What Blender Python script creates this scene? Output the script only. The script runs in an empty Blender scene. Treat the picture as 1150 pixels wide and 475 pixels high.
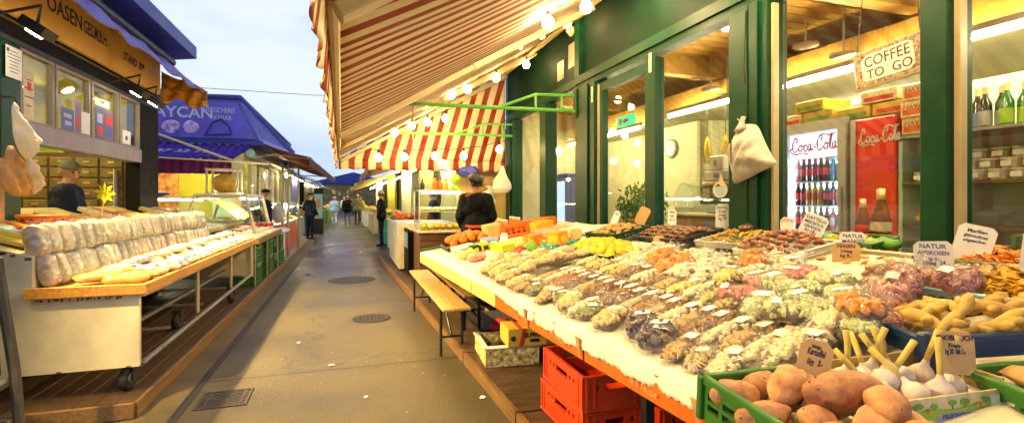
import bpy, bmesh, math, random
from mathutils import Vector, Matrix, Euler, Quaternion, noise
R = random.Random(11)
S = bpy.context.scene
COL = S.collection
PI = math.pi
ORD = ['first','second','third','fourth','fifth','sixth','seventh','eighth','ninth','tenth','eleventh','twelfth','thirteenth',
       'fourteenth','fifteenth','sixteenth','seventeenth','eighteenth','nineteenth','twentieth']
def V(*a): return Vector(a)
def Tm(x,y,z): return Matrix.Translation((x,y,z))
def Rm(a,ax): return Matrix.Rotation(a,4,ax)
def Sm(x,y,z): return Matrix.Diagonal((x,y,z,1))
# ---------------------------------------------------------------- geometry
def _ico(sub):
    bm=bmesh.new(); bmesh.ops.create_icosphere(bm,subdivisions=sub,radius=1)
    v=[x.co.copy() for x in bm.verts]; f=[tuple(a.index for a in p.verts) for p in bm.faces]; bm.free(); return v,f
ICO={k:_ico(k) for k in (1,2,3)}
class G:
    def __init__(s): s.v=[]; s.f=[]; s.m=[]
    def add(s,vs,fs,M=None,mi=0):
        n=len(s.v)
        s.v += [M@Vector(p) for p in vs] if M is not None else [Vector(p) for p in vs]
        s.f += [tuple(i+n for i in q) for q in fs]; s.m += [mi]*len(fs); return s
    def box(s,a,b,M=None,mi=0):
        x0,y0,z0=[min(p,q) for p,q in zip(a,b)]; x1,y1,z1=[max(p,q) for p,q in zip(a,b)]
        return s.add([(x0,y0,z0),(x1,y0,z0),(x1,y1,z0),(x0,y1,z0),(x0,y0,z1),(x1,y0,z1),(x1,y1,z1),(x0,y1,z1)],
            [(3,2,1,0),(4,5,6,7),(0,1,5,4),(1,2,6,5),(2,3,7,6),(3,0,4,7)],M,mi)
    def rbox(s,a,b,e=.01,M=None,mi=0):
        lo=[min(p,q) for p,q in zip(a,b)]; hi=[max(p,q) for p,q in zip(a,b)]
        e=min(e,*[(h-l)*.45 for l,h in zip(lo,hi)])
        vs=[]; idx={}
        for sx in (0,1):
            for sy in (0,1):
                for sz in (0,1):
                    c=[(hi if q else lo)[k] for k,q in enumerate((sx,sy,sz))]
                    inn=[(-e if q else e) for q in (sx,sy,sz)]
                    for ax in range(3):
                        p=list(c)
                        for k in range(3):
                            if k!=ax: p[k]+=inn[k]
                        idx[(sx,sy,sz,ax)]=len(vs); vs.append(p)
        fs=[]
        for ax in range(3):
            o=[k for k in range(3) if k!=ax]
            for q in (0,1):
                def K(a,b,A):
                    t=[0,0,0]; t[ax]=q; t[o[0]]=a; t[o[1]]=b; return idx[(*t,A)]
                fs.append([K(0,0,ax),K(1,0,ax),K(1,1,ax),K(0,1,ax)])
        for ax in range(3):
            o=[k for k in range(3) if k!=ax]
            for a in (0,1):
                for b in (0,1):
                    def K(e_,A):
                        t=[0,0,0]; t[ax]=e_; t[o[0]]=a; t[o[1]]=b; return idx[(*t,A)]
                    fs.append([K(0,o[0]),K(1,o[0]),K(1,o[1]),K(0,o[1])])
        for sx in (0,1):
            for sy in (0,1):
                for sz in (0,1): fs.append([idx[(sx,sy,sz,k)] for k in range(3)])
        return s.add(vs,[tuple(q) for q in fs],M,mi)
    def tube(s,pts,r,n=8,cap=True,M=None,mi=0):
        pts=[Vector(p) for p in pts]; N=len(pts)
        rs=r if isinstance(r,(list,tuple)) else [r]*N
        vs=[]; ref=None
        for i,p in enumerate(pts):
            d=(pts[min(i+1,N-1)]-pts[max(i-1,0)])
            d=d.normalized() if d.length>1e-9 else Vector((0,0,1))
            if ref is None: ref=d.orthogonal().normalized()
            a=(ref-d*ref.dot(d)); a=a.normalized() if a.length>1e-6 else d.orthogonal().normalized(); ref=a
            b=d.cross(a)
            for k in range(n):
                t=2*PI*k/n; vs.append(p+(a*math.cos(t)+b*math.sin(t))*rs[i])
        fs=[(i*n+k,i*n+(k+1)%n,(i+1)*n+(k+1)%n,(i+1)*n+k) for i in range(N-1) for k in range(n)]
        if cap: fs+=[tuple(range(n-1,-1,-1)),tuple((N-1)*n+k for k in range(n))]
        return s.add(vs,fs,M,mi)
    def cone(s,p0,p1,r0,r1=None,n=12,M=None,mi=0): return s.tube([p0,p1],[r0,r0 if r1 is None else r1],n,True,M,mi)
    def lathe(s,prof,n=16,M=None,mi=0):
        vs=[(r*math.cos(2*PI*k/n),r*math.sin(2*PI*k/n),z) for r,z in prof for k in range(n)]
        L=len(prof)
        fs=[(i*n+k,i*n+(k+1)%n,(i+1)*n+(k+1)%n,(i+1)*n+k) for i in range(L-1) for k in range(n)]
        fs+=[tuple(range(n-1,-1,-1)),tuple((L-1)*n+k for k in range(n))]
        return s.add(vs,fs,M,mi)
    def prism(s,poly,t,M=None,mi=0):
        n=len(poly)
        vs=[(x,y,0) for x,y in poly]+[(x,y,t) for x,y in poly]
        fs=[tuple(range(n-1,-1,-1)),tuple(range(n,2*n))]+[(k,(k+1)%n,n+(k+1)%n,n+k) for k in range(n)]
        return s.add(vs,fs,M,mi)
    def ball(s,c,r,sub=1,M=None,jit=0,mi=0,seed=0):
        v,f=ICO[sub]
        if not hasattr(r,'__len__'): r=(r,r,r)
        if jit: v=[p*(1+jit*noise.noise(p*1.7+Vector((seed*3.1,seed,0)))) for p in v]
        L=Tm(*c)@(M if M is not None else Matrix())@Sm(*r)
        return s.add(v,f,L,mi)
    def sheet(s,nu,nv,fn,th=0,M=None,mi=0,wrap=False):
        vs=[Vector(fn(i/nu,j/nv)) for j in range(nv+1) for i in range(nu+1)]
        W=nu+1
        fs=[(j*W+i,j*W+i+1,(j+1)*W+i+1,(j+1)*W+i) for j in range(nv) for i in range(nu)]
        if th:
            nn=[]
            for j in range(nv+1):
                for i in range(nu+1):
                    a=vs[j*W+min(i+1,nu)]-vs[j*W+max(i-1,0)]; b=vs[min(j+1,nv)*W+i]-vs[max(j-1,0)*W+i]
                    c=a.cross(b); nn.append(c.normalized() if c.length>1e-12 else Vector((0,0,1)))
            n=len(vs); vs=vs+[p-q*th for p,q in zip(vs,nn)]
            fs=fs+[tuple(n+i for i in reversed(q)) for q in fs]
            rim=[i for i in range(W)]+[j*W+nu for j in range(1,nv+1)]+[nv*W+i for i in range(nu-1,-1,-1)]+[j*W for j in range(nv-1,0,-1)]
            fs+=[(rim[k],n+rim[k],n+rim[(k+1)%len(rim)],rim[(k+1)%len(rim)]) for k in range(len(rim))]
        return s.add(vs,fs,M,mi)
    def pillow(s,size,nu=16,nv=8,e=.6,pinch=.0,jit=0,M=None,seed=0,mi=0):
        # cushion-like closed body, long axis x, flat-ish cross section, crimped ends
        l,w,h=size; vs=[]
        sg=lambda a,p: math.copysign(abs(a)**p,a)
        for i in range(nu+1):
            t=-1+2*i/nu; env=max(0,1-abs(t)**6)**.5*(1-.0*abs(t))
            wy=(1-pinch*abs(t)**3)
            for k in range(nv):
                a=2*PI*k/nv
                y=sg(math.cos(a),e)*w/2*wy*(env*.12+.88 if env>0 else .88); z=sg(math.sin(a),e)*h/2*max(env,.06)
                p=Vector((t*l/2,y,z))
                if jit: p+=noise.noise_vector(p*18+Vector((seed*7.3,seed,0)))*jit
                vs.append(p)
        fs=[(i*nv+k,i*nv+(k+1)%nv,(i+1)*nv+(k+1)%nv,(i+1)*nv+k) for i in range(nu) for k in range(nv)]
        fs+=[tuple(range(nv-1,-1,-1)),tuple(nu*nv+k for k in range(nv))]
        return s.add(vs,fs,M,mi)
    def gridwall(s,xs,zs,holes,t,M=None,mi=0):
        # wall in local x-z from x=xs[0].., thickness along y (0..t), with rectangular holes (x0,x1,z0,z1)
        X=sorted(set(list(xs)+[h[k] for h in holes for k in (0,1)])); Z=sorted(set(list(zs)+[h[k] for h in holes for k in (2,3)]))
        nx,nz=len(X),len(Z)
        solid=[[not any(h[0]-1e-6<(X[i]+X[i+1])/2<h[1]+1e-6 and h[2]-1e-6<(Z[j]+Z[j+1])/2<h[3]+1e-6 for h in holes) for j in range(nz-1)] for i in range(nx-1)]
        vs=[(x,y,z) for y in (0,t) for z in Z for x in X]
        I=lambda i,j,k: k*nx*nz+j*nx+i
        fs=[]
        for i in range(nx-1):
            for j in range(nz-1):
                if not solid[i][j]: continue
                fs+=[(I(i,j,0),I(i+1,j,0),I(i+1,j+1,0),I(i,j+1,0)),(I(i,j,1),I(i,j+1,1),I(i+1,j+1,1),I(i+1,j,1))]
                if i==0 or not solid[i-1][j]: fs.append((I(i,j,0),I(i,j+1,0),I(i,j+1,1),I(i,j,1)))
                if i==nx-2 or not solid[i+1][j]: fs.append((I(i+1,j,0),I(i+1,j,1),I(i+1,j+1,1),I(i+1,j+1,0)))
                if j==0 or not solid[i][j-1]: fs.append((I(i,j,0),I(i,j,1),I(i+1,j,1),I(i+1,j,0)))
                if j==nz-2 or not solid[i][j+1]: fs.append((I(i,j+1,0),I(i+1,j+1,0),I(i+1,j+1,1),I(i,j+1,1)))
        return s.add(vs,fs,M,mi)
    def text(s,body,size,M,ext=.0012,align='CENTER',shear=0,sx=1,mi=0,bold=0):
        c=bpy.data.curves.new('t','FONT'); c.body=body; c.size=size; c.extrude=ext; c.align_x=align; c.align_y='CENTER'; c.shear=shear; c.offset=bold
        c.resolution_u=3
        o=bpy.data.objects.new('t',c); me=bpy.data.meshes.new_from_object(o)
        s.add([v.co for v in me.vertices],[tuple(p.vertices) for p in me.polygons],M@Sm(sx,1,1),mi)
        bpy.data.objects.remove(o); bpy.data.meshes.remove(me); bpy.data.curves.remove(c); return s
def cushion(outline,c,sy,sz,x0,sgn,depth,y0,z0,seed=0,rings=9,crease=.010):
    # soft flat bag hanging against a wall plane x=x0; outline in wall units, bulging to the side sgn
    g=G(); N=len(outline); fine=[]
    for i in range(N):
        a,b,c_,d=[outline[(i+k)%N] for k in (-1,0,1,2)]
        for k in range(3):
            t=k/3; fine.append(tuple(.5*((2*b[q])+(-a[q]+c_[q])*t+(2*a[q]-5*b[q]+4*c_[q]-d[q])*t*t+(-a[q]+3*b[q]-3*c_[q]+d[q])*t**3) for q in (0,1)))
    N=len(fine); vs=[]
    for fr in (0,1):
        for k in range(rings+1):
            q=k/rings; w=1-q**2.4
            for a,b in fine:
                yy=(c[0]+(a-c[0])*q)*sy; zz=-(c[1]+(b-c[1])*q)*sz; P=Vector((yy*11,zz*11,fr*3+seed))
                dep=.012+w*(depth if fr==0 else .02)+depth*.32*noise.noise(P)*(w+.15)+crease*noise.noise(P*3.1)+crease*math.sin((yy*1.3+zz)*46+seed+3*noise.noise(P))*(.4+w)
                vs.append((x0+sgn*(dep if fr==0 else .004-.006*w),y0+yy,z0+zz))
    R1=rings+1; fs=[]
    for fr in (0,1):
        for k in range(rings):
            for i in range(N):
                a=fr*R1*N+k*N+i; b=fr*R1*N+k*N+(i+1)%N; q=(a,b,b+N,a+N); fs.append(q if fr else q[::-1])
    e0=rings*N; e1=R1*N+rings*N; fs+=[(e0+i,e0+(i+1)%N,e1+(i+1)%N,e1+i) for i in range(N)]
    g.add(vs,fs); return g
def mw(o):
    m=Matrix.LocRotScale(o.location,o.rotation_euler,o.scale)
    return (mw(o.parent)@m) if o.parent else m
def mesh(name,g,mats,smooth=False,M=None,recalc=True):
    me=bpy.data.meshes.new(name)
    vs=[M@p for p in g.v] if M is not None else g.v
    me.from_pydata(vs,[],g.f)
    if not isinstance(mats,(list,tuple)): mats=[mats]
    for m in mats: me.materials.append(m)
    if len(mats)>1: me.polygons.foreach_set('material_index',g.m)
    if recalc:
        bm=bmesh.new(); bm.from_mesh(me); bmesh.ops.recalc_face_normals(bm,faces=bm.faces); bm.to_mesh(me); bm.free()
    if smooth: me.polygons.foreach_set('use_smooth',[True]*len(me.polygons))
    me.update(); return me
def tag(o,label=None,cat=None,group=None,kind=None):
    for k,v in (('label',label),('category',cat),('group',group),('kind',kind)):
        if v: o[k]=v
    return o
def thing(name,label,cat,loc=(0,0,0),rz=0,group=None):
    o=bpy.data.objects.new(name,None); COL.objects.link(o); o.location=loc; o.rotation_euler=(0,0,rz); o.empty_display_size=.1
    return tag(o,label,cat,group)
def part(root,name,g,m,smooth=False,recalc=True):
    o=bpy.data.objects.new(name,mesh(name,g,m,smooth,mw(root).inverted(),recalc)); COL.objects.link(o); o.parent=root; return o
def solo(name,g,m,label=None,cat=None,group=None,smooth=False,kind=None,loc=None,recalc=True):
    if loc is None:
        xs=[p.x for p in g.v]; ys=[p.y for p in g.v]; zs=[p.z for p in g.v]
        loc=((min(xs)+max(xs))/2,(min(ys)+max(ys))/2,min(zs))
    o=bpy.data.objects.new(name,mesh(name,g,m,smooth,Tm(*[-a for a in loc]),recalc)); COL.objects.link(o); o.location=loc
    return tag(o,label,cat,group,kind)
def dup(o,label=None,group=None,parent=None):
    c=o.copy(); COL.objects.link(c)
    if parent is not None: c.parent=parent
    if label: c['label']=label
    if group: c['group']=group
    for ch in list(o.children): dup(ch,parent=c)
    return c
def put(o,loc,rot=(0,0,0),sc=1):
    o.location=loc
    o.rotation_euler=rot if not isinstance(rot,Matrix) else rot.to_euler()
    if sc!=1: o.scale=(sc,sc,sc) if not hasattr(sc,'__len__') else sc
    return o
class Proto:
    # first use hands out the original, later uses hand out copies with their parts
    def __init__(s,o): s.o=o; s.used=False
    def get(s,label,group=None):
        if s.used: o=dup(s.o)
        else: o=s.o; s.used=True
        o['label']=label
        if group: o['group']=group
        elif 'group' in o: del o['group']
        return o
# ---------------------------------------------------------------- materials
def newmat(name):
    m=bpy.data.materials.new(name); m.use_nodes=True; n=m.node_tree.nodes; n.clear(); return m,n,m.node_tree.links
def _out(n,l,sh):
    o=n.new('ShaderNodeOutputMaterial'); l.new(sh,o.inputs[0])
def mathn(n,l,op,a,b=None,c=None):
    q=n.new('ShaderNodeMath'); q.operation=op
    for i,x in enumerate((a,b,c)):
        if x is None: continue
        if isinstance(x,(int,float)): q.inputs[i].default_value=x
        else: l.new(x,q.inputs[i])
    return q.outputs[0]
def mixc(n,l,f,a,b):
    q=n.new('ShaderNodeMix'); q.data_type='RGBA'
    for i,x in ((0,f),(6,a),(7,b)):
        if isinstance(x,(int,float)): q.inputs[i].default_value=x
        elif isinstance(x,(tuple,list)): q.inputs[i].default_value=(*x[:3],1)
        else: l.new(x,q.inputs[i])
    return q.outputs[2]
def noisen(n,l,scale,detail=4,vec=None,rough=.55):
    t=n.new('ShaderNodeTexNoise'); t.inputs['Scale'].default_value=scale; t.inputs['Detail'].default_value=detail; t.inputs['Roughness'].default_value=rough
    if vec is not None: l.new(vec,t.inputs['Vector'])
    return t.outputs[0]
def ramp(n,l,x,a,b):
    q=n.new('ShaderNodeMapRange'); q.inputs[1].default_value=a; q.inputs[2].default_value=b; l.new(x,q.inputs[0]); return q.outputs[0]
def schlick(n,l,nrm=None):
    # two-sided Fresnel term, so panes with thickness stay clear from both sides
    ge=n.new('ShaderNodeNewGeometry'); vm=n.new('ShaderNodeVectorMath'); vm.operation='DOT_PRODUCT'
    l.new(ge.outputs['Incoming'],vm.inputs[0]); l.new(nrm if nrm is not None else ge.outputs['Normal'],vm.inputs[1])
    c=mathn(n,l,'SUBTRACT',1,mathn(n,l,'MINIMUM',mathn(n,l,'ABSOLUTE',vm.outputs['Value']),1))
    return mathn(n,l,'MULTIPLY_ADD',mathn(n,l,'POWER',c,5),.96,.04)
def objc(n): return n.new('ShaderNodeTexCoord').outputs['Object']
def mat(name,col,rough=.55,metal=0,var=.18,scale=9,bump=.0,bscale=60,rand=.0,spec=.5,col2=None,sss=0,trans=0,stretch=None,coat=0):
    m,n,l=newmat(name); p=n.new('ShaderNodeBsdfPrincipled'); tc=objc(n)
    if stretch:
        mp=n.new('ShaderNodeMapping'); mp.inputs['Scale'].default_value=stretch; l.new(tc,mp.inputs['Vector']); tc=mp.outputs[0]
    f=ramp(n,l,noisen(n,l,scale,5,tc),.3,.7)
    a=[c*(1-var) for c in col]; b=[min(1,c*(1+var)) for c in (col2 or col)]
    c=mixc(n,l,f,a,b)
    if rand:
        oi=n.new('ShaderNodeObjectInfo'); h=n.new('ShaderNodeHueSaturation')
        l.new(mathn(n,l,'MULTIPLY_ADD',oi.outputs['Random'],rand*2,1-rand),h.inputs['Value']); l.new(c,h.inputs['Color'])
        l.new(mathn(n,l,'MULTIPLY_ADD',oi.outputs['Random'],rand*.06,.5-rand*.03),h.inputs['Hue']); c=h.outputs[0]
    l.new(c,p.inputs['Base Color']); p.inputs['Metallic'].default_value=metal; p.inputs['Specular IOR Level'].default_value=spec
    l.new(mathn(n,l,'MULTIPLY_ADD',f,.16,max(.02,rough-.08)),p.inputs['Roughness'])
    if coat: p.inputs['Coat Weight'].default_value=coat; p.inputs['Coat Roughness'].default_value=.15
    if bump:
        b_=n.new('ShaderNodeBump'); b_.inputs['Strength'].default_value=bump; b_.inputs['Distance'].default_value=.01
        l.new(noisen(n,l,bscale,4,tc),b_.inputs['Height']); l.new(b_.outputs[0],p.inputs['Normal'])
    sh=p.outputs[0]
    if trans:
        t=n.new('ShaderNodeBsdfTranslucent'); l.new(c,t.inputs[0]); x=n.new('ShaderNodeMixShader'); x.inputs[0].default_value=trans
        l.new(sh,x.inputs[1]); l.new(t.outputs[0],x.inputs[2]); sh=x.outputs[0]
    _out(n,l,sh); return m
def emis(name,col,k):
    m,n,l=newmat(name); e=n.new('ShaderNodeEmission'); e.inputs[0].default_value=(*col,1); e.inputs[1].default_value=k; _out(n,l,e.outputs[0]); return m
def glass(name,tint=(1,1,1),refl=.10,dirt=.04,rough=.02):
    m,n,l=newmat(name); t=n.new('ShaderNodeBsdfTransparent'); t.inputs[0].default_value=(*tint,1)
    g=n.new('ShaderNodeBsdfGlossy'); g.inputs['Roughness'].default_value=rough
    x=n.new('ShaderNodeMixShader'); l.new(mathn(n,l,'MULTIPLY_ADD',schlick(n,l),.6,refl*.4),x.inputs[0]); l.new(t.outputs[0],x.inputs[1]); l.new(g.outputs[0],x.inputs[2])
    d=n.new('ShaderNodeBsdfDiffuse'); d.inputs[0].default_value=(.7,.7,.65,1); y=n.new('ShaderNodeMixShader')
    l.new(mathn(n,l,'MULTIPLY',ramp(n,l,noisen(n,l,2.5,6,objc(n)),.45,.8),dirt),y.inputs[0]); l.new(x.outputs[0],y.inputs[1]); l.new(d.outputs[0],y.inputs[2])
    _out(n,l,y.outputs[0]); return m
def film(name,white=.16,gloss=.22,rough=.12,scale=26,bump=.9,tint=(.9,.88,.82)):
    # thin crumpled cellophane: mostly see-through, milky, highlights painted as white creases and patches, glossy
    m,n,l=newmat(name); tc=objc(n); t=n.new('ShaderNodeBsdfTransparent')
    bp=n.new('ShaderNodeBump'); bp.inputs['Strength'].default_value=bump; bp.inputs['Distance'].default_value=.02
    nz=noisen(n,l,scale,3,tc); l.new(nz,bp.inputs['Height'])
    g=n.new('ShaderNodeBsdfGlossy'); g.inputs['Roughness'].default_value=rough; l.new(bp.outputs[0],g.inputs['Normal'])
    d=n.new('ShaderNodeBsdfDiffuse'); d.inputs[0].default_value=(*tint,1); l.new(bp.outputs[0],d.inputs['Normal'])
    x=n.new('ShaderNodeMixShader'); l.new(mathn(n,l,'MULTIPLY_ADD',schlick(n,l,bp.outputs[0]),.6,gloss*.30),x.inputs[0]); l.new(t.outputs[0],x.inputs[1]); l.new(g.outputs[0],x.inputs[2])
    vo=n.new('ShaderNodeTexVoronoi'); vo.feature='DISTANCE_TO_EDGE'; vo.inputs['Scale'].default_value=scale*1.1
    wv=n.new('ShaderNodeVectorMath'); wv.operation='MULTIPLY_ADD'; nq=n.new('ShaderNodeTexNoise'); nq.inputs['Scale'].default_value=scale; l.new(tc,nq.inputs['Vector']); l.new(nq.outputs['Color'],wv.inputs[0]); wv.inputs[1].default_value=(.05,.05,.05); l.new(tc,wv.inputs[2]); l.new(wv.outputs[0],vo.inputs['Vector'])
    cre=mathn(n,l,'SUBTRACT',1,ramp(n,l,vo.outputs['Distance'],.0,.075))
    pat=ramp(n,l,noisen(n,l,scale*.9,4,tc),.53,.66)
    y=n.new('ShaderNodeMixShader'); l.new(mathn(n,l,'MINIMUM',mathn(n,l,'ADD',mathn(n,l,'MULTIPLY',cre,white*2.2),mathn(n,l,'MULTIPLY',pat,white*2.6)),.85),y.inputs[0]); l.new(x.outputs[0],y.inputs[1]); l.new(d.outputs[0],y.inputs[2])
    _out(n,l,y.outputs[0]); return m
def stripes(name,axis,period,c1,c2,duty=.5,trans=.3,slant=(0,0,0),thin=None,rough=.8):
    m,n,l=newmat(name); tc=objc(n); sp=n.new('ShaderNodeSeparateXYZ'); l.new(tc,sp.inputs[0])
    x=sp.outputs[axis]
    for k in range(3):
        if slant[k]: x=mathn(n,l,'MULTIPLY_ADD',sp.outputs[k],slant[k],x)
    fr=mathn(n,l,'FRACT',mathn(n,l,'DIVIDE',x,period))
    f=mathn(n,l,'LESS_THAN',fr,duty)
    if thin:
        for a,b in thin:
            f=mathn(n,l,'MAXIMUM',f,mathn(n,l,'MULTIPLY',mathn(n,l,'GREATER_THAN',fr,a),mathn(n,l,'LESS_THAN',fr,b)))
    dirt=ramp(n,l,noisen(n,l,3,6,tc),.35,.75)
    c=mixc(n,l,f,c2,c1); c=mixc(n,l,mathn(n,l,'MULTIPLY',dirt,.25),c,[q*.6 for q in c2])
    p=n.new('ShaderNodeBsdfPrincipled'); p.inputs['Roughness'].default_value=rough; p.inputs['Specular IOR Level'].default_value=.2; l.new(c,p.inputs['Base Color'])
    bp=n.new('ShaderNodeBump'); bp.inputs['Strength'].default_value=.25; bp.inputs['Distance'].default_value=.02; l.new(noisen(n,l,7,3,tc),bp.inputs['Height']); l.new(bp.outputs[0],p.inputs['Normal'])
    t=n.new('ShaderNodeBsdfTranslucent'); l.new(c,t.inputs[0]); s=n.new('ShaderNodeMixShader'); s.inputs[0].default_value=trans; l.new(p.outputs[0],s.inputs[1]); l.new(t.outputs[0],s.inputs[2])
    _out(n,l,s.outputs[0]); return m
LP=680; EXPO=0.28; SKYC=(3.4,5.3,10.0); SKYK=.108; BULBK=115; BULBN=350; TUBEK=95
M={}
def mk(k,*a,**kw): M[k]=mat(k,*a,**kw)
mk('green',(.0015,.036,.016),.45,spec=.22,bump=.08,bscale=15,var=.25); mk('greenlight',(.10,.36,.06),.4,bump=.1); mk('dkgreen',(.003,.019,.010),.6,spec=.12,bump=.15,bscale=8,var=.35,scale=3)
mk('white',(.78,.74,.64),.5,var=.08); mk('paper',(.92,.91,.86),.7,var=.05,rand=.08); mk('papertan',(.70,.45,.18),.75,var=.1,scale=25); mk('ink',(.03,.025,.05),.6); mk('inkblue',(.05,.05,.22),.6)
mk('cabwhite',(.66,.58,.38),.45,var=.2,scale=3.5,bump=.04,bscale=6); mk('rust',(.14,.06,.025),.8,bump=.3)
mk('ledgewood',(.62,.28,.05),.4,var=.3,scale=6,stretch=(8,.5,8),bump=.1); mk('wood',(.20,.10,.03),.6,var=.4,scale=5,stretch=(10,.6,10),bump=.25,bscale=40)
mk('deck',(.07,.036,.012),.65,var=.5,scale=4,stretch=(1,9,6),bump=.35,bscale=25); mk('benchwood',(.50,.31,.09),.45,var=.35,scale=5,stretch=(12,.8,8),bump=.12)
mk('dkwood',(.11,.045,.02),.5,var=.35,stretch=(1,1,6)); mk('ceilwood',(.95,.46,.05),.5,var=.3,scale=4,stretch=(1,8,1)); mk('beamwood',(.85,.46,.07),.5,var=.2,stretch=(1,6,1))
mk('drawer',(.22,.15,.05),.5,var=.35,rand=.1); mk('flatprint',(.30,.24,.46),.45,var=.8,scale=22,col2=(.75,.68,.6)); mk('steel',(.42,.40,.35),.35,metal=.9,var=.15); mk('darkmetal',(.035,.035,.033),.45,metal=.5,bump=.1); mk('black',(.012,.012,.013),.5); mk('rubber',(.02,.02,.02),.7)
mk('iron',(.07,.06,.06),.6,metal=.6,bump=.5,bscale=90); mk('dkwall',(.006,.005,.003),.7,spec=.15,bump=.2,bscale=20,var=.4)
mk('signcream',(.92,.58,.12),.5,var=.10,scale=1.5); mk('windowframe',(.24,.20,.20),.45); mk('sill',(.27,.25,.28),.5)
mk('yellwall',(.52,.43,.02),.7,var=.12,scale=2); mk('palewall',(.78,.74,.42),.7,var=.06); mk('bluetarp',(.05,.06,.38),.45,bump=.4,bscale=8,var=.25); mk('purpletarp',(.17,.14,.44),.6,bump=.5,bscale=6,var=.3)
mk('roofblue',(.02,.03,.26),.45,var=.3,scale=3); mk('orangecloth',(.80,.38,.04),.75,var=.3,scale=6,bump=.5,bscale=12,trans=.35)
mk('redcrate',(.70,.05,.006),.38,var=.12,bump=.05); mk('greencrate',(.035,.15,.015),.42,var=.15,bump=.05); mk('bluecrate',(.010,.035,.12),.42,var=.15); mk('paleblue',(.42,.68,.70),.4,var=.08); mk('blackcrate',(.02,.022,.025),.5)
mk('orangeboard',(.75,.13,.006),.5,var=.15,scale=5); mk('creamboard',(.80,.58,.17),.5,var=.12,scale=5); mk('cloth',(.88,.80,.58),.85,var=.09,scale=5,bump=.35,bscale=18)
mk('card',(.55,.38,.14),.75,var=.15); mk('cardyellow',(.62,.42,.05),.65,var=.12); mk('redprint',(.60,.04,.02),.6); mk('fruitprint',(.35,.16,.04),.6,var=.8,scale=26,col2=(.7,.5,.2))
mk('nutshade',(.13,.07,.025),.6); mk('vista',(.16,.12,.05),.7,var=.5,scale=1.5); mk('cream',(.78,.62,.28),.4,var=.3,scale=34,bump=.3,bscale=22,rand=.12,coat=.5); mk('creamyel',(.64,.44,.06),.4,var=.15,scale=7,bump=.35,bscale=22,rand=.1,coat=.6); mk('creamwhite',(.76,.64,.36),.4,var=.22,scale=30,bump=.3,bscale=22,rand=.08,coat=.6)
mk('beige',(.66,.48,.24),.45,var=.4,scale=30,bump=.4,bscale=24,rand=.15,coat=.5)
mk('purple',(.16,.10,.32),.5); mk('blueprint',(.05,.09,.36),.5); mk('yellow',(.62,.42,.01),.45,var=.08); mk('red',(.70,.03,.02),.4); mk('orange',(.66,.14,.004),.42,var=.1,bump=.15,bscale=120); mk('lime',(.28,.48,.03),.4); mk('leafgreen',(.10,.32,.03),.5,var=.4)
mk('lemon',(.60,.42,.004),.38,var=.08,bump=.25,bscale=110,rand=.08); mk('orangefruit',(.66,.15,.004),.4,var=.1,bump=.25,bscale=110,rand=.1)
mk('potato',(.44,.13,.06),.6,var=.38,scale=16,bump=.45,bscale=70,rand=.2,col2=(.58,.30,.11)); mk('eye',(.10,.035,.015),.8)
mk('garlic',(.80,.72,.62),.5,var=.12,scale=20,stretch=(3,3,.6),rand=.08,col2=(.85,.66,.62)); mk('garlicstem',(.74,.55,.12),.55,var=.2)
mk('ginger',(.62,.38,.08),.55,var=.28,scale=16,bump=.4,bscale=45,rand=.12)
mk('fig',(.50,.30,.08),.6,var=.3,scale=22,bump=.4,bscale=60,rand=.22); mk('date',(.15,.055,.022),.35,var=.35,scale=25,bump=.3,bscale=60,rand=.3,coat=.35); mk('datered',(.26,.085,.03),.35,var=.35,scale=20,bump=.3,bscale=50,rand=.35,coat=.4); mk('olivebrown',(.55,.34,.03),.5,var=.3,scale=20,bump=.4,rand=.2)
mk('apricot',(.80,.24,.015),.5,var=.2); mk('chips',(.70,.38,.015),.5,var=.2,scale=20); mk('pink',(.66,.12,.12),.5,var=.25,scale=20,col2=(.78,.32,.26)); mk('candied',(.80,.15,.01),.3,var=.3,scale=14,col2=(.85,.34,.02))
mk('nutbeige',(.66,.40,.13),.55,var=.25,scale=30,rand=.06); mk('nutbrown',(.36,.15,.05),.5,var=.35,scale=30); mk('nutdark',(.14,.05,.02),.5,var=.4,scale=30); mk('nutred',(.42,.10,.04),.5,var=.35,scale=30); mk('cashew',(.92,.78,.46),.5,var=.14,scale=25); mk('nutyellow',(.84,.68,.18),.5,var=.25,scale=25)
mk('pistachio',(.38,.55,.18),.55,var=.3,scale=25,col2=(.70,.70,.38)); mk('prune',(.055,.02,.035),.3,var=.5,scale=18,coat=.4); mk('seedgreen',(.22,.26,.07),.5,var=.4,scale=30); mk('walnut',(.72,.50,.20),.6,var=.3,scale=40,bump=.6,bscale=60)
mk('skin',(.62,.33,.20),.5,var=.08); mk('beanie',(.11,.12,.10),.85,bump=.5,bscale=120); mk('navy',(.006,.009,.03),.8,spec=.2,bump=.3,bscale=30); mk('blackcoat',(.003,.004,.006),.7,spec=.15,bump=.3,bscale=14); mk('furr',(.42,.22,.07),.9,bump=.9,bscale=140,var=.4); mk('hair',(.03,.018,.012),.6); mk('jeans',(.06,.10,.22),.8); mk('khaki',(.14,.13,.05),.8); mk('lightblue',(.35,.55,.68),.7); mk('redcloth',(.62,.05,.02),.7)
mk('bagwhite',(.90,.86,.76),.45,var=.12,bump=.9,bscale=22,trans=.35); mk('bagpink',(.88,.74,.56),.35,bump=1,bscale=14,trans=.45,var=.15); mk('bagtan',(.55,.30,.10),.6,bump=.9,bscale=22,trans=.15,var=.2)
mk('wicker',(.055,.048,.035),.6,bump=.6,bscale=150,var=.4); mk('darkred',(.13,.02,.022),.7,var=.3,scale=3,trans=.15); mk('butcherpurple',(.13,.065,.42),.45,var=.25,scale=2.5,col2=(.07,.08,.55)); mk('panelblue',(.10,.13,.52),.5,var=.15,stretch=(6,6,.4))
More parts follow.
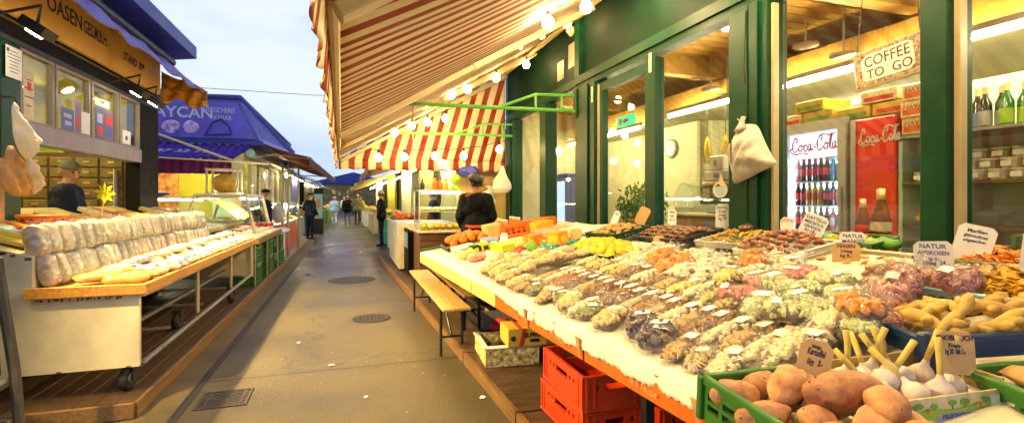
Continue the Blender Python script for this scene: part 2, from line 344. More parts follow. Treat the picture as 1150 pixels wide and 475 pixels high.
mk('lettering',(.44,.44,.64),.5,var=.03); mk('counterred',(.62,.05,.03),.4); mk('plantleaf',(.05,.20,.02),.5,var=.45,scale=20); mk('palegreen',(.45,.62,.44),.5,var=.1); mk('shelfgreen',(.18,.34,.20),.5,var=.12); mk('tinclear',(.62,.56,.40),.25,var=.3,scale=18,rand=.3)
mk('bottlegreen',(.02,.13,.02),.08,spec=.8,var=.1); mk('bottledark',(.015,.03,.02),.08,spec=.8); mk('cola',(.10,.02,.01),.1,spec=.7); mk('teal',(.02,.36,.32),.2); mk('bottleyellow',(.7,.45,.02),.25); mk('labelblue',(.15,.25,.55),.5); mk('foilgold',(.75,.55,.25),.35,metal=.7)
mk('cokered',(.80,.028,.006),.32,var=.05); mk('silver',(.60,.62,.58),.35,metal=.5,var=.08); mk('screen',(.02,.022,.028),.12,var=.4,scale=6); mk('plasticgrey',(.30,.31,.28),.5); mk('stonegrey',(.30,.28,.24),.8,bump=.2)
mk('beigemetal',(.52,.42,.24),.45,var=.1); mk('pastrywood',(.45,.22,.06),.5,var=.3); mk('cheese',(.64,.36,.02),.45,var=.2,scale=12,bump=.3); mk('egg',(.84,.70,.42),.5,var=.12,rand=.12)
mk('meat',(.45,.07,.06),.4,var=.5,scale=12,col2=(.75,.35,.3)); mk('veg',(.18,.36,.04),.5,var=.7,scale=14,col2=(.8,.45,.05)); mk('stallyellow',(.70,.58,.10),.6,var=.3); mk('concretepad',(.36,.33,.24),.7,bump=.2)
M['glass']=glass('glass',(1,1,1),.13,.02); M['caseglass']=glass('caseglass',(.93,.98,.96),.06,.03); M['coolglass']=glass('coolglass',(.95,.97,1),.03,.0); M['bottleclear']=glass('bottleclear',(.8,.9,.8),.2,.0)
M['kioskglass']=glass('kioskglass',(.9,.92,.9),.08,.03)
M['film']=film('film',.06,.18,.07,24,1.0,(.95,.93,.88)); M['filmwhite']=film('filmwhite',.34,.40,.10,16,1.0,(.95,.92,.86)); M['filmclear']=film('filmclear',.06,.10,.12)
TERR=(.30,.022,.008); CRM=(.86,.74,.50)
M['awn']=stripes('awn',1,.175,TERR,CRM,.47,.2); M['awnx']=stripes('awnx',0,.235,TERR,CRM,.45,.25); M['awnside']=stripes('awnside',0,.235,TERR,CRM,.45,.25,slant=(0,0,-.28))
M['bluewhite']=stripes('bluewhite',1,.7,(.05,.20,.52),(.62,.78,.86),.5,.3); M['tileblue']=stripes('tileblue',0,.16,(.02,.015,.16),(.06,.02,.24),.35,0); M['valred']=stripes('valred',0,.16,(.07,.008,.07),(.13,.010,.06),.5,.1)
M['farstripe']=stripes('farstripe',1,.5,(.45,.12,.03),(.75,.6,.35),.5,.3); M['redstripe']=stripes('redstripe',1,.9,(.13,.012,.014),(.24,.022,.022),.5,.2)
M['kiosktube']=emis('kiosktube',(1,.88,.4),75); M['bulb']=emis('bulb',(1,.70,.27),BULBK); M['bulbadded']=emis('bulbadded',(1,.74,.34),BULBN); M['tubelight']=emis('tubelight',(1,.88,.52),TUBEK); M['spot']=emis('spot',(1,.86,.55),30); M['coolwhite']=emis('coolwhite',(.55,.76,1),17); M['exitgreen']=emis('exitgreen',(.05,.75,.25),1.6); M['litpanel']=emis('litpanel',(1,.93,.72),2.5); M['lamp']=emis('lamp',(1,.84,.5),45)
# ================================================================ people
def hand(caps,w,d,nrm,side):
    d=d.normalized(); nrm=(nrm-d*nrm.dot(d)).normalized(); lat=d.cross(nrm)
    k=w+d*.085
    caps.append((w,k,.026,.032,2))
    for i,(off,L) in enumerate(((-.030,.066),(-.010,.076),(.011,.071),(.030,.056))):
        b=k+lat*off+d*.008; m=b+d*L*.5-nrm*.006; e=m+d*L*.42-nrm*.026
        caps.append((b,m,.0105,.0095,2)); caps.append((m,e,.0095,.008,2))
    t0=w+d*.03-lat*.028*side; t1=t0+d*.035-lat*.026*side; caps.append((t0,t1,.012,.011,2)); caps.append((t1,t1+d*.03-nrm*.012,.011,.009,2))
def body(arms,legs=None,build=1.0,headturn=0.0,headtilt=0.0,coat=0.0,lean=0.0,hands=True):
    L=[]; P=lambda x,y,z:Vector((x,y+lean*(z-.92),z))
    b=build; c=coat
    L+= [(P(-.085,0,.93),P(.085,0,.93),.125*b+c,.125*b+c,0 if c else 1),(P(-.06,0,1.05),P(.06,0,1.05),.115*b+c,.115*b+c,0),(P(-.09,.005,1.25),P(.09,.005,1.25),.125*b+c,.125*b+c,0),
         (P(-.13,-.005,1.39),P(.13,-.005,1.39),.075*b+c,.075*b+c,0),(P(0,0,1.0),P(0,0,1.36),.12*b+c,.12*b+c,0),(P(0,-.005,1.42),P(0,.01,1.54),.058,.054,2)]
    for sd,(e,w) in zip((-1,1),arms):
        s_=P(sd*.185*b,-.005,1.40); e=Vector(e); w=Vector(w)
        L+= [(s_,e,.060*b+c*.8,.048+c*.7,0),(e,w,.046+c*.7,.036+c*.5,0)]
        if hands: hand(L,w+(w-e).normalized()*.01,(w-e),Vector((-sd,.2,0)),sd)
    for sd,(k,a) in zip((-1,1),legs or (((-.10,.01,.48),(-.11,-.01,.09)),((.10,.01,.48),(.11,-.01,.09)))):
        k=Vector(k); a=Vector(a); h=P(sd*.09,0,.90)
        L+= [(h,k,.092*b,.062,1),(k,a,.060,.046,1),(a+Vector((0,-.035,-.045)),a+Vector((0,.13,-.06)),.042,.034,3)]
    hc=P(0,.02,1.635); H=Matrix.Translation(hc)@Rm(headturn,'Z')@Rm(headtilt,'X')
    q=lambda x,y,z:H@Vector((x,y,z))
    L+= [(q(0,-.02,.03),q(0,.012,.03),.088,.086,2),(q(0,.02,-.03),q(0,.045,-.075),.070,.038,2),(q(0,.09,.005),q(0,.112,-.028),.011,.016,2),
         (q(-.087,-.005,-.005),q(-.090,-.012,.02),.014,.017,2),(q(.087,-.005,-.005),q(.090,-.012,.02),.014,.017,2),
         (q(-.02,.083,-.062),q(.02,.083,-.062),.010,.010,4),(q(-.037,.089,.018),q(-.031,.091,.018),.0075,.0075,5),(q(.031,.091,.018),q(.037,.089,.018),.0075,.0075,5),
         (q(-.05,.078,.036),q(-.016,.088,.039),.010,.008,2),(q(.016,.088,.039),q(.05,.078,.036),.008,.010,2)]
    return L,H
mk('lip',(.45,.16,.13),.5)
def figure(label,caps,mats,loc,rz=0,voxel=.012,group=None,sc=1.0):
    g=G()
    for p0,p1,r0,r1,mi in caps:
        d=Vector(p1)-Vector(p0); n=8
        if d.length<1e-4: g.ball(p0,r0,2); continue
        u=d.normalized(); pts=[];rs=[]
        for k in range(5): t=PI/2*(1-k/4.0); pts.append(Vector(p0)-u*r0*math.sin(t)*.999); rs.append(max(.0008,r0*math.cos(t)))
        for k in range(5): t=PI/2*k/4.0; pts.append(Vector(p1)+u*r1*math.sin(t)*.999); rs.append(max(.0008,r1*math.cos(t)))
        g.tube(pts,rs,12)
    me=mesh('person',g,M['skin'],recalc=False)
    t=bpy.data.objects.new('t',me); COL.objects.link(t)
    rm=t.modifiers.new('r','REMESH'); rm.mode='VOXEL'; rm.voxel_size=voxel
    sm=t.modifiers.new('s','SMOOTH'); sm.factor=.5; sm.iterations=2
    bpy.context.view_layer.update()
    res=bpy.data.meshes.new_from_object(t.evaluated_get(bpy.context.evaluated_depsgraph_get()))
    bpy.data.objects.remove(t); bpy.data.meshes.remove(me)
    res.materials.clear()
    for m in mats: res.materials.append(m)
    cl=[(Vector(a),Vector(b)-Vector(a),max(1e-9,(Vector(b)-Vector(a)).length_squared),r0,r1,mi) for a,b,r0,r1,mi in caps]
    for p in res.polygons:
        c=p.center; best=9;bi=0
        for a,d,l2,r0,r1,mi in cl:
            h=max(0,min(1,(c-a).dot(d)/l2)); s_=(c-a-d*h).length-(r0+(r1-r0)*h)
            if mi>=4: s_-=.004
            if s_<best: best=s_;bi=mi
        p.material_index=min(bi,len(mats)-1); p.use_smooth=True
    res.name='person'
    o=bpy.data.objects.new('person',res); COL.objects.link(o); o.location=loc; o.rotation_euler=(0,0,rz); o.scale=(sc,sc,sc)
    return tag(o,label,'person',group)
def capmesh(H,ztop,zlow,r,bulge=1.0,brim=0):
    g=G(); prof=[]
    for k in range(9):
        t=k/8*PI/2; prof.append((r*math.cos(t)*bulge if k else r,zlow+(ztop-zlow)*math.sin(t)))
    prof[-1]=(.001,ztop)
    g.lathe([(r-.012,zlow)]+prof,18,H@Tm(0,-.005,0)@Sm(.95,1.08,1)); return g
def hairmesh(H,r=.098,low=-.06):
    g=G()
    def f(u,v):
        a=u*2*PI; t=v*PI*.5; front=max(0,math.sin(a)); zl=low+(.10)*front
        return H@Vector((r*math.cos(a)*math.cos(t)*.96,-.008+r*1.08*math.sin(a)*math.cos(t),.03+(zl-.03)*(1-v)+ .092*math.sin(t)))
    g.sheet(20,6,f,th=.012); return g
# ================================================================ ground and sky
m,n,l=newmat('concrete'); tc=objc(n); sp=n.new('ShaderNodeSeparateXYZ'); l.new(tc,sp.inputs[0])
big=ramp(n,l,noisen(n,l,.55,6,tc),.35,.7); fine=ramp(n,l,noisen(n,l,9,8,tc),.3,.75); sm_=noisen(n,l,70,4,tc)
c=mixc(n,l,big,(.062,.048,.022),(.15,.115,.05)); c=mixc(n,l,mathn(n,l,'MULTIPLY',fine,.5),c,(.07,.056,.03)); c=mixc(n,l,mathn(n,l,'MULTIPLY',ramp(n,l,noisen(n,l,160,2,tc),.55,.7),.35),c,(.26,.22,.13))
yj=mathn(n,l,'ADD',sp.outputs[1],-1.75); fr=mathn(n,l,'FRACT',mathn(n,l,'DIVIDE',mathn(n,l,'MULTIPLY_ADD',noisen(n,l,4,2,tc),.02,yj),2.9))
jl=mathn(n,l,'MAXIMUM',mathn(n,l,'LESS_THAN',fr,.007),mathn(n,l,'GREATER_THAN',fr,.993))
# reddish glow of the signs painted into the concrete further along
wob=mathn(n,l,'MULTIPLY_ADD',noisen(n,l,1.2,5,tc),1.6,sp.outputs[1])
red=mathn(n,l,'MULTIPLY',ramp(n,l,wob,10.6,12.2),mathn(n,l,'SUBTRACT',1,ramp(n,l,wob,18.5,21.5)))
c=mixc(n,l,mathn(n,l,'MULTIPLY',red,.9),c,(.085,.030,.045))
vc=n.new('ShaderNodeTexVoronoi'); vc.feature='DISTANCE_TO_EDGE'; vc.inputs['Scale'].default_value=.33
wv=n.new('ShaderNodeVectorMath'); wv.operation='ADD'; nv=n.new('ShaderNodeTexNoise'); nv.inputs['Scale'].default_value=2.5; nv.inputs['Detail'].default_value=6; l.new(tc,nv.inputs['Vector']); l.new(tc,wv.inputs[0]); l.new(nv.outputs['Color'],wv.inputs[1]); l.new(wv.outputs[0],vc.inputs['Vector'])
crk=mathn(n,l,'LESS_THAN',vc.outputs['Distance'],.005); c=mixc(n,l,mathn(n,l,'MULTIPLY',crk,.7),c,(.03,.025,.02))
st=ramp(n,l,noisen(n,l,1.7,8,tc,.7),.52,.72); c=mixc(n,l,mathn(n,l,'MULTIPLY',st,.7),c,(.06,.05,.035))
c=mixc(n,l,mathn(n,l,'MULTIPLY',jl,.92),c,(.03,.025,.02))
vor=n.new('ShaderNodeTexVoronoi'); vor.inputs['Scale'].default_value=5.5; l.new(tc,vor.inputs['Vector'])
gum=mathn(n,l,'LESS_THAN',vor.outputs['Distance'],mathn(n,l,'MULTIPLY',noisen(n,l,2.1,2,tc),.13)); c=mixc(n,l,mathn(n,l,'MULTIPLY',gum,.5),c,(.52,.47,.36))
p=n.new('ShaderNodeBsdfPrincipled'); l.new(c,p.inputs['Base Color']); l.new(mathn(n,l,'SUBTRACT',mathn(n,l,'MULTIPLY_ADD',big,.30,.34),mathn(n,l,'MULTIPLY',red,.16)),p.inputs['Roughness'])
b=n.new('ShaderNodeBump'); b.inputs['Strength'].default_value=.55; b.inputs['Distance'].default_value=.012
l.new(mathn(n,l,'SUBTRACT',mathn(n,l,'MULTIPLY_ADD',fine,.5,sm_),jl),b.inputs['Height']); l.new(b.outputs[0],p.inputs['Normal']); _out(n,l,p.outputs[0]); M['concrete']=m
g=G(); g.sheet(40,60,lambda u,v:(-300+600*u,-60+660*v,0)); o=solo('ground',g,M['concretepad'],kind='structure',loc=(0,0,0)); o.location.z=-.008
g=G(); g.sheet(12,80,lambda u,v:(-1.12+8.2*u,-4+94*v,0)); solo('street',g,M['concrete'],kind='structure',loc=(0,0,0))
g=G(); g.sheet(2,60,lambda u,v:(-1.46+.30*u,-4+94*v,0)); solo('pavement',g,mat('pave',(.115,.083,.034),.65,var=.35,scale=3,bump=.3),kind='structure',loc=(0,0,0))
g=G(); g.box((-1.165,-4,-.05),(-1.148,60,.004)); g.box((-1.118,-4,-.05),(-1.10,60,.004)); g.box((-1.148,-4,-.05),(-1.118,60,-.001))
solo('drain_channel',g,M['iron'],'long dark steel slot drain running along the left side of the street','drain')
def manhole(x,y,r,label):
    t=thing('manhole_cover',label,'manhole cover',(x,y,0)); g=G(); g.lathe([(r*.93,.002),(r*.93,.006),(r,.007),(r,.002)],40,Tm(x,y,0)); part(t,'ring',g,M['iron'])
    g=G(); g.lathe([(r*.9,.001),(r*.9,.007),(.001,.008)],36,Tm(x,y,0))
    for i in range(-4,5):
        for j in range(-4,5):
            if i*i+j*j<17: g.rbox((x+i*r*.19-r*.06,y+j*r*.19-r*.06,.006),(x+i*r*.19+r*.06,y+j*r*.19+r*.06,.012),.004)
    part(t,'lid',g,mat('lid',(.045,.038,.038),.55,metal=.4,bump=.4,bscale=60)); return t
manhole(.05,9.75,.42,'larger round iron manhole cover, further up the street')
manhole(.27,6.5,.235,'small round iron manhole cover beside the wooden bench')
t=thing('drain_grate','square dark iron drain grate set into the street near the left kerb','drain grate',(-.88,4.2,0)); g=G()
for a,b_ in (((-1.05,4.03,.001),(-.71,4.05,.008)),((-1.05,4.35,.001),(-.71,4.37,.008)),((-1.05,4.05,.001),(-1.03,4.35,.008)),((-.73,4.05,.001),(-.71,4.35,.008))): g.box(a,b_)
part(t,'frame',g,M['iron']); g=G()
for i in range(9): g.box((-1.03,4.06+i*.032,.001),(-.73,4.078+i*.032,.007))
for i in range(3): g.box((-1.0+i*.115,4.05,.0),(-.985+i*.115,4.35,.006))
part(t,'bars',g,M['iron']); g=G(); g.box((-1.03,4.05,-.03),(-.73,4.35,.0012)); part(t,'sump',g,M['black'])
# flattened litter on the concrete
for x,y,a,w,lab in ((-.15,4.75,.4,.05,'small pale scrap of paper on the concrete near the joint'),(.12,3.9,1.1,.035,'tiny crumpled paper scrap on the street near the bench legs'),(-.5,5.6,.2,.03,'white speck of litter on the shaded concrete'),(.95,3.62,.9,.05,'white scrap of paper lying against the wooden platform edge')):
    g=G(); g.sheet(3,3,lambda u,v:(w*(u-.5),w*.7*(v-.5),.004+.008*noise.noise(Vector((u*3+x,v*3,y)))+.006),th=.001)
    put(solo('paper_scrap',g,M['paper'],lab,'litter',loc=(0,0,0)),(x,y,0),(0,0,a))
# ================================================================ left: wooden platform, wheeled stall, kiosk
g=G(); W=.118
for i in range(36):
    x=-1.40-.118*(i+1)
    if x<-4.6: break
    g.rbox((x,4.03,.075),(x+.112,12.6,.10),.004)
t=thing('wooden_platform','low weathered wooden boardwalk under the left stalls','platform',(-2.8,4.03,0))
part(t,'deck',g,M['deck']); g=G(); g.rbox((-4.6,4.0,0.004),(-1.385,4.028,.11),.004); g.rbox((-1.398,4.03,0.004),(-1.37,12.6,.11),.004); part(t,'edge_board',g,M['wood'])
# ---- wheeled stall: panel profile drawn in (x,z)
t=thing('wheeled_stall','long white wheeled market stall with stepped end panel and wooden ledge','market stall',(-1.9,6.4,.1))
prof=[(-3.0,.30),(-1.42,.30),(-1.42,.83),(-2.03,.83),(-2.03,1.10),(-2.35,1.20),(-3.0,1.40)]
g=G(); g.prism(prof,.035,Matrix(((1,0,0,0),(0,0,1,4.20),(0,1,0,0),(0,0,0,1)))); pe=part(t,'end_panel',g,M['cabwhite'])
g=G(); r_=random.Random(3)
for i in range(26):
    x=-2.02+r_.random()*.5; s_=.004+r_.random()*.012; g.box((x,4.197,.80-r_.random()*.015),(x+s_,4.1995,.806))
for i in range(14):
    k=r_.random(); x=-2.05-k*.5; z=1.10+ (k*.5)*.31 ; g.box((x,4.197,z-.03),(x+.02+r_.random()*.02,4.1995,z-.012))
for x in (-2.3,-1.9,-1.5): g.box((x,4.197,.302),(x+.03,4.1995,.31))
part(pe,'rust_chip',g,M['rust'])
g=G(); g.prism(prof,.03,Matrix(((1,0,0,0),(0,0,1,8.62),(0,1,0,0),(0,0,0,1)))); part(t,'end_panel',g,M['cabwhite'])
g=G(); g.rbox((-2.05,4.165,.835),(-1.385,8.66,.875),.006); g.rbox((-1.385,4.165,.82),(-1.355,8.66,.895),.005); g.rbox((-2.05,4.135,.82),(-1.355,4.165,.895),.005); part(t,'ledge',g,M['ledgewood'])
g=G(); g.box((-2.07,4.24,.88),(-2.035,8.6,1.12)); g.prism([(-2.07,1.09),(-2.07,1.115),(-3.0,1.405),(-3.0,1.38)],4.36,Matrix(((1,0,0,0),(0,0,1,4.24),(0,1,0,0),(0,0,0,1)))); part(t,'back_shelf',g,M['creamboard'])
g=G(); g.box((-1.425,4.24,.79),(-1.40,8.6,.83)); g.box((-2.9,4.24,.45),(-2.87,8.6,.8)); part(t,'frame_rail',g,M['cabwhite'])
for y in (5.72,7.2,8.55):
    g=G(); g.cone((-1.44,y,.36),(-1.44,y,.83),.017,n=8); part(t,'leg',g,M['beigemetal'])
g=G(); g.tube([(-1.41,4.26,.32),(-1.41,8.4,.36)],.02,8); part(t,'foot_rail',g,M['steel'])
for z,x in ((.42,-1.75),(.42,-2.3)):
    g=G(); g.box((x-.02,4.3,z),(x+.02,8.5,z+.03)); part(t,'cross_rail',g,M['steel'])
for y in (4.9,5.9,6.9,7.9):
    g=G(); g.box((-2.8,y-.015,.40),(-1.44,y+.015,.42)); part(t,'cross_rail',g,M['steel'])
def wheel(x,y,r=.085):
    g=G(); g.lathe([(r*.55,-.022),(r,-.02),(r,.02),(r*.55,.022)],20,Tm(x,y,.105+r)@Rm(PI/2,'Y')@Rm(.15,'X')); w=part(t,'caster',g,M['rubber'],True)
    g=G(); g.lathe([(.001,-.026),(r*.5,-.026),(r*.5,.026),(.001,.026)],14,Tm(x,y,.105+r)@Rm(PI/2,'Y')); part(w,'hub',g,M['steel'])
    g=G(); g.box((x-.045,y-.05,.29),(x+.045,y+.05,.305)); g.box((x-.04,y-.02,.105+r*.7),(x-.033,y+.02,.30)); g.box((x+.033,y-.02,.105+r*.7),(x+.04,y+.02,.30)); part(w,'fork',g,M['darkmetal'])
for x,y in ((-1.53,4.32),(-1.75,6.2),(-1.5,7.55),(-2.7,4.4),(-2.7,8.4)): wheel(x,y)
# ---- food packets in the upright rows
def packet_proto(name,size,m,jit,labelcol,stripe):
    g=G(); l_,w_,h_=size; g.pillow(size,24,18,.40,.05,jit*.5,seed=R.random()*9)
    o=solo(name,g,m,'packet','packet',smooth=True,loc=(0,0,0))
    g=G(); g.sheet(4,4,lambda u,v:(l_*(-.22+.44*u),w_*(-.30+.6*v),h_*.5+.003-.012*((2*v-1)**2)*(.6 if h_>.06 else .3)),th=.0015)
    if labelcol: part(o,'packet_label',g,labelcol)
    g=G(); g.pillow((l_*1.04,w_*1.05,h_*1.06),22,16,.5,.12,.007,seed=4.4); g.sheet(10,3,lambda u,v:(-l_*.5-.035*v,(u-.5)*w_*(.9+.3*v),.012*math.sin(u*21)*v)); part(o,'wrapper',g,M['film'],True,False)
    return o
PA=Proto(packet_proto('food_packet',(.225,.122,.10),M['cream'],.012,M['creamwhite'],0))
PB=Proto(packet_proto('food_packet',(.225,.126,.10),M['beige'],.016,None,0))
PC=Proto(packet_proto('food_packet',(.23,.12,.10),M['creamwhite'],.014,M['papertan'],0))
cols=['pale cream','brownish beige','whitish cream']
ncol=28
rk=random.Random(77)
for row in range(2):
    for i in range(ncol):
        k=1 if i<1 else rk.choice((0,0,0,2,2,1)); y=4.31+i*.1465+R.uniform(-.008,.008)
        w=ORD[i%14]; half='near half' if i<14 else 'far half'
        o=(PA,PB,PC)[k].get('%s upright packet, %s row, %s along its %s'%(cols[k],'upper' if row else 'lower',w,half),'upright food packets along the left ledge')
        x=-1.975-.05*row-.02+R.uniform(-.015,.015); z=.88+.112+row*.212+R.uniform(-.008,.008)
        Rt=Rm(-.22+R.uniform(-.08,.08),'Y')@Rm(R.uniform(-.10,.10),'X')@Rm(R.uniform(-.22,.22),'Z')@Matrix(((0,0,1,0),(0,1,0,0),(-1,0,0,0),(0,0,0,1)))
        put(o,(x,y,z),Rt,(1+R.uniform(-.09,.06),1.12+R.uniform(-.10,.06),1+R.uniform(-.14,.14)))
# ---- flat packets lying on the ledge
def flat_proto(m,labelm,bandm):
    g=G(); g.pillow((.27,.15,.058),20,14,.62,.16,.008,seed=R.random()*9); o=solo('flat_packet',g,m,'p','packet',smooth=True,loc=(0,0,0))
    if labelm:
        g=G(); g.sheet(6,6,lambda u,v:(-.07+.12*u,-.072+.144*v,.0375-.016*abs(2*v-1)**2.2),th=.002); part(o,'packet_label',g,labelm)
    if bandm:
        g=G(); g.sheet(3,6,lambda u,v:(.06+.035*u,-.072+.144*v,.0370-.016*abs(2*v-1)**2.2),th=.002); part(o,'print_band',g,bandm)
    return o
F1=Proto(flat_proto(M['creamyel'],None,None)); F2=Proto(flat_proto(M['creamwhite'],M['flatprint'],M['purple'])); F3=Proto(flat_proto(M['creamwhite'],M['paper'],M['blueprint'])); F4=Proto(flat_proto(M['cream'],M['flatprint'],None)); F5=Proto(flat_proto(M['creamwhite'],M['beige'],M['purple']))
nm=['plain yellow','white and purple banded','white blue banded','cream purple labelled','white tan labelled']
for row in range(2):
    for i in range(20):
        y=4.30+i*.212+(.05 if row else 0); k=0 if i<2 and not (row==0 and i==9) else [1,3,4,2,1,4,3,2][(i*3+row*2)%8]
        if i==0 and row==1: k=0
        o=(F1,F2,F3,F4,F5)[k].get('%s flat packet, %s ledge row, %s from the near end'%(nm[k],'street-side' if row==0 else 'inner',ORD[i]),'flat food packets on the left ledge')
        Mx=Rm(R.uniform(-.22,.22)+(.35 if row else .1),'Z')@Rm(-.06 if row else .02,'Y')
        put(o,(-1.52-.21*row+R.uniform(-.012,.012),y,.915+.018*row),Mx,(1+R.uniform(-.08,.08),1.2,1+R.uniform(-.1,.3)))
# a third loose layer filling the foot of the upright packets
for i in range(9):
    y=4.9+i*.42
    o=(F2,F4,F3)[i%3].get('%s packet lying crosswise over the flat rows, %s from the near end'%([nm[1],nm[3],nm[2]][i%3],ORD[i]),'flat food packets on the left ledge')
    put(o,(-1.70+R.uniform(-.04,.04),y,.985),Rm(R.uniform(.4,1.1),'Z')@Rm(-.1,'Y'),.85)
# ---- things on the sloping back shelf   z ~ 1.10 + .31*(-2.03-x)
zs=lambda x:1.118+.312*(-2.05-x)
def slab(name,x,y,size,rz,m,label,cat,lm=None,lift=0,tilt=.30,txt=None):
    a,b_,h=size; g=G(); g.rbox((-a/2,-b_/2,0),(a/2,b_/2,h),.006); o=solo(name,g,m,label,cat,loc=(0,0,0))
    if lm:
        g=G(); g.box((-a*.36,-b_*.30,h+.0005),(a*.36,b_*.22,h+.002)); part(o,'cover_print',g,lm)
    put(o,(x,y,zs(x)+.008+lift),Rm(tilt,'Y')@Rm(rz,'Z')); return o
slab('flat_box',-2.30,4.36,(.36,.11,.035),.0,M['creamyel'],'long yellow packet at the near edge of the sloping shelf','packet',M['yellow'])
slab('flat_box',-2.29,4.50,(.40,.10,.04),.05,M['yellow'],'bright yellow flat carton second from the near edge of the shelf','packet',M['creamyel'])
slab('flat_box',-2.62,4.42,(.22,.12,.03),.1,M['cream'],'cream packet lying beside the yellow packets at the shelf edge','packet')
slab('chocolate_box',-2.50,4.72,(.34,.15,.03),-.1,M['paleblue'],'pale blue and white chocolate box on the sloping shelf','box',M['creamwhite'],.01)
slab('chocolate_box',-2.26,4.75,(.30,.07,.03),.1,M['red'],'narrow red box beside the pale blue chocolate box','box',M['redprint'],.02)
slab('flat_box',-2.22,4.62,(.26,.09,.035),-.05,M['creamyel'],'yellow green packet between the carton and the red box','packet',M['lime'],.0)
slab('chocolate_box',-2.42,4.93,(.32,.10,.03),.05,M['orange'],'orange flat box behind the narrow red box','box',M['yellow'],.01)
slab('chocolate_box',-2.36,5.28,(.22,.12,.05),-.3,M['orangeboard'],'bright orange red box tilted beside the pinwheel','box',M['pink'],.05,.1)
slab('chocolate_box',-2.22,5.42,(.10,.07,.05),.5,M['leafgreen'],'small green box below the pinwheel','box',None,.03)
slab('chocolate_box',-2.16,5.56,(.09,.06,.05),.2,M['red'],'small red box right of the little green box','box',None,.03)
RN=random.Random(21)
for i in range(26):
    y=5.1+i*.135; x=-2.28-RN.random()*.42
    mm=[('cream',"cream"),('creamyel',"yellow"),('beige',"beige"),('orange',"orange"),('apricot',"amber")][i%5]
    a='%s snack packet on the back shelf, %s of the near half'%(mm[1],ORD[i]) if i<13 else '%s snack packet on the back shelf, %s of the far half'%(mm[1],ORD[i-13])
    slab('snack_packet',x,y,(.24,.13,.045),RN.uniform(-.3,.3),M[mm[0]],a,'packet',M['creamwhite'] if i%2 else None,RN.uniform(0,.03),.3+RN.uniform(-.1,.1))['group']='snack packets on the sloping shelf'
slab('flat_box',-2.28,6.85,(.26,.40,.05),.1,M['yellow'],'big yellow packet above the upright row near the display case','packet',M['creamyel'],.05)
# orange basket
t=thing('plastic_basket','round orange plastic basket with slotted rim on the sloping shelf','basket',(-2.42,5.15,1.25)); g=G()
g.lathe([(.11,.0),(.155,.10),(.165,.105),(.168,.09),(.12,-.005)],24,Tm(-2.42,5.15,1.26)); b_=part(t,'bowl',g,M['orange'],True)
g=G()
for k in range(14):
    a=2*PI*k/14; g.box((-.008,.142,.05),(.008,.16,.075),Tm(-2.42,5.15,1.26)@Rm(a,'Z'))
part(b_,'slot',g,M['dkwood'])
# pinwheel
t=thing('pinwheel','bright yellow foil pinwheel on a thin stick above the packets','pinwheel',(-2.2,5.73,1.2)); g=G(); g.tube([(-2.25,5.7,1.17),(-2.21,5.72,1.55)],.005,6); part(t,'stick',g,M['yellow'])
g=G(); C0=Tm(-2.2,5.70,1.555)@Rm(-.35,'Z')@Rm(.12,'X')
for k in range(8):
    A=C0@Rm(2*PI*k/8,'Y'); g.add([(0,0,0),(.03,-.02,.055),(.012,-.006,.105),(-.022,.008,.05)],[(0,1,2),(0,2,3)],A); g.add([(0,.002,0),(.03,-.018,.055),(.012,-.004,.105),(-.022,.01,.05)],[(2,1,0),(3,2,0)],A)
part(t,'vanes',g,mat('foil',(.72,.80,.03),.35,var=.1),recalc=False); g=G(); g.ball((-2.2,5.68,1.555),.012,2); part(t,'hub',g,M['yellow'])
# ---- magazine box at the far left of the shelf
t=thing('card_rack','wooden counter rack holding picture cards at the left edge','rack',(-2.62,4.75,1.32)); g=G()
for x in (-2.78,-2.50,-2.64): g.box((x-.012,4.70,1.30),(x+.012,4.80,1.80))
for z in (1.30,1.54,1.78): g.box((-2.78,4.70,z),(-2.50,4.80,z+.02))
part(t,'frame',g,M['pastrywood'])
for z,m_ in ((1.33,'orange'),(1.57,'blueprint')):
    for x in (-2.76,-2.62):
        g=G(); g.box((x,4.712,z),(x+.105,4.72,z+.19)); q=part(t,'picture_card',g,M[m_]); g=G(); g.box((x+.02,4.708,z+.02),(x+.085,4.711,z+.15)); part(q,'print',g,M['creamwhite' if m_=='blueprint' else 'red'])
# ================================================================ kiosk
FX=-2.72
K=thing('food_kiosk','dark trader\'s kiosk with yellow name board over the left stall','kiosk',(-3.9,6.0,0))
mY=Matrix(((0,0,1,0),(1,0,0,0),(0,1,0,0),(0,0,0,1)))   # prism xy -> world y,z ; extrude along x
# facade beams and posts (near y=3 .. far y=8.65)
g=G(); g.box((FX-.10,2.2,2.84),(FX+.02,8.65,3.06)); part(K,'lintel',g,M['dkwall'])
g=G(); g.box((FX-.06,2.2,2.80),(FX+.05,8.62,2.838)); g.tube([(FX+.04,2.2,2.98),(FX+.04,8.6,2.98)],.012,6); part(K,'cable_rail',g,M['darkmetal'])
for a,b_,m_ in ((5.15,5.40,'green'),(7.98,8.66,'dkwall'),(2.2,2.4,'green')):
    g=G(); g.box((FX-.12,a,.1),(FX+.03,b_,2.80)); part(K,'post',g,M[m_])
g=G(); g.box((FX-.10,5.40,1.99),(FX+.05,7.98,2.16)); part(K,'sill',g,M['sill'])
g=G(); g.box((FX-.16,2.4,.1),(FX-.02,8.28,1.05)); part(K,'counter_front',g,M['dkwood']); g=G(); g.box((FX-.5,2.4,1.06),(FX-.03,8.28,1.10)); part(K,'counter_top',g,M['wood'])
for i,(a,b_) in enumerate(((5.40,5.92),(5.95,6.62),(6.66,7.33),(7.36,7.98))):
    g=G(); g.gridwall((a,b_),(2.16,2.80),[(a+.03,b_-.03,2.19,2.77)],.05,Matrix(((0,-1,0,FX+.03),(1,0,0,0),(0,0,1,0),(0,0,0,1)))); w=part(K,'window',g,M['windowframe'])
    g=G(); g.box((FX-.005,a+.03,2.19),(FX+.001,b_-.03,2.77)); part(w,'pane',g,M['kioskglass'])
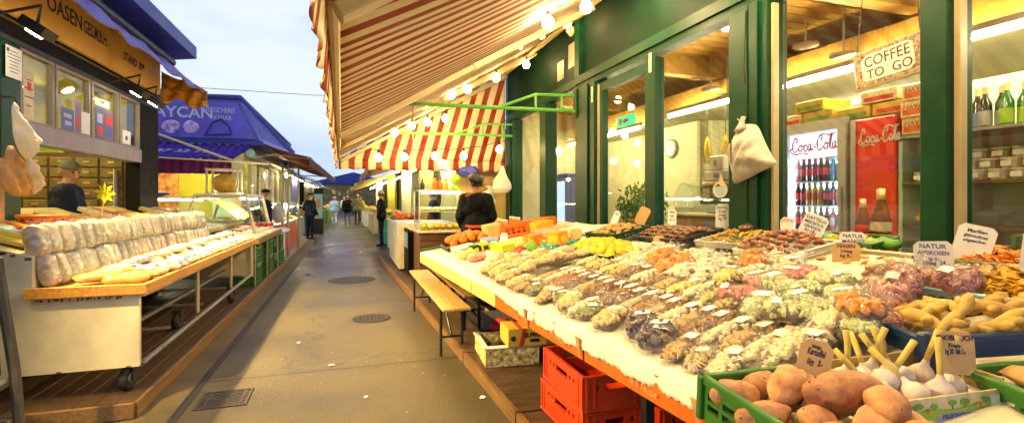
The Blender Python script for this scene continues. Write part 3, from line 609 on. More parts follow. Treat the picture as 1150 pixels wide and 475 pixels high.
# sign board, two panels
for a,b_ in ((4.6,6.93),(6.945,8.55)):
    g=G(); g.rbox((FX+.03,a,3.02),(FX+.09,b_,3.50),.006); s1=part(K,'name_board',g,M['signcream'])
    g=G(); TM=lambda y,z: Matrix(((0,0,1,FX+.0915),(1,0,0,y),(0,1,0,z),(0,0,0,1)))
    if a<5: g.text('OASEN',.21,TM(5.98,3.30),shear=.0,sx=.95,bold=.004); g.text('GES.M.B.H.',.19,TM(6.60,3.29),sx=.62,bold=.004)
    else: g.text('STAND  89*',.14,TM(7.62,3.25),sx=.9,bold=.003)
    part(s1,'lettering',g,M['ink'])
# interior
g=G(); g.box((-5.2,8.5,.1),(-2.86,8.6,3.0)); g.box((-5.3,2.2,.1),(-5.2,8.6,3.0)); g.box((-5.2,2.2,.1),(-2.86,2.3,3.0)); part(K,'inner_wall',g,M['yellwall'])
g=G(); g.box((-5.2,2.3,2.98),(-2.85,8.5,3.02)); part(K,'ceiling',g,M['yellwall']); g=G(); g.box((-5.2,2.3,.1),(-2.9,8.5,.12)); part(K,'floor',g,M['deck'])
# roof with blue eave board and purple rolled tarp
g=G(); g.prism([(-5.6,3.25),(-2.28,3.70),(-2.28,3.88),(-5.6,3.60)],7.2,Matrix(((1,0,0,0),(0,0,1,1.8),(0,1,0,0),(0,0,0,1)))); part(K,'roof',g,M['roofblue'])
g=G(); g.box((-5.3,2.2,3.03),(-5.2,8.6,3.3)); g.box((FX-.1,2.2,3.5),(FX+.05,8.6,3.62)); g.box((-5.2,8.5,3.03),(FX,8.6,3.5)); part(K,'gable',g,M['dkwall'])
def tarp(u,v):
    y=3.0+6.0*u; a=v*1.0
    x=-2.66+.47*a+.03*math.sin(u*37+v*3)*a; z=3.60-.34*a-.03*noise.noise(Vector((u*14,v*4,1)))-.12*a*a+.02*math.sin(u*55)
    return (x,y,z)
g=G(); g.sheet(70,8,tarp,th=.012); part(K,'tarpaulin',g,M['purpletarp'],True)
# rolled awning housing
g=G(); g.tube([(-2.44,2.4,3.47),(-2.44,8.4,3.47)],.055,10); part(K,'awning_roller',g,M['darkmetal'])
# lamps
def spotlamp(x,y,z,label,power=0,tilt=.6,yaw=0):
    t=thing('spot_lamp',label,'lamp',(x,y,z)); g=G(); A=Tm(x,y,z)@Rm(yaw,'Z')@Rm(tilt,'Y')
    g.box((-.16,-.10,.01),(.02,.10,.09),A); g.tube([A@V(-.1,0,.09),A@V(-.16,0,.22),(FX+.05,y,z+.16)],.012,6); part(t,'housing',g,M['black'])
    g=G(); g.lathe([(.001,-.006),(.055,-.006),(.06,.006),(.001,.008)],18,A@Tm(-.07,0,0)); part(t,'lens',g,M['lamp'])
    if power:
        L=bpy.data.lights.new('spot_lamp_light','SPOT'); L.energy=power; L.color=(1,.70,.26); L.spot_size=1.75; L.spot_blend=.5; L.shadow_soft_size=.035
        o=bpy.data.objects.new('lamp_light',L); COL.objects.link(o); o.location=A@V(-.06,0,-.03); o.rotation_euler=Euler((0,0,0)); o.parent=t; o.location=Tm(-x,-y,-z)@(A@V(-.06,0,-.03)); o.rotation_euler=(0,-.80,0)
    return t
spotlamp(-2.34,4.98,2.77,'lit black spot lamp beside the pinned notice at the left edge',LP*1.3)
spotlamp(-2.34,6.98,2.69,'lit black spot lamp under the stand number',LP)
spotlamp(-2.34,7.52,2.67,'last lit black spot lamp before the orange cloth',LP)
spotlamp(-2.34,2.7,2.92,'lit black spot lamp added out of view at the near kiosk end',LP*1.1)  # added out of view to light the stall end panel
# orange cloth bundle hanging at the far end
g=G()
def oc(u,v):
    x=-2.70+.62*u; dz=.50*(.85+.15*math.cos(u*9)); return (x,8.80+.05*math.sin(u*22+v*4)*(.4+v*.6)+.07*noise.noise(Vector((u*6,v*6,3))),3.43-.26*u-dz*v*(1-.35*u)-.02*math.sin(u*7))
g.sheet(30,14,oc,th=.008); solo('awning_bundle',g,M['orangecloth'],'gathered orange awning cloth hanging at the kiosk corner','awning',smooth=True)
# notices and posters
def poster(x,y0,y1,z0,z1,m,label,cat,lines=0,bands=(),tilt=0,name='poster',txt=None,ax='x',sgn=1,group=None):
    # flat sheet facing +x (street side of the left facade) or -x
    e=.003*sgn; g=G(); g.box((x,y0,z0),(x+e,y1,z1)); o=solo(name,g,M[m],label,cat,group,loc=(x,(y0+y1)/2,(z0+z1)/2))
    if lines:
        g=G(); r_=random.Random(int(abs(y0*100)))
        for k in range(lines):
            z=z1-(z1-z0)*(.14+.76*k/lines); w=(y1-y0)*(.45+.4*r_.random()); c0=(y0+y1)/2-w/2*(1 if k else .6)
            g.box((x+e,c0,z-(z1-z0)*.022),(x+e*1.4,c0+w*(.6 if k==0 else 1),z))
        part(o,'print',g,M['ink'])
    for (a,b_,c0,c1,mm) in bands:
        g=G(); g.box((x+e,y0+(y1-y0)*a,z0+(z1-z0)*c0),(x+e*1.5,y0+(y1-y0)*b_,z0+(z1-z0)*c1)); part(o,'printed_area',g,M[mm])
    if txt:
        g=G(); yy=(y0+y1)/2
        TM=Matrix(((0,0,sgn,x+e*1.3),(sgn,0,0,yy),(0,1,0,z0+(z1-z0)*.6),(0,0,0,1)))
        g.text(txt,(z1-z0)*.32,TM,ext=.0008,sx=.75); part(o,'lettering',g,M['ink'])
    return o
poster(FX+.045,5.17,5.38,2.50,2.76,'paper','white printed notice pinned to the dark post at the top left','notice',7,(( .05,.2,.8,.92,'inkblue'),),name='notice')
poster(FX+.033,5.43,5.58,2.20,2.60,'bagpink','narrow pink poster with red emblem on the first kiosk window','poster',4,((.35,.7,.62,.8,'redprint'),))
poster(FX+.033,6.02,6.26,2.19,2.40,'blueprint','low blue poster on the second kiosk window','poster',0,((.2,.8,.55,.75,'lettering'),(.3,.8,.2,.4,'lettering')))
poster(FX+.036,6.28,6.40,2.19,2.52,'purple','slim purple bottle poster beside the low blue poster','poster',0,((.3,.7,.1,.5,'redprint'),))
poster(FX+.033,6.42,6.59,2.19,2.42,'paper','plain white sheet on the second kiosk window','notice')
poster(FX+.033,6.72,6.92,2.18,2.53,'blueprint','dark blue poster under the white paper strip','poster',0,((.2,.8,.5,.8,'lettering'),(.2,.8,.1,.4,'redprint')))
poster(FX+.033,6.95,7.15,2.18,2.51,'purple','red and purple poster next to the dark blue one','poster',0,((.1,.9,.55,.85,'redprint'),(.1,.9,.1,.45,'blueprint')))
poster(FX+.036,6.70,7.05,2.545,2.63,'paper','white paper strip with handwriting above two posters','notice',0,name='notice',txt='TABAKAL')
poster(FX+.033,7.42,7.66,2.19,2.36,'paper','small white sheet on the last kiosk window','notice',0,((.35,.6,.3,.6,'ink'),),name='notice')
# ---- drawer cabinet inside, man, boxes
t=thing('drawer_cabinet','wall cabinet of small dark wooden drawers inside the kiosk','cabinet',(-3.6,8.3,.1)); g=G(); g.box((-4.6,8.12,.12),(-2.90,8.48,2.10)); part(t,'carcass',g,M['dkwood'])
for i in range(6):
    for j in range(8):
        y=-4.56+i*.275; z=.95+j*.14; g=G(); g.rbox((y,8.10,z),(y+.25,8.118,z+.12),.006); d=part(t,'drawer',g,M['drawer'])
        g=G(); g.box((y+.09,8.085,z+.05),(y+.16,8.099,z+.075)); part(d,'handle',g,M['foilgold']); 
for i,(y,lab) in enumerate(((-3.95,'pale carton with fruit print on top of the drawer cabinet'),(-3.54,'yellow carton next to the blue tarpaulin'),(-4.45,'cream carton at the far left of the cabinet top'))):
    g=G(); g.rbox((y,8.14,2.105),(y+.36 if i!=1 else y+.18,8.42,2.27 if i!=1 else 2.22),.008); o=solo('carton',g,M[['cardyellow','yellow','cream'][i]],lab,'box'); g=G(); g.box((y+.05,8.136,2.13),(y+.13 if i==1 else y+.30,8.139,2.20)); part(o,'print',g,M['leafgreen'])
g=G(); g.sheet(16,6,lambda u,v:(-3.30+.38*u,8.10+.32*v,2.125+.045*math.sin(v*PI)+.012*math.sin(u*25)),th=.01); solo('folded_tarpaulin',g,M['bluetarp'],'bright blue folded tarpaulin lying on the drawer cabinet','tarpaulin',smooth=True)
g=G(); g.gridwall((3.2,5.2),(1.5,2.4),[(3.3,5.1,1.6,2.3)],.04,Matrix(((0,-1,0,-5.15),(1,0,0,0),(0,0,1,0),(0,0,0,1)))); o=solo('picture_frame',g,M['dkwood'],'dark framed panel on the kiosk back wall behind the man','frame'); g=G(); g.box((-5.195,3.3,1.6),(-5.185,5.1,2.3)); part(o,'panel',g,M['papertan'])
g=G(); g.box((-3.0,8.0,1.12),(-2.99,8.2,1.9)); solo('price_list',g,M['paper'],'tall white price list hanging inside at the kiosk counter end','notice')
g=G(); g.cone((-4.0,3.5,2.9),(-4.0,8.0,2.9),.025,n=8); o=solo('tube_lamp',g,M['kiosktube'],'lit fluorescent tube under the kiosk ceiling','lamp'); g=G(); g.box((-4.06,3.4,2.93),(-3.94,8.1,2.975)); part(o,'fitting',g,M['white'])
caps,H=body([((-.27,.05,1.14),(-.24,.22,.98)),((.27,.06,1.14),(.22,.24,1.0))],headturn=-.9,headtilt=-.22,coat=.03,build=1.08)
o=figure('man in grey beanie and dark navy jacket looking down behind the kiosk counter',caps,[M['navy'],M['jeans'],M['skin'],M['black'],M['lip'],M['hair']],(-3.0,6.85,.16),-1.15,.008)
g=capmesh(H,.135,.035,.101); g.v=[p for p in g.v]; o2=mesh('beanie',g,M['beanie'],True); b2=bpy.data.objects.new('beanie',o2); COL.objects.link(b2); b2.parent=o
# ---- hanging bags at the left post, red and white sign
def hangbag(name,pts,m,label,seed):
    g=G(); n=36; prof=[]
    for i in range(len(pts)-1):
        for k in range(5): prof.append(tuple(a+(b_-a)*(k/5) for a,b_ in zip(pts[i],pts[i+1])))
    prof.append(pts[-1])
    vs=[];L=len(prof)
    for i,(x,y,z,rx,ry) in enumerate(prof):
        for k in range(n):
            a=2*PI*k/n; q=1+.30*noise.noise(Vector((math.cos(a)*1.5,math.sin(a)*1.5,z*7+seed)))+.13*math.sin(a*7+seed+z*9)*(1-.6*i/L)+.10*noise.noise(Vector((math.cos(a)*5,math.sin(a)*5,z*30+seed)))
            vs.append((x+rx*math.cos(a)*q,y+ry*math.sin(a)*q,z))
    fs=[(i*n+k,i*n+(k+1)%n,(i+1)*n+(k+1)%n,(i+1)*n+k) for i in range(L-1) for k in range(n)]+[tuple(range(n)),tuple((L-1)*n+k for k in range(n))]
    g.add(vs,fs); return solo(name,g,M[m],label,'bag',smooth=True)
for nm_,out,c,m_,lab,sd in (
  ('carrier_bag',[(19,168),(24,164),(29,170),(36,188),(43,204),(48,217),(34,219),(22,217),(13,206),(14,190)],(29,198),'bagtan','tan paper bag hanging lowest on the left post',7),
  ('carrier_bag',[(37,176),(43,177),(49,189),(51,204),(47,217),(42,214),(38,200),(35,188)],(43,198),'bagpink','pale pinkish plastic bag hanging beside the tan one',4),
  ('carrier_bag',[(24,116),(28,124),(34,136),(44,145),(54,153),(49,160),(47,170),(43,179),(36,176),(28,166),(23,152),(22,138),(21,124)],(36,157),'bagwhite','white knotted carrier bag hanging on the left post, upper one',1)):
    x0_={7:-2.38,4:-2.35,1:-2.36}[sd]
    g=cushion([(a-25,b_-115) for a,b_ in out],(c[0]-25,c[1]-115),.0100,.0067,x0_,1,.055,4.66,2.21,sd,10,.015)
    solo(nm_,g,M[m_],lab,'bag',smooth=True)
g=G(); g.tube([(-2.68,4.66,2.24),(-2.34,4.63,2.24),(-2.33,4.63,2.20)],.008,6); solo('wall_hook',g,M['iron'],'long dark hook on the left post carrying the bags','hook')
t=thing('round_sign','red and white round plate fixed to the post at the left edge','sign',(-2.62,4.62,2.2)); g=G(); g.lathe([(.001,0),(.26,0),(.26,.015),(.001,.015)],32,Tm(-2.66,4.62,2.12)@Rm(PI/2,'X')@Rm(-.35,'Y')); part(t,'plate',g,M['white'])
g=G(); g.lathe([(.20,.0),(.262,.0),(.262,.02),(.20,.02)],32,Tm(-2.66,4.62,2.12)@Rm(PI/2,'X')@Rm(-.35,'Y')); part(t,'rim',g,M['redcloth'])
# ---- wicker chair at the lower left edge
t=thing('wicker_chair','dark woven wicker chair cut by the left edge','chair',(-2.35,3.35,0)); 
g=G(); g.tube([(-1.80,3.62,.0),(-1.82,3.60,.5),(-1.86,3.52,1.16)],.028,8); g.tube([(-2.32,3.72,0),(-2.32,3.70,.5),(-2.33,3.62,1.16)],.02,8); part(t,'back_leg',g,M['wicker'])
g=G(); g.tube([(-1.84,3.10,0),(-1.84,3.10,.45)],.02,8); g.tube([(-2.36,3.2,0),(-2.36,3.2,.45)],.02,8); part(t,'front_leg',g,M['wicker'])
g=G(); g.sheet(14,18,lambda u,v:(-1.86-.44*u,3.56-.0*u+.10*u-.08*v-.03*math.sin(u*PI),.50+.66*v+.01*math.sin(u*44)*math.sin(v*57)),th=.022); part(t,'backrest',g,M['wicker'])
g=G(); g.rbox((-2.36,3.10,.42),(-1.83,3.60,.47),.012); part(t,'seat',g,M['wicker'])
g=G(); g.tube([(-1.83,3.6,.22),(-1.84,3.12,.22)],.012,6); g.tube([(-2.33,3.68,.22),(-1.83,3.6,.22)],.012,6); part(t,'stretcher',g,M['wicker'])
# ================================================================ second left stall: egg table, glass case, green crates
t=thing('egg_table','low wooden table of egg trays beyond the packet stall','table',(-1.75,10.1,.1))
g=G(); g.rbox((-2.75,8.78,.80),(-1.38,11.6,.84),.006); part(t,'tabletop',g,M['ledgewood'])
g=G(); g.rbox((-1.38,8.78,.78),(-1.355,11.6,.875),.005); g.rbox((-2.75,8.755,.78),(-1.355,8.78,.875),.005); part(t,'edge_board',g,M['wood'])
for x,y in ((-1.43,8.85),(-1.43,10.1),(-1.43,11.5),(-2.7,8.85),(-2.7,11.5)):
    g=G(); g.cone((x,y,.1),(x,y,.80),.018,n=8); part(t,'leg',g,M['steel'])
# trays of eggs : each tray is a thing holding two rows of egg boxes
def eggtray(m1):
    g=G(); g.rbox((-.15,-.15,0),(.15,.15,.03),.008); o=solo('egg_tray',g,M['card'],'t','egg tray',loc=(0,0,0)); g=G(); r_=random.Random(5)
    for i in range(5):
        for j in range(5): g.ball((-.12+.06*i,-.12+.06*j,.05),(.023,.023,.03),2,jit=.02,seed=i)
    part(o,'eggs',g,M[m1],True)['kind']='stuff' if False else 'thing'
    return o
E1=Proto(eggtray('egg')); E2=Proto(eggtray('creamwhite'))
for r_ in range(4):
    for i in range(8):
        o=(E1 if (i+r_)%3 else E2).get('%s egg tray, %s row of the low table, %s from its near end'%('buff' if (i+r_)%3 else 'white',['street-side','second','third','innermost'][r_],ORD[i]),'egg trays on the low table')
        put(o,(-1.55-.315*r_,8.98+.325*i,.842+.035*r_+(.09 if r_>1 else 0)),Rm(.12+.05*(r_>1),'Y'))
for o in COL.objects:
    if o.name.startswith('eggs') and 'kind' in o: del o['kind']
def lattice_crate(name,size,m,label,cat='crate',cells=(7,4),group=None,th=.012):
    L_,W_,H_=size; t=thing(name,label,cat,(0,0,0),0,group)
    def side(l,n1,n2,A):
        g=G(); ho=[]; cw=(l-.06)/n1; ch=(H_-.07)/n2
        for i in range(n1):
            for j in range(n2): ho.append((-l/2+.03+i*cw+.012,-l/2+.03+(i+1)*cw-.012 if False else -l/2+.03+(i+1)*cw-.004,.03+j*ch+.008,.03+(j+1)*ch-.004))
        g.gridwall((-l/2,l/2),(0,H_),ho,th,A); g.rbox((-l/2-.006,-.006,H_-.025),(l/2+.006,th+.006,H_+.004),.004,A)
        for s_ in (-1,1): g.rbox((s_*l/2-.014,-.005,0),(s_*l/2+.014,th+.005,H_),.004,A)
        return part(t,'side_wall',g,m)
    side(L_,cells[0],cells[1],Tm(0,-W_/2,0)); side(L_,cells[0],cells[1],Tm(0,W_/2-th,0))
    side(W_,max(2,int(cells[0]*W_/L_)),cells[1],Tm(-L_/2+th,0,0)@Rm(PI/2,'Z')); side(W_,max(2,int(cells[0]*W_/L_)),cells[1],Tm(L_/2,0,0)@Rm(PI/2,'Z'))
    g=G(); g.box((-L_/2+.01,-W_/2+.01,.0),(L_/2-.01,W_/2-.01,.012)); part(t,'base',g,m); return t
GC=Proto(lattice_crate('plastic_crate',(.58,.38,.30),M['greencrate'],'c'))
spots=[(-1.62,9.25,.11,'bottom'),(-1.62,9.25,.415,'upper'),(-1.62,10.62,.11,'bottom'),(-1.62,10.62,.415,'upper'),(-1.60,11.95,.11,'bottom'),(-1.60,11.95,.415,'upper')]
for i,(x,y,z,w) in enumerate(spots):
    o=GC.get('green lattice crate, %s one of the %s stack under the egg table'%(w,['near','middle','far'][i//2]),'green crates under the egg table'); put(o,(x,y,z),(0,0,PI/2+R.uniform(-.05,.05)))
# wrapped trays on the far crates
for i in range(3):
    g=G(); g.pillow((.5,.3,.12),14,10,.7,0,.02,M=Tm(-1.55,11.8+.3*i,.80)@Rm(.3*i,'Z'),seed=i); solo('wrapped_tray',g,M['bagwhite'],'white film wrapped tray on the far green crates, %s along'%ORD[i],'tray','wrapped trays',True)
g=G(); g.rbox((-1.95,11.1,.92),(-1.5,11.45,.95),.005); o=solo('berry_tray',g,M['white'],'white tray packed with red jars at the end of the egg table','tray')
for i in range(5):
    for j in range(3):
        g=G(); g.lathe([(.03,0),(.034,.01),(.034,.06),(.026,.07)],10,Tm(-1.91+.09*i,11.17+.1*j,.952)); q=solo('jar',g,M['red'],'small red jar, %s along and %s deep on the white jar tray'%(ORD[i],ORD[j]),'jar','red jars on the white tray'); g=G(); g.cone((-1.91+.09*i,11.17+.1*j,1.0225),(-1.91+.09*i,11.17+.1*j,1.036),.03,n=10); part(q,'lid',g,M['white'])
# glass cheese case with slanted frame
t=thing('display_case','slanted glass cheese case with pale wooden frame','display case',(-2.1,10.2,.9)); fr=M['beige']
x0,x1,xt0,xt1,y0,y1,zb,zt=-2.62,-1.55,-2.45,-1.68,9.55,11.3,.92,1.56
g=G()
for y in (y0,y1):
    g.tube([(x0,y,zb),(xt0,y,zt),(xt1,y,zt),(x1,y,zb)],.032,6)
for a in ((xt0,zt),(xt1,zt)): g.tube([(a[0],y0,a[1]),(a[0],y1,a[1])],.03,6)
g.tube([(x1,y0,zb),(x1,y1,zb)],.03,6); part(t,'frame',g,mat('caseframe',(.74,.60,.34),.5))
g=G(); g.sheet(1,1,lambda u,v:(x1+(xt1-x1)*v-.002,y0+(y1-y0)*u,zb+(zt-zb)*v),th=.005); part(t,'glass_front',g,M['caseglass']); g=G(); g.add([(x0,y0,zb),(x1,y0,zb),(xt1,y0,zt),(xt0,y0,zt)],[(0,1,2,3)]); part(t,'glass_end',g,M['caseglass'])
g=G(); g.box((x0,y0,zb-.02),(x1,y1,zb)); part(t,'base',g,M['white']); g=G(); g.sheet(6,8,lambda u,v:(xt0+(x1-.3-xt0)*u,y0+.25+(y1-y0-.3)*v,zt-.07-.35*u*u+.02*math.sin(v*12)),th=.006); part(t,'inner_shelf',g,mat('parchment',(.66,.62,.18),.5,bump=.2))
g=G(); g.cone((xt1-.1,y0+.1,zt-.05),(xt1-.1,y1-.1,zt-.05),.014,n=8); part(t,'lamp_tube',g,M['tubelight'])
for i in range(9):
    x=-2.45+.3*(i%3); y=9.75+.45*(i//3); g=G(); g.rbox((x-.11,y-.14,.925),(x+.11,y+.14,.925+.06+.03*(i%2)),.02); solo('cheese_block',g,M[['cheese','cream','meat'][i%3]],'%s slab in the slanted glass case, %s row'%(['yellow cheese','pale cheese','reddish sausage'][i%3],['near','middle','far'][i//3]),'food','slabs in the glass case')
# amber snack box on the case
t=thing('snack_box','glass box heaped with amber snacks standing on the cheese case','display box',(-2.05,10.2,1.6)); 
g=G()
for a in ((-2.32,9.75),(-1.85,9.75),(-2.32,10.15),(-1.85,10.15)): g.box((a[0]-.015,a[1]-.015,1.595),(a[0]+.015,a[1]+.015,2.02))
g.box((-2.34,9.73,1.59),(-1.83,10.17,1.615)); g.box((-2.34,9.73,2.0),(-1.83,10.17,2.03)); part(t,'frame',g,M['creamwhite']); g=G(); g.ball((-2.085,9.95,1.78),(.21,.17,.17),3,jit=.12); part(t,'contents',g,M['cheese'],True)
# ================================================================ butcher shop beyond
B=thing('butcher_shop','purple roofed butcher\'s shop with a picture sign and shop windows','shop',(-4,15,0))
BX=-2.15; BY=11.9
g=G(); g.box((-6.5,BY,2.05),(BX,BY+.12,2.72)); g.box((BX-.12,BY+.13,2.42),(BX,21.5,2.72)); g.box((-6.5,BY+.12,.0),(BX-.1,21.5,.02)); g.box((-6.5,21.4,.03),(BX,21.5,2.72)); g.box((-6.4,BY+.2,.02),(-6.3,21.4,2.72)); part(B,'wall',g,M['palewall'])
g=G(); g.box((-6.3,BY+.13,2.73),(BX-.12,21.4,2.76)); part(B,'ceiling',g,M['palewall'])
# roof body: sign face then slope to the right
mXZ=lambda y:Matrix(((1,0,0,0),(0,0,1,y),(0,1,0,0),(0,0,0,1)))
g=G(); g.prism([(-6.6,2.74),(-1.8,2.74),(-2.2,3.62),(-6.6,3.5)],9.6,mXZ(BY-.02)); part(B,'roof',g,M['panelblue'])
g=G(); g.tube([(-6.6,BY-.06,3.55),(-2.2,BY-.06,3.66),(-1.15,BY-.06,2.50)],.05,6); g.tube([(-2.2,BY-.06,3.66),(-2.2,21.4,3.66)],.05,6); g.box((-6.6,BY-.10,2.66),(-1.75,BY-.03,2.74)); part(B,'roof_trim',g,M['roofblue'])
g=G(); g.prism([(-1.80,2.80),(-2.2,3.58),(-1.22,2.56)],.06,mXZ(BY-.05)); part(B,'side_panel',g,M['panelblue'])
g=G(); g.prism([(-6.5,2.78),(-1.88,2.78),(-2.25,3.54),(-6.5,3.44)],.03,mXZ(BY-.07)); s_=part(B,'sign_panel',g,M['butcherpurple'])
TX=lambda x,y,z:Matrix(((1,0,0,x),(0,0,-1,y),(0,1,0,z),(0,0,0,1)))
g=G(); g.text('AYCAN',.31,TX(-3.22,BY-.074,3.28),bold=.006); g.text('FLEISCHEREI',.15,TX(-2.56,BY-.074,3.36),sx=.66); g.text('KEBAB',.14,TX(-2.52,BY-.074,3.20),sx=.8); part(s_,'lettering',g,M['lettering'])
g=G()
for i,(x,w,h) in enumerate(((-4.2,.26,.26),(-3.85,.30,.24),(-3.45,.30,.26),(-3.1,.26,.24))): g.ball((x,BY-.075,2.99),(w*.55,.012,h*.55),2,jit=.2,seed=i)
part(s_,'picture',g,mat('picfood',(.30,.22,.62),.5,var=.5,scale=14,col2=(.5,.36,.66)))
g=G(); g.tube([(-2.85,BY-.075,2.85),(-2.72,BY-.075,3.10),(-2.55,BY-.075,3.18),(-2.42,BY-.075,3.05),(-2.36,BY-.075,2.88),(-2.60,BY-.075,2.86),(-2.85,BY-.075,2.85)],.022,6); part(s_,'outline_picture',g,M['roofblue'])
# tiled lean-to awning under the sign with phone number, red scalloped valance
g=G(); g.sheet(60,6,lambda u,v:(-6.2+4.25*u-.22*v*u,BY-.05-.9*v,2.64-.36*v+.018*math.sin(u*4.1*2*PI/.16*1.0)),th=.015); aw=part(B,'awning',g,M['tileblue'],True)
g=G(); g.text('01/587 32 71',.26,Matrix(((1,0,0,-3.35),(0,.93,-.37,BY-.62),(0,.37,.93,2.447),(0,0,0,1))),ext=.002,sx=1.0,shear=.2); part(aw,'lettering',g,M['lettering'])
g=G(); g.sheet(60,3,lambda u,v:(-6.2+4.03*u,BY-.97-.02*math.sin(u*4.03*2*PI/.16),2.275-.28*v-.012*abs(math.sin(u*4.03*PI/.16))*(v>.9)),th=.012); part(aw,'valance',g,M['valred'])
# shop front facing us: opening with counter
g=G(); g.box((BX-.22,BY-.04,.02),(BX-.02,BY+.2,2.05)); part(B,'corner_post',g,M['beigemetal']); 
for y in (13.8,15.7,17.6,19.5,21.35):
    g=G(); g.box((BX-.12,y-.06,.02),(BX,y+.06,2.42)); part(B,'post',g,M['white'])
for i,y in enumerate((12.1,13.86,15.76,17.66,19.56)):
    y1_=(13.74,15.64,17.54,19.44,21.29)[i]; g=G(); g.gridwall((y,y1_),(1.35,2.40),[(y+.05,(y+y1_)/2-.03,1.4,2.35),((y+y1_)/2+.03,y1_-.05,1.4,2.35)],.06,Matrix(((0,-1,0,BX-.02),(1,0,0,0),(0,0,1,0),(0,0,0,1)))); w=part(B,'window',g,M['white'])
    g=G(); g.box((BX-.06,y+.05,1.4),(BX-.055,y1_-.05,2.35)); part(w,'pane',g,M['glass'])
g=G(); g.box((BX-.14,12.1,.03),(BX-.02,21.3,1.34)); part(B,'dado',g,M['steel'])
g=G(); g.tube([(BX+.12,12,2.50),(BX+.12,21,2.50)],.09,10); part(B,'awning_box',g,M['paleblue'])
g=G(); g.box((-3.9,18,.03),(-3.8,18.1,2.7)); g.box((-6.2,16.5,.03),(-2.4,16.6,2.7)); part(B,'partition',g,M['yellwall'])
g=G(); g.box((-5.35,16.40,1.2),(-4.62,16.48,2.3)); o=solo('wall_menu',g,mat('menured',(.62,.06,.03),.5,var=.6,scale=7,col2=(.75,.3,.08)),'red menu board on the wall inside the butcher\'s shop','sign')
g=G(); g.box((-3.75,16.38,1.0),(-3.0,16.46,2.2)); solo('wall_panel',g,M['palegreen'],'pale green panel beside the red menu board','panel')
for i,y in enumerate((13.2,15.2,19.0)):
    g=G(); g.cone((-4.6,y,2.66),(-2.7,y,2.66),.03,n=8); o=solo('tube_lamp',g,M['tubelight'],'lit tube under the butcher\'s shop ceiling, %s from the corner'%ORD[i],'lamp'); g=G(); g.box((-4.7,y-.05,2.69),(-2.6,y+.05,2.725)); part(o,'fitting',g,M['white'])
# refrigerated counter facing us
def glasscounter(name,label,x0,x1,y0,y1,m,along='y',zt=1.30,contents='meat'):
    t=thing(name,label,'counter',((x0+x1)/2,(y0+y1)/2,.02)); g=G(); g.rbox((x0,y0,.02),(x1,y1,.78),.02); part(t,'body',g,M[m]); g=G(); g.rbox((x0-.02,y0-.02,.785),(x1+.02,y1+.02,.84),.01); part(t,'rim',g,M['steel'])
    g=G(); g.box((x0,y0,zt-.03),(x1,y1,zt)); part(t,'top',g,M['silver'])
    g=G()
    if along=='y': g.sheet(2,6,lambda u,v:(x1-.02-.22*v*v,y0+(y1-y0)*u,.84+(zt-.84)*v),th=.006)
    else: g.sheet(2,6,lambda u,v:(x0+(x1-x0)*u,y0+.02+.1*v*v,.84+(zt-.84)*v),th=.006)
    part(t,'glass_front',g,M['caseglass'],True)
    g=G(); g.sheet(14,14,lambda u,v:(x0+.06+(x1-x0-.2)*u,y0+.14+(y1-y0-.2)*v,.93+.05*noise.noise(Vector((u*9*(x1-x0),v*9*(y1-y0),x0)))-.1*u),th=.02); part(t,'contents',g,M[contents])
    g=G(); g.cone((x0+.1,y0+.12,zt-.06),(x0+.1 if along=='y' else x1-.1,y1-.1 if along=='y' else y0+.12,zt-.06),.014,n=8); part(t,'lamp_tube',g,M['tubelight'])
    return t
glasscounter('cooled_counter','long glass meat counter under the blue tiled awning',-4.6,-2.4,11.2,11.85,'paleblue','x',1.55)
for y in (0,):
    o=thing('napkin_tray','pile of purple napkins on the meat counter','napkins',(-3.7,11.4,1.56)); g=G(); g.ball((-3.7,11.45,1.60),(.4,.15,.05),2,jit=.3); part(o,'napkins',g,M['purple'],True)
glasscounter('cooled_counter','first red based meat counter along the street front',-2.10,-1.72,14.2,16.2,'counterred','y',1.35)
glasscounter('cooled_counter','second red based meat counter farther along the street front',-2.10,-1.72,16.4,18.6,'counterred','y',1.40)
glasscounter('cooled_counter','silver drinks counter beside the standing man',-2.10,-1.68,18.9,20.4,'silver','y',1.3,'veg')
g=G(); g.rbox((-2.0,12.7,.02),(-1.55,13.9,.72),.03); o=solo('chest_freezer',g,M['white'],'white chest with red lid beyond the egg table','freezer'); g=G(); g.rbox((-2.02,12.68,.73),(-1.53,13.92,.86),.03); part(o,'lid',g,M['redcloth'])
for x,y,i in ((-1.62,13.95,0),(-1.5,14.1,1),(-1.45,16.3,2)):
    g=G(); g.cone((x,y,.02),(x,y,2.45),.03,n=10); o=solo('awning_post',g,M['steel'],'steel awning post, %s one along the butcher\'s front'%ORD[i],'post','posts along the butcher front'); g=G(); g.lathe([(.06,.02),(.06,.035),(.035,.05)],12,Tm(x,y,0)); part(o,'base_plate',g,M['steel'])
# wrapped bundle by the poles
g=G(); g.ball((-1.72,14.0,1.15),(.16,.16,.24),3,jit=.25); solo('wrapped_bundle',g,M['bagwhite'],'pale film wrapped bundle by the butcher\'s steel poles','bundle',smooth=True)
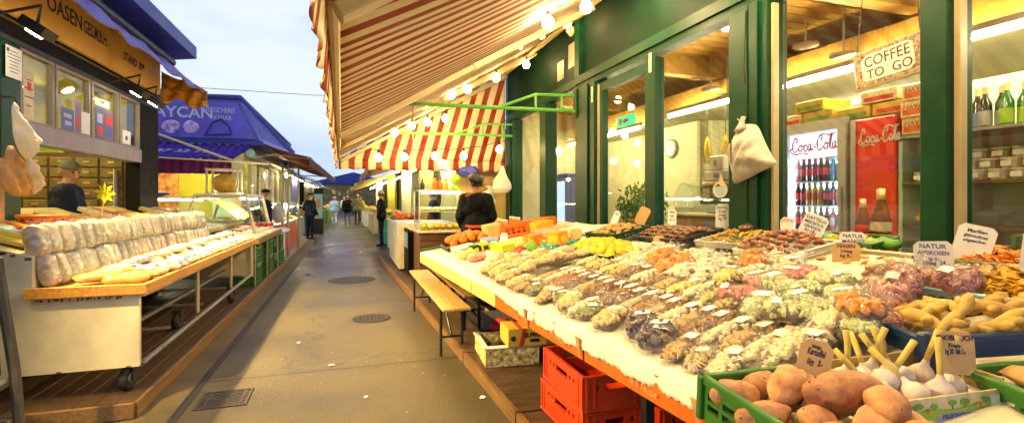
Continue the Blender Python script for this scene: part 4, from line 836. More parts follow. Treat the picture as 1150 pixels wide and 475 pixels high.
# dark red awning over the butcher's front
t=thing('fabric_awning','dark red awning sloping out over the butcher\'s front','awning',(-1.5,16,2.4)); g=G()
g.sheet(30,8,lambda u,v:(BX+.05+1.25*v+.25*u*v,12.0+11.5*u,2.86-.42*v-.06*math.sin(v*PI)+.02*math.sin(u*30)*v),th=.012); part(t,'fabric',g,M['redstripe'],True)
g=G(); g.sheet(60,2,lambda u,v:(BX+1.30+.25*u,12.0+11.5*u,2.435-.18*v-.02*abs(math.sin(u*60))*v),th=.008); part(t,'valance',g,M['darkred'])
g=G(); g.tube([(BX+1.28,12,2.44),(BX+1.54,23.5,2.44)],.025,6); part(t,'front_bar',g,M['beigemetal'])
for y in (12.6,17.5,22.6):
    g=G(); g.tube([(BX,y,2.45),(BX+.6,y-.4,2.5),(BX+1.3+.02*(y-12),y,2.45)],.02,6); part(t,'folding_arm',g,M['beigemetal'])
# beige pole and wire bracing under the lean-to
g=G(); g.tube([(-3.4,BY-1.0,2.72),(-2.15,BY-1.0,2.25),(-1.6,BY-.6,2.22)],.022,8); g.tube([(-3.4,BY-1.02,2.28),(-1.5,BY-1.02,2.20)],.015,6); solo('awning_brace',g,M['beigemetal'],'bent pale pipe brace below the phone number awning','brace')
spotlamp2=thing('flood_lamp','glaring white flood lamp under the dark red awning','lamp',(-1.9,17.5,2.3)); g=G(); g.box((-2.0,17.4,2.30),(-1.8,17.6,2.40)); part(spotlamp2,'housing',g,M['silver']); g=G(); g.ball((-1.88,17.42,2.27),.07,2); part(spotlamp2,'bulb',g,M['bulb'],True)
# ================================================================ right shop
SX=3.0
K=thing('delicatessen_shop','dark green delicatessen with tall glass panes behind the food table','shop',(4.7,5,0))
g=G(); g.box((SX-.02,-1.5,2.99),(SX+.12,6.24,3.12)); g.box((SX-.05,-1.5,3.06),(SX-.021,6.24,3.16)); g.box((SX-.02,6.24,3.02),(SX+.10,9.5,3.16)); g.box((SX-.035,6.24,3.05),(SX-.021,9.5,3.08)); part(K,'beam',g,M['green'])
g=G(); g.box((SX+.01,-1.5,3.165),(SX+.14,9.5,4.6)); part(K,'fascia',g,M['dkgreen'])
g=G(); g.box((SX-.05,6.12,3.165),(SX+.009,6.26,4.3)); g.box((SX-.03,9.36,3.165),(SX+.009,9.5,4.3)); g.box((SX-.02,-1.5,4.1),(SX+.009,6.12,4.16)); part(K,'fascia_strip',g,M['green'])
def postp(a,b_,d=.14,z1=2.95,z0=.1):
    g=G(); g.rbox((SX-.06,a,z0),(SX+d,b_,z1),.006); mid=(a+b_)/2
    if b_-a>.3: g.box((SX-.066,mid-.015,z0),(SX-.0605,mid+.015,z1)); g.rbox((SX-.085,mid-.13,z0),(SX-.0665,mid-.05,z1),.004)
    return part(K,'post',g,M['green'])
for a,b_ in ((1.75,1.885),(2.925,3.32),(5.66,6.22),(-.2,0),(7.30,7.56),(8.95,9.40)): postp(a,b_,z1=2.985 if a<6 else 3.015)
g=G(); g.box((SX-.03,4.39,1.0),(SX+.08,4.54,2.95)); part(K,'mullion',g,M['green'])
g=G(); g.box((SX+.0,0.0,.1),(SX+.12,5.66,1.02)); part(K,'base_wall',g,M['dkgreen'])
g=G(); g.box((SX-.03,0,1.02),(SX+.13,5.66,1.07)); part(K,'sill',g,M['green'])
for a,b_ in ((5.63,5.655),(3.325,3.348),(2.90,2.922),(1.715,1.745)):
    g=G(); g.box((SX-.02,a,1.07),(SX+.03,b_,2.94)); part(K,'edge_strip',g,M['beigemetal'])
for a,b_,z0 in ((4.54,5.6,1.07),(3.37,4.39,1.07),(1.886,2.87,1.07),(.0,1.70,1.07),(7.56,8.95,.15),(6.22,7.30,.15)):
    g=G(); g.box((SX+.035,a,z0),(SX+.043,b_,2.945 if a<6 else 3.0)); part(K,'window_pane',g,M['glass'])
for a,b_ in ((4.54,4.60),(5.54,5.60)):
    g=G(); g.box((SX-.01,a,1.08),(SX+.05,b_,2.94)); part(K,'sash',g,M['green'])
g=G(); g.box((SX-.01,4.6,2.84),(SX+.05,5.54,2.94)); part(K,'sash',g,M['green'])
g=G(); g.rbox((SX-.075,5.68,2.72),(SX-.062,5.72,2.92),.004); g.rbox((SX-.045,4.44,2.80),(SX-.031,4.48,3.0),.004); part(K,'hinge',g,M['creamwhite'])
# interior shell
IX=7.0
g=G(); g.box((IX,.0,.1),(IX+.1,9.4,3.3)); g.box((SX+.14,-.1,.1),(IX,-.0,3.3)); g.box((SX+.14,9.41,.1),(IX,9.5,3.3)); part(K,'inner_wall',g,M['palewall'])
g=G(); g.box((SX+.13,0,.02),(IX,9.4,.1)); part(K,'floor',g,M['stonegrey'])
g=G(); g.box((SX+.141,0,3.26),(IX,9.41,3.30))
for i in range(62): g.box((SX+.145,.02+i*.152,3.235),(IX,.02+i*.152+.13,3.258))
part(K,'ceiling',g,M['ceilwood'])
for i,y in enumerate((1.3,2.75,5.1,7.4)):
    g=G(); g.box((SX+.15,y,3.0),(IX,y+.14,3.232)); part(K,'ceiling_beam',g,M['beamwood'])
g=G(); g.box((4.35,.05,2.72),(4.55,9.3,2.96)); part(K,'ceiling_beam',g,M['beamwood'])
g=G(); g.box((4.56,.05,2.70),(IX,9.3,2.74)); part(K,'false_ceiling',g,M['palewall'])
g=G(); g.box((5.2,6.2,.1),(5.3,9.38,2.69)); g.box((5.31,6.2,.1),(IX,6.3,2.69)); part(K,'partition',g,M['palewall'])
# awning -------------------------------------------------------------
A=thing('striped_awning','large terracotta and cream striped awning stretched over the right stall','awning',(1.4,4,2.2))
AX0,AZ0,AZ1,YA,YB=2.90,3.98,2.24,-2.0,9.3
AXF=lambda y:-.045-.014*y
AX1=AXF(9.3)
def aw(u,v):
    y=YA+(YB-YA)*u; x=AX0+(AXF(y)-AX0)*v; sag=.045*math.sin(v*PI)*(1+.5*math.sin(y*2*PI/2.0))
    return (x,y,AZ0+(AZ1-AZ0)*v-sag+.010*math.sin(y*9)*v)
g=G(); g.sheet(110,24,aw,th=.006); part(A,'fabric',g,M['awn'],True)
def val(u,v):
    y=YA+(YB-YA)*u; wv=.010*math.sin(y*14)+.008*math.sin(y*31)
    return (AXF(y)-.012-.025*v+wv*v,y,AZ1+.02-(.215+.022*abs(math.sin(y*PI/.255)))*v)
g=G(); g.sheet(560,6,val,th=.005); part(A,'valance',g,M['awn'],True)
def side(u,v):
    x=AX0+(AX1-AX0)*u; zt=AZ0+(AZ1-AZ0)*u-.02; zb=2.20
    return (x,YB+.012+.02*math.sin(x*8)*v,zt+(zb-zt)*v)
g=G(); g.sheet(60,10,side,th=.005); part(A,'side_curtain',g,M['awnside'],True)
def sval(u,v):
    x=AX0-.0+(AX1-AX0)*u
    return (x,YB+.0+.03*math.sin(x*15)*v,2.215-(.17+.02*abs(math.sin(x*PI/.235)))*v)
g=G(); g.sheet(160,3,sval,th=.005); part(A,'side_valance',g,M['awnx'],True)
g=G(); g.tube([(AXF(YA)+.015,YA,AZ1-.03),(AXF(YB)+.015,YB,AZ1-.03)],.026,8); part(A,'front_bar',g,M['beigemetal'])
g=G(); g.tube([(AX0+.02,YA,AZ0+.02),(AX0+.02,YB,AZ0+.02)],.075,12); part(A,'roller_box',g,M['beige'])
g=G(); g.box((AX0-.17,YA,AZ0-.185),(AX0-.13,YB,AZ0-.16)); part(A,'wall_rail',g,M['beige'])
for y in (1.9,5.55,7.55,9.1):
    g=G()
    zz=lambda x: AZ0+(AZ1-AZ0)*(AX0-x)/(AX0-AX1)-.11
    for xa,xb,w in ((2.86,1.35,.062),(1.35,-.14,.05)):
        P0=V(xa,y,zz(xa)); P1=V(xb if xb>0 else AXF(y)+.03,y-.02,zz(xb)); d=(P1-P0).normalized(); B_=Matrix(((d.x,0,-d.z,P0.x),(0,1,0,P0.y),(d.z,0,d.x,P0.z),(0,0,0,1)))
        g.rbox((0,-w,-w*.6),((P1-P0).length,w,w*.6),.008,B_)
    g.ball((1.35,y,zz(1.35)),.055,2); part(A,'folding_arm',g,M['beigemetal'])
# green swing arms
def swingarm(y,x0,label):
    t=thing('swing_arm',label,'bracket arm',(SX-.06,y,2.7)); g=G(); g.tube([(SX-.06,y,2.69),(x0,y+.02,2.66)],.024,8); part(t,'bar',g,M['greenlight'])
    g=G(); g.tube([(SX-.05,y,2.90),(2.35,y,2.88),(1.85,y,2.685)],.02,8); g.tube([(2.35,y,2.88),(2.35,y,2.69)],.016,6); g.tube([(2.72,y,2.89),(2.72,y,2.69)],.016,6); part(t,'brace',g,M['greenlight'])
    g=G(); g.box((SX-.085,y-.05,2.6),(SX-.06,y+.05,2.98)); g.tube([(SX-.06,y,2.62),(SX-.06,y,2.96)],.03,8); part(t,'hinge_plate',g,M['green'])
    g=G(); g.tube([(x0+.32,y,2.66),(x0+.33,y+.02,2.48),(x0+.30,y+.03,2.38),(x0+.35,y+.01,2.30)],.009,6); g.ball((x0+.32,y,2.47),.022,1); part(t,'rope',g,M['stonegrey']); return t
swingarm(6.18,.42,'light green folding swing arm reaching from the shop post, nearer one')
swingarm(8.9,.75,'light green folding swing arm at the far end of the shop front')
# string lights
def bulb(x,y,z,label,k='bulb'):
    t=thing('light_bulb',label,'light bulb',(x,y,z),0,'string light bulbs under the awning')
    g=G(); g.lathe([(.001,-.098),(.032,-.088),(.054,-.058),(.057,-.030),(.043,.004),(.019,.03),(.001,.032)],12,Tm(x,y,z)); part(t,'glass_globe',g,M[k],True)
    g=G(); g.lathe([(.019,.028),(.022,.04),(.022,.08),(.012,.09),(.001,.092)],10,Tm(x,y,z)); part(t,'socket',g,M['black']); return t
rows=[('nearest',[(2.72,6.0,3.84),(2.36,6.0,3.66),(2.06,6.0,3.50),(1.75,6.0,3.40),(1.23,6.0,3.08)]),
      ('second',[(2.69,7.5,3.68),(2.19,7.5,3.43),(1.73,7.5,3.22),(1.48,7.5,3.12),(1.08,7.5,2.99)]),
      ('third',[(1.57,8.5,2.92),(1.27,8.5,2.84),(1.0,8.5,2.76),(.72,8.5,2.64)]),
      ('farthest',[(2.48,8.3,2.40),(1.85,8.3,2.27),(1.36,8.3,2.25),(.86,8.3,2.22),(.45,8.3,2.20)]),
      ('overhead',[(2.6,4.4,3.60),(2.2,4.4,3.40),(1.8,4.4,3.20)]),('unseen',[(2.6,2.7,3.60),(2.2,2.7,3.38),(1.8,2.7,3.16),(2.5,1.2,3.52),(2.1,1.2,3.32),(1.7,1.2,3.10)])]  # last two rows hang out of view, added to light the food table
for nm_,ps in rows:
    for i,p in enumerate(ps): bulb(*p,'lit warm bulb in the %s row under the awning, %s from the shop wall'%(nm_,ORD[i]),'bulbadded' if nm_ in ('overhead','unseen') else 'bulb')
    g=G(); pts=[]
    for i,p in enumerate(ps):
        pts.append((p[0],p[1],p[2]+.095))
        if i<len(ps)-1: q=ps[i+1]; pts.append(((p[0]+q[0])/2,p[1]+.01,(p[2]+q[2])/2+.095-.025))
    pts=[(min(2.93,pts[0][0]+.25),pts[0][1],pts[0][2]+.12 if nm_!='farthest' else pts[0][2]+.05)]+pts+[(pts[-1][0]-.3,pts[-1][1],pts[-1][2]-.10 if nm_!='farthest' else pts[-1][2])]
    g.tube(pts,.006,5); solo('light_cable',g,M['black'],'black cable carrying the %s row of bulbs under the awning'%nm_,'cable')
# papers on the fascia
for y0,y1,z0,z1,lab in ((6.72,6.96,3.27,3.55,'pale notice on the dark green fascia, lower of two'),(6.34,6.56,3.36,3.70,'pale notice on the dark green fascia, higher of two')):
    poster(SX+.0,y0,y1,z0,z1,'bagpink',lab,'notice',0,sgn=-1,name='notice')
t=thing('wall_lamp','small round white lamp at the top of the fascia','lamp',(2.9,6.3,3.75)); g=G(); g.lathe([(.001,0),(.07,0),(.075,.03),(.04,.07),(.001,.075)],16,Tm(SX+.0,6.42,3.86)@Rm(-PI/2,'Y')); part(t,'housing',g,M['creamwhite'],True); g=G(); g.lathe([(.001,.07),(.03,.072),(.025,.095),(.001,.1)],12,Tm(SX+.0,6.42,3.86)@Rm(-PI/2,'Y')); part(t,'lens',g,M['paper'],True)
# canvas bag on the post
OUT=[(-4,0),(3,-2),(12,-1),(18,3),(23,14),(28,26),(34,38),(38,45),(30,49),(20,53),(10,58),(0,62),(-9,64),(-12,54),(-14,45),(-17,34),(-19,23),(-10,10)]
g=cushion(OUT,(8,32),-.0086,.0068,SX-.085,-1,.085,3.13,2.05,3,10,.007); g.tube([(SX-.11,3.115,2.02),(SX-.11,3.12,2.065),(SX-.10,3.125,2.095),(SX-.10,3.13,2.12)],[.06,.026,.02,.034],10); o=solo('canvas_bag',g,M['bagwhite'],'plain cream canvas bag hanging on the green post between the windows','bag',smooth=True)
g=G(); g.tube([(SX-.07,3.13,2.13),(SX-.14,3.12,2.12)],.012,6); solo('wall_hook',g,M['iron'],'small dark hook holding the cream canvas bag','hook')
g=G()
for k in range(6): g.ball((SX-.215,3.115,1.93-.03*k),(.006,.008,.022),1)
part(o,'chain',g,M['iron'])
g=G(); g.tube([(SX-.07,3.12,2.95),(SX-.08,3.13,2.5),(SX-.085,3.12,2.42)],.005,5); g.ball((SX-.085,3.12,2.40),.014,1); solo('pull_cord',g,M['black'],'thin black cord hanging on the green post above the bag','cord')
# coffee sign in the window
t=thing('coffee_sign','framed coffee to go sign with ornate brown border hanging in the window','sign',(SX+.12,2.2,2.3)); CM=Tm(SX+.16,2.2,2.33)@Rm(-.10,'X')
g=G(); g.rbox((-.008,-.215,-.125),(.008,.215,.125),.004,CM); part(t,'frame',g,M['creamwhite'])
g=G(); g.box((-.012,-.20,-.11),(-.0085,.20,.11),CM); b_=part(t,'panel',g,mat('ornate',(.10,.05,.03),.6,var=.9,scale=60,col2=(.55,.38,.25)))
g=G(); g.prism([(-.155+.31*0,-.07),(-.13,-.085),(.13,-.085),(.16,-.06),(.155,.07),(.12,.088),(-.12,.085),(-.16,.06)],.003,CM@Matrix(((0,0,-1,-.0125),(-1,0,0,0),(0,1,0,0),(0,0,0,1)))); part(b_,'field',g,M['paper'])
g=G(); TC=lambda dy,dz:CM@Matrix(((0,0,-1,-.0165),(-1,0,0,dy),(0,1,0,dz),(0,0,0,1)))
g.text('COFFEE',.095,TC(0,.035),ext=.0006,sx=.85); g.text('TO  GO',.082,TC(-.01,-.045),ext=.0006,sx=.95); part(b_,'lettering',g,M['ink'])
g=G(); g.tube([CM@V(0,-.19,.125),(SX+.16,2.05,2.93)],.003,4); g.tube([CM@V(0,.19,.125),(SX+.16,2.35,2.93)],.003,4); part(t,'hanging_cord',g,M['black'])
# ceiling spots
for i,(x,y,z) in enumerate(((4.22,3.72,2.980),(4.22,3.33,2.780),(4.22,5.58,3.230),(4.22,5.31,3.040),(4.22,5.06,2.840),(4.22,4.78,2.710),(5.4,6.9,2.68),(6.2,7.9,2.68))):
    t=thing('ceiling_spot','lit round spot on the shop ceiling, %s of eight counted from the street front'%ORD[i],'ceiling light',(x,y,z)); g=G()
    g.lathe([(.001,-.006),(.085,-.006),(.09,.004),(.001,.004)],18,Tm(x,y,z)); part(t,'lens',g,M['spot']); g=G(); g.lathe([(.092,-.010),(.115,-.008),(.115,.014),(.092,.014)],18,Tm(x,y,z)); part(t,'housing',g,M['white'])
    if z>2.7: g=G(); g.cone((x,y,z+.014),(x,y,3.234),.011,n=6); part(t,'stem',g,M['white'])
for i,(x,y0,y1,z) in enumerate(((4.15,.3,1.5,2.62),(4.15,1.7,2.9,2.62),(4.15,3.1,4.3,2.62),(4.15,4.6,5.8,2.62),(6.1,3.6,4.8,2.62),(6.1,1.4,2.6,2.62),(4.2,6.6,7.8,2.58),(4.2,8.1,9.2,2.58),(6.2,6.7,7.9,2.62))):
    t=thing('tube_lamp','lit fluorescent tube lamp inside the shop, %s of the ceiling run'%ORD[i],'lamp',(x,(y0+y1)/2,z)); g=G(); g.cone((x,y0,z),(x,y1,z),.02,n=8); part(t,'tube',g,M['tubelight']); g=G(); g.box((x-.022,y0-.03,z+.03),(x+.022,y1+.03,z+.079)); part(t,'fitting',g,M['white'])
# ---- drinks cooler
CX=4.1; t=thing('drinks_cooler','tall glass fronted drinks cooler glowing white inside','fridge',(4.4,3.52,.1)); y0,y1=3.20,3.86; z0,z1=.30,2.17
g=G(); g.box((CX,y0,z0),(CX+.6,y0+.03,z1)); g.box((CX,y1-.03,z0),(CX+.6,y1,z1)); g.box((CX,y0+.031,z1-.04),(CX+.6,y1-.031,z1)); g.box((CX+.57,y0+.031,z0+.11),(CX+.6,y1-.031,z1-.041)); g.box((CX,y0+.031,z0),(CX+.6,y1-.031,z0+.1)); part(t,'cabinet',g,M['silver'])
g=G(); g.gridwall((y0-.02,y1+.02),(z0,z1+.03),[(y0+.055,y1-.055,z0+.12,z1-.06)],.045,Matrix(((0,-1,0,CX-.005),(1,0,0,0),(0,0,1,0),(0,0,0,1)))); d=part(t,'door',g,M['silver']); g=G(); g.box((CX-.03,y0+.055,z0+.12),(CX-.024,y1-.055,z1-.06)); part(d,'pane',g,M['coolglass'])
g=G(); g.box((CX-.075,y0+.01,1.0),(CX-.055,y0+.03,1.6)); part(d,'handle',g,M['silver'])
g=G(); g.box((CX+.55,y0+.05,z0+.13),(CX+.565,y1-.05,z1-.30)); part(t,'backlight',g,M['coolwhite']); g=G(); g.box((CX+.01,y0+.035,z0+.13),(CX+.03,y0+.05,z1-.3)); g.box((CX+.01,y1-.05,z0+.13),(CX+.03,y1-.035,z1-.3)); part(t,'side_light',g,M['coolwhite'])
g=G(); g.box((CX+.02,y0+.05,z1-.29),(CX+.05,y1-.05,z1-.062)); hd=part(t,'header',g,M['litpanel'] if False else emis('headlit',(.95,.95,1),1.3))
# script lettering drawn as pen strokes
def script(A_,r,parts,mat_,root,name='lettering'):
    g=G()
    for pl in parts:
        pts=[]
        n_=len(pl)
        for i in range(n_-1):
            p0=V(*pl[max(0,i-1)],0);p1=V(*pl[i],0);p2=V(*pl[i+1],0);p3=V(*pl[min(n_-1,i+2)],0)
            for k in range(5):
                s_=k/5; pts.append(.5*((2*p1)+(-p0+p2)*s_+(2*p0-5*p1+4*p2-p3)*s_**2+(-p0+3*p1-3*p2+p3)*s_**3))
        pts.append(V(*pl[-1],0))
        rr=[r*(.55+.75*abs(math.sin(i*.35+1))) for i in range(len(pts))]
        g.tube([A_@p for p in pts],rr,5)
    return part(root,name,g,mat_)
Cc=lambda x:[(x+.22,.62),(x+.30,.78),(x+.22,.92),(x+.06,.72),(x,.40),(x+.05,.08),(x+.20,.04),(x+.36,.22)]
oo=lambda x:[(x+.15,.44),(x+.03,.34),(x,.16),(x+.08,.03),(x+.19,.12),(x+.20,.32),(x+.13,.44),(x+.22,.36),(x+.30,.38)]
cc=lambda x:[(x+.19,.34),(x+.12,.44),(x+.02,.30),(x+.01,.12),(x+.09,.03),(x+.24,.16)]
aa=lambda x:[(x+.19,.38),(x+.10,.44),(x+.01,.28),(x+.02,.08),(x+.10,.05),(x+.19,.36),(x+.18,.08),(x+.26,.06),(x+.32,.16)]
ll=lambda x:[(x,.12),(x+.10,.5),(x+.16,.88),(x+.10,.92),(x+.05,.5),(x+.08,.08),(x+.18,.10)]
LOGO=[Cc(0),[(.02,.3),(-.18,.1),(.15,-.12),(.65,-.08),(.95,-.16)],oo(.40),cc(.72),aa(.98),[(1.36,.24),(1.48,.26)],Cc(1.56),[(1.70,.9),(2.0,.98),(2.3,.86),(2.62,.98)],oo(1.96),ll(2.26),aa(2.44)]
script(Tm(CX+.016,3.775,z1-.23)@Matrix(((0,0,-1,0),(-1,0,0,0),(0,1,0,0),(0,0,0,1)))@Sm(.172,.15,1),.005,LOGO,M['redprint'],hd)
shz=[.46,.80,1.13,1.43,1.66] ; shz=[.74,.97,1.20,1.43,1.66]
for z in shz:
    g=G(); g.box((CX+.04,y0+.04,z-.012),(CX+.5,y1-.04,z-.002)); part(t,'wire_shelf',g,M['silver'])
def drink(m,lm,cm):
    g=G(); g.lathe([(.024,0),(.026,.01),(.026,.125),(.012,.165),(.012,.185),(.001,.186)],10); o=solo('drink_bottle',g,m,'b','bottle',loc=(0,0,0),smooth=False)
    g=G(); g.lathe([(.0265,.05),(.0268,.05),(.0268,.11),(.0265,.11)],10); part(o,'label_band',g,lm); g=G(); g.lathe([(.0135,.178),(.0135,.196),(.001,.197)],8); part(o,'cap',g,cm); return o
DB={'cola':Proto(drink(M['cola'],M['red'],M['red'])),'yellow':Proto(drink(M['bottleyellow'],M['orange'],M['yellow'])),'teal':Proto(drink(M['teal'],M['labelblue'],M['paleblue'])),'pink':Proto(drink(M['pink'],M['white'],M['white'])),'blue':Proto(drink(M['paleblue'],M['labelblue'],M['labelblue']))}
lay=[['teal']*9,['teal','teal','teal','teal','blue','teal','teal','blue','teal'],['cola','cola','yellow','yellow','cola','cola','pink','blue','blue'],['cola','cola','yellow','yellow','yellow','cola','cola','pink','teal'],['pink','cola','cola','cola','cola','cola','teal','teal','teal']]
sn=['lowest','second lowest','middle','second highest','highest']
for j,z in enumerate(shz):
    for i in range(9):
        k=lay[j][i]; o=DB[k].get('%s drink bottle on the %s cooler shelf, %s from the hinge side'%({'cola':'dark','yellow':'yellow','teal':'teal','pink':'pink','blue':'pale blue'}[k],sn[j],ORD[i]),'bottles in the drinks cooler'); put(o,(CX+.09,y1-.085-i*.0615,z),(0,0,0),(1.16,1.16,1.10))
# red cabinet
t=thing('red_cabinet','bright red cooler cabinet with white script and bottle picture','cabinet',(4.3,2.97,.1)); g=G(); g.rbox((CX-.01,2.795,.3),(CX+.55,3.16,2.16),.012); part(t,'body',g,M['cokered'])
script(Tm(CX-.014,3.07,1.95)@Matrix(((0,0,-1,0),(-1,0,0,0),(0,1,0,0),(0,0,0,1)))@Sm(.118,.13,1),.006,LOGO,M['white'],t)
g=G(); g.box((CX-.02,3.115,.3),(CX-.011,3.16,2.16)); part(t,'side_strip',g,M['silver'])
# two display bottles behind goods
for i,(y,s_) in enumerate(((2.36,1.0),(2.48,.80))):
    t=thing('soda_bottle',['taller amber soda bottle standing before the red cabinet','shorter amber soda bottle left of the taller one'][i],'bottle',(3.4,y,1.2)); Mb=Tm(3.32,y,1.22)@Sm(s_,s_,s_)
    g=G(); g.lathe([(.05,0),(.055,.02),(.06,.12),(.046,.19),(.024,.27),(.022,.30),(.001,.30)],16,Mb); part(t,'body',g,mat('amberglass',(.16,.045,.01),.08,var=.3),True); g=G(); g.lathe([(.0245,.255),(.026,.27),(.024,.335),(.001,.34)],12,Mb); part(t,'foil',g,M['foilgold'],True)
    g=G(); g.lathe([(.0605,.06),(.0615,.06),(.0605,.12),(.0595,.12)],16,Mb); part(t,'label_band',g,M['red' if i else 'creamwhite'])
# shelf unit at the right
SXX=4.11; t=thing('shelf_unit','pale green shelf unit of bottles tubs and fruit behind the window','shelf',(4.5,1.6,.1))
g=G(); g.box((SXX+.45,-.0+.02,.3),(SXX+.48,2.785,2.4)); part(t,'back_panel',g,M['palegreen']); g=G(); g.box((SXX,2.755,.3),(SXX+.449,2.785,1.97)); part(t,'end_panel',g,M['palegreen'])
for i,z in enumerate((1.02,1.30,1.62,1.98)):
    g=G(); g.box((SXX-.01,.03,z-.022),(SXX+.44,2.752,z)); part(t,'shelf_board',g,M['dkwood'] if i<3 else M['plasticgrey'])
g=G(); g.box((SXX+.435,1.2,1.64),(SXX+.445,1.5,1.64))
bt=[('bottledark','labelblue'),('bottledark','creamwhite'),('bottledark','plasticgrey'),('bottlegreen','lime'),('bottlegreen','lime'),('cola','pink'),('bottlegreen','creamwhite')]
def wine(m,lm):
    g=G(); g.lathe([(.036,0),(.038,.01),(.038,.17),(.015,.225),(.014,.285),(.001,.287)],14); o=solo('wine_bottle',g,m,'w','bottle',loc=(0,0,0),smooth=True); g=G(); g.lathe([(.0385,.02),(.039,.02),(.039,.12),(.0385,.12)],14); part(o,'label_band',g,lm); g=G(); g.lathe([(.0152,.24),(.0165,.24),(.016,.29),(.001,.291)],10); part(o,'foil',g,M['foilgold']); return o
WB={}
seq=[0,1,0,0,2,2,3,3,6,5,0,3,1,6]
names=['blue labelled dark','cream labelled dark','grey labelled dark','lime labelled green','lime labelled green','pink labelled brown','cream labelled green']
for i,k in enumerate(seq):
    if k not in WB: WB[k]=Proto(wine(M[bt[k][0]],M[bt[k][1]]))
    o=WB[k].get('%s wine bottle on the top shelf, %s from the green end panel'%(names[k],ORD[i]),'wine bottles on the top shelf'); put(o,(SXX+.12+.05*(i%2),2.55-i*.064-.006*(i%3),1.981),(0,0,R.random()*6),1.0)
def tub():
    g=G(); g.lathe([(.042,0),(.052,.06),(.054,.065),(.001,.066)],12); o=solo('deli_tub',g,M['tinclear'],'t','tub',loc=(0,0,0)); g=G(); g.lathe([(.055,.064),(.056,.074),(.001,.076)],12); part(o,'lid',g,M['white']); g=G(); g.box((-.058,-.03,.015),(-.049,.03,.05)); part(o,'label_card',g,M['paper']); return o
TB=Proto(tub())
for r_ in range(3):
    for i in range(15):
        o=TB.get('clear deli tub with white label, %s level and %s along the tub shelf'%(['lowest','middle','top'][r_],ORD[i]),'deli tubs on the shelf'); put(o,(SXX+.08+.09*r_,2.66-i*.118-.02*r_,1.621+.078*r_),(0,0,0))
for i in range(3):
    g=G(); g.box((SXX+.10+.11*i,.05,1.62),(SXX+.17+.11*i,2.65,1.621+.077*i if i else 1.6212))
    if i: solo('tub_riser',g,M['shelfgreen'],['','lower','upper'][i]+' stepped riser under the deli tubs','riser')
for i in range(7):
    g=G(); g.ball((0,0,0),(.045,.036,.036),2,jit=.08,seed=i); o=solo('mango',g,M['lemon'],'yellow mango in the heap by the green end panel, %s one'%ORD[i],'fruit','yellow mangoes on the shelf',True,loc=(0,0,0)); put(o,(SXX+.1+.07*(i%2),2.68-.075*(i%4)-(.03 if i>3 else 0),1.338+(.055 if i>3 else 0)),(0,0,i))
for i in range(16):
    g=G(); g.ball((0,0,0),(.045,.042,.038),2,jit=.06,seed=i); o=solo('fruit',g,M[['orangefruit','red','olivebrown'][i%3]],'%s fruit in the lower shelf row, %s from the green post'%(['orange','red','brown'][i%3],ORD[i]),'fruit','fruit in the lower shelf row',True,loc=(0,0,0)); put(o,(SXX+.1+.06*(i%2),1.95-.10*i,1.34),(0,0,i))
for i in range(12):
    g=G(); g.pillow((.20,.14,.08),12,10,.7,.2,.012,M=Rm(.4,'Y'),seed=i); o=solo('snack_bag',g,M[['cheese','beige','candied','nutbeige'][i%4]],'%s filled bag on the lowest shelf, %s from the end panel'%(['yellow','beige','orange','tan'][i%4],ORD[i]),'bag','filled bags on the lowest shelf',True,loc=(0,0,0)); put(o,(SXX+.1+.05*(i%2),2.5-.19*i,1.075),Rm(R.uniform(-.5,.5),'Z'))
# cartons above cooler and shelf
def carton(x,y,z,a,b_,h,m,lab,pm=None,txt=None,grp=None):
    g=G(); g.rbox((x,y,z),(x+a,y+b_,z+h),.005); o=solo('carton',g,M[m],lab,'box',grp)
    if pm: g=G(); g.box((x-.003,y+b_*.1,z+h*.15),(x-.0005,y+b_*.9,z+h*.5)); part(o,'print',g,M[pm])
    if txt: g=G(); g.text(txt,h*.42,Matrix(((0,0,-1,x-.004),(-1,0,0,y+b_/2),(0,1,0,z+h*.62),(0,0,0,1))),ext=.001); part(o,'lettering',g,M['redprint'])
    return o
for i,(y,z,m_) in enumerate(((2.70,2.175,'cardyellow'),(3.02,2.175,'yellow'),(2.80,2.285,'cream'),(3.36,2.205,'cardyellow'),(3.68,2.205,'cream'),(3.45,2.315,'yellow'),(3.95,2.05,'cardyellow'))):
    if i==6: continue
    carton(CX+.02,y,z,.35,.30,.10,m_,'%s flat carton on top of the coolers, %s counted from the shelf'%({'cardyellow':'tan yellow','yellow':'yellow','cream':'cream'}[m_],ORD[i]),'leafgreen' if i%2 else 'redprint',grp='flat cartons on the coolers')
for i,(y,z) in enumerate(((2.59,1.985),(2.60,2.115),(2.585,2.245))):
    carton(SXX-.02,y-.03,z,.22,.19,.125,'cream','cream carton with orange red bands by the wine bottles, %s of its stack'%ORD[i],'orangeboard','NAVA',grp='cartons by the wine bottles')
# ---- left windows: counter, monitor, boxes, clock, exit sign, bananas, plant
t=thing('shop_counter','yellow wooden service counter inside the window','counter',(4.3,4.8,.1)); g=G(); g.box((4.1,4.3,.1),(4.6,5.7,1.28)); part(t,'body',g,M['pastrywood']); g=G(); g.rbox((4.04,4.27,1.285),(4.64,5.73,1.32),.006); part(t,'top',g,M['cream'])
g=G(); g.box((4.07,4.4,1.0),(4.098,5.0,1.24)); part(t,'panel',g,M['plasticgrey'])
t=thing('monitor','black flat monitor on the service counter','monitor',(4.2,4.62,1.32)); g=G(); g.rbox((4.15,4.60,1.43),(4.19,5.18,1.66),.01); part(t,'casing',g,M['black']); g=G(); g.box((4.146,4.62,1.445),(4.149,5.16,1.645)); s_=part(t,'screen',g,M['screen']); g=G(); g.box((4.143,4.98,1.47),(4.1455,5.10,1.63)); part(s_,'picture',g,mat('scrpic',(.5,.42,.3),.4,var=.6,scale=20)); g=G(); g.box((4.12,4.8,1.322),(4.26,5.0,1.335)); g.box((4.18,4.87,1.335),(4.21,4.93,1.44)); part(t,'stand',g,M['black'])
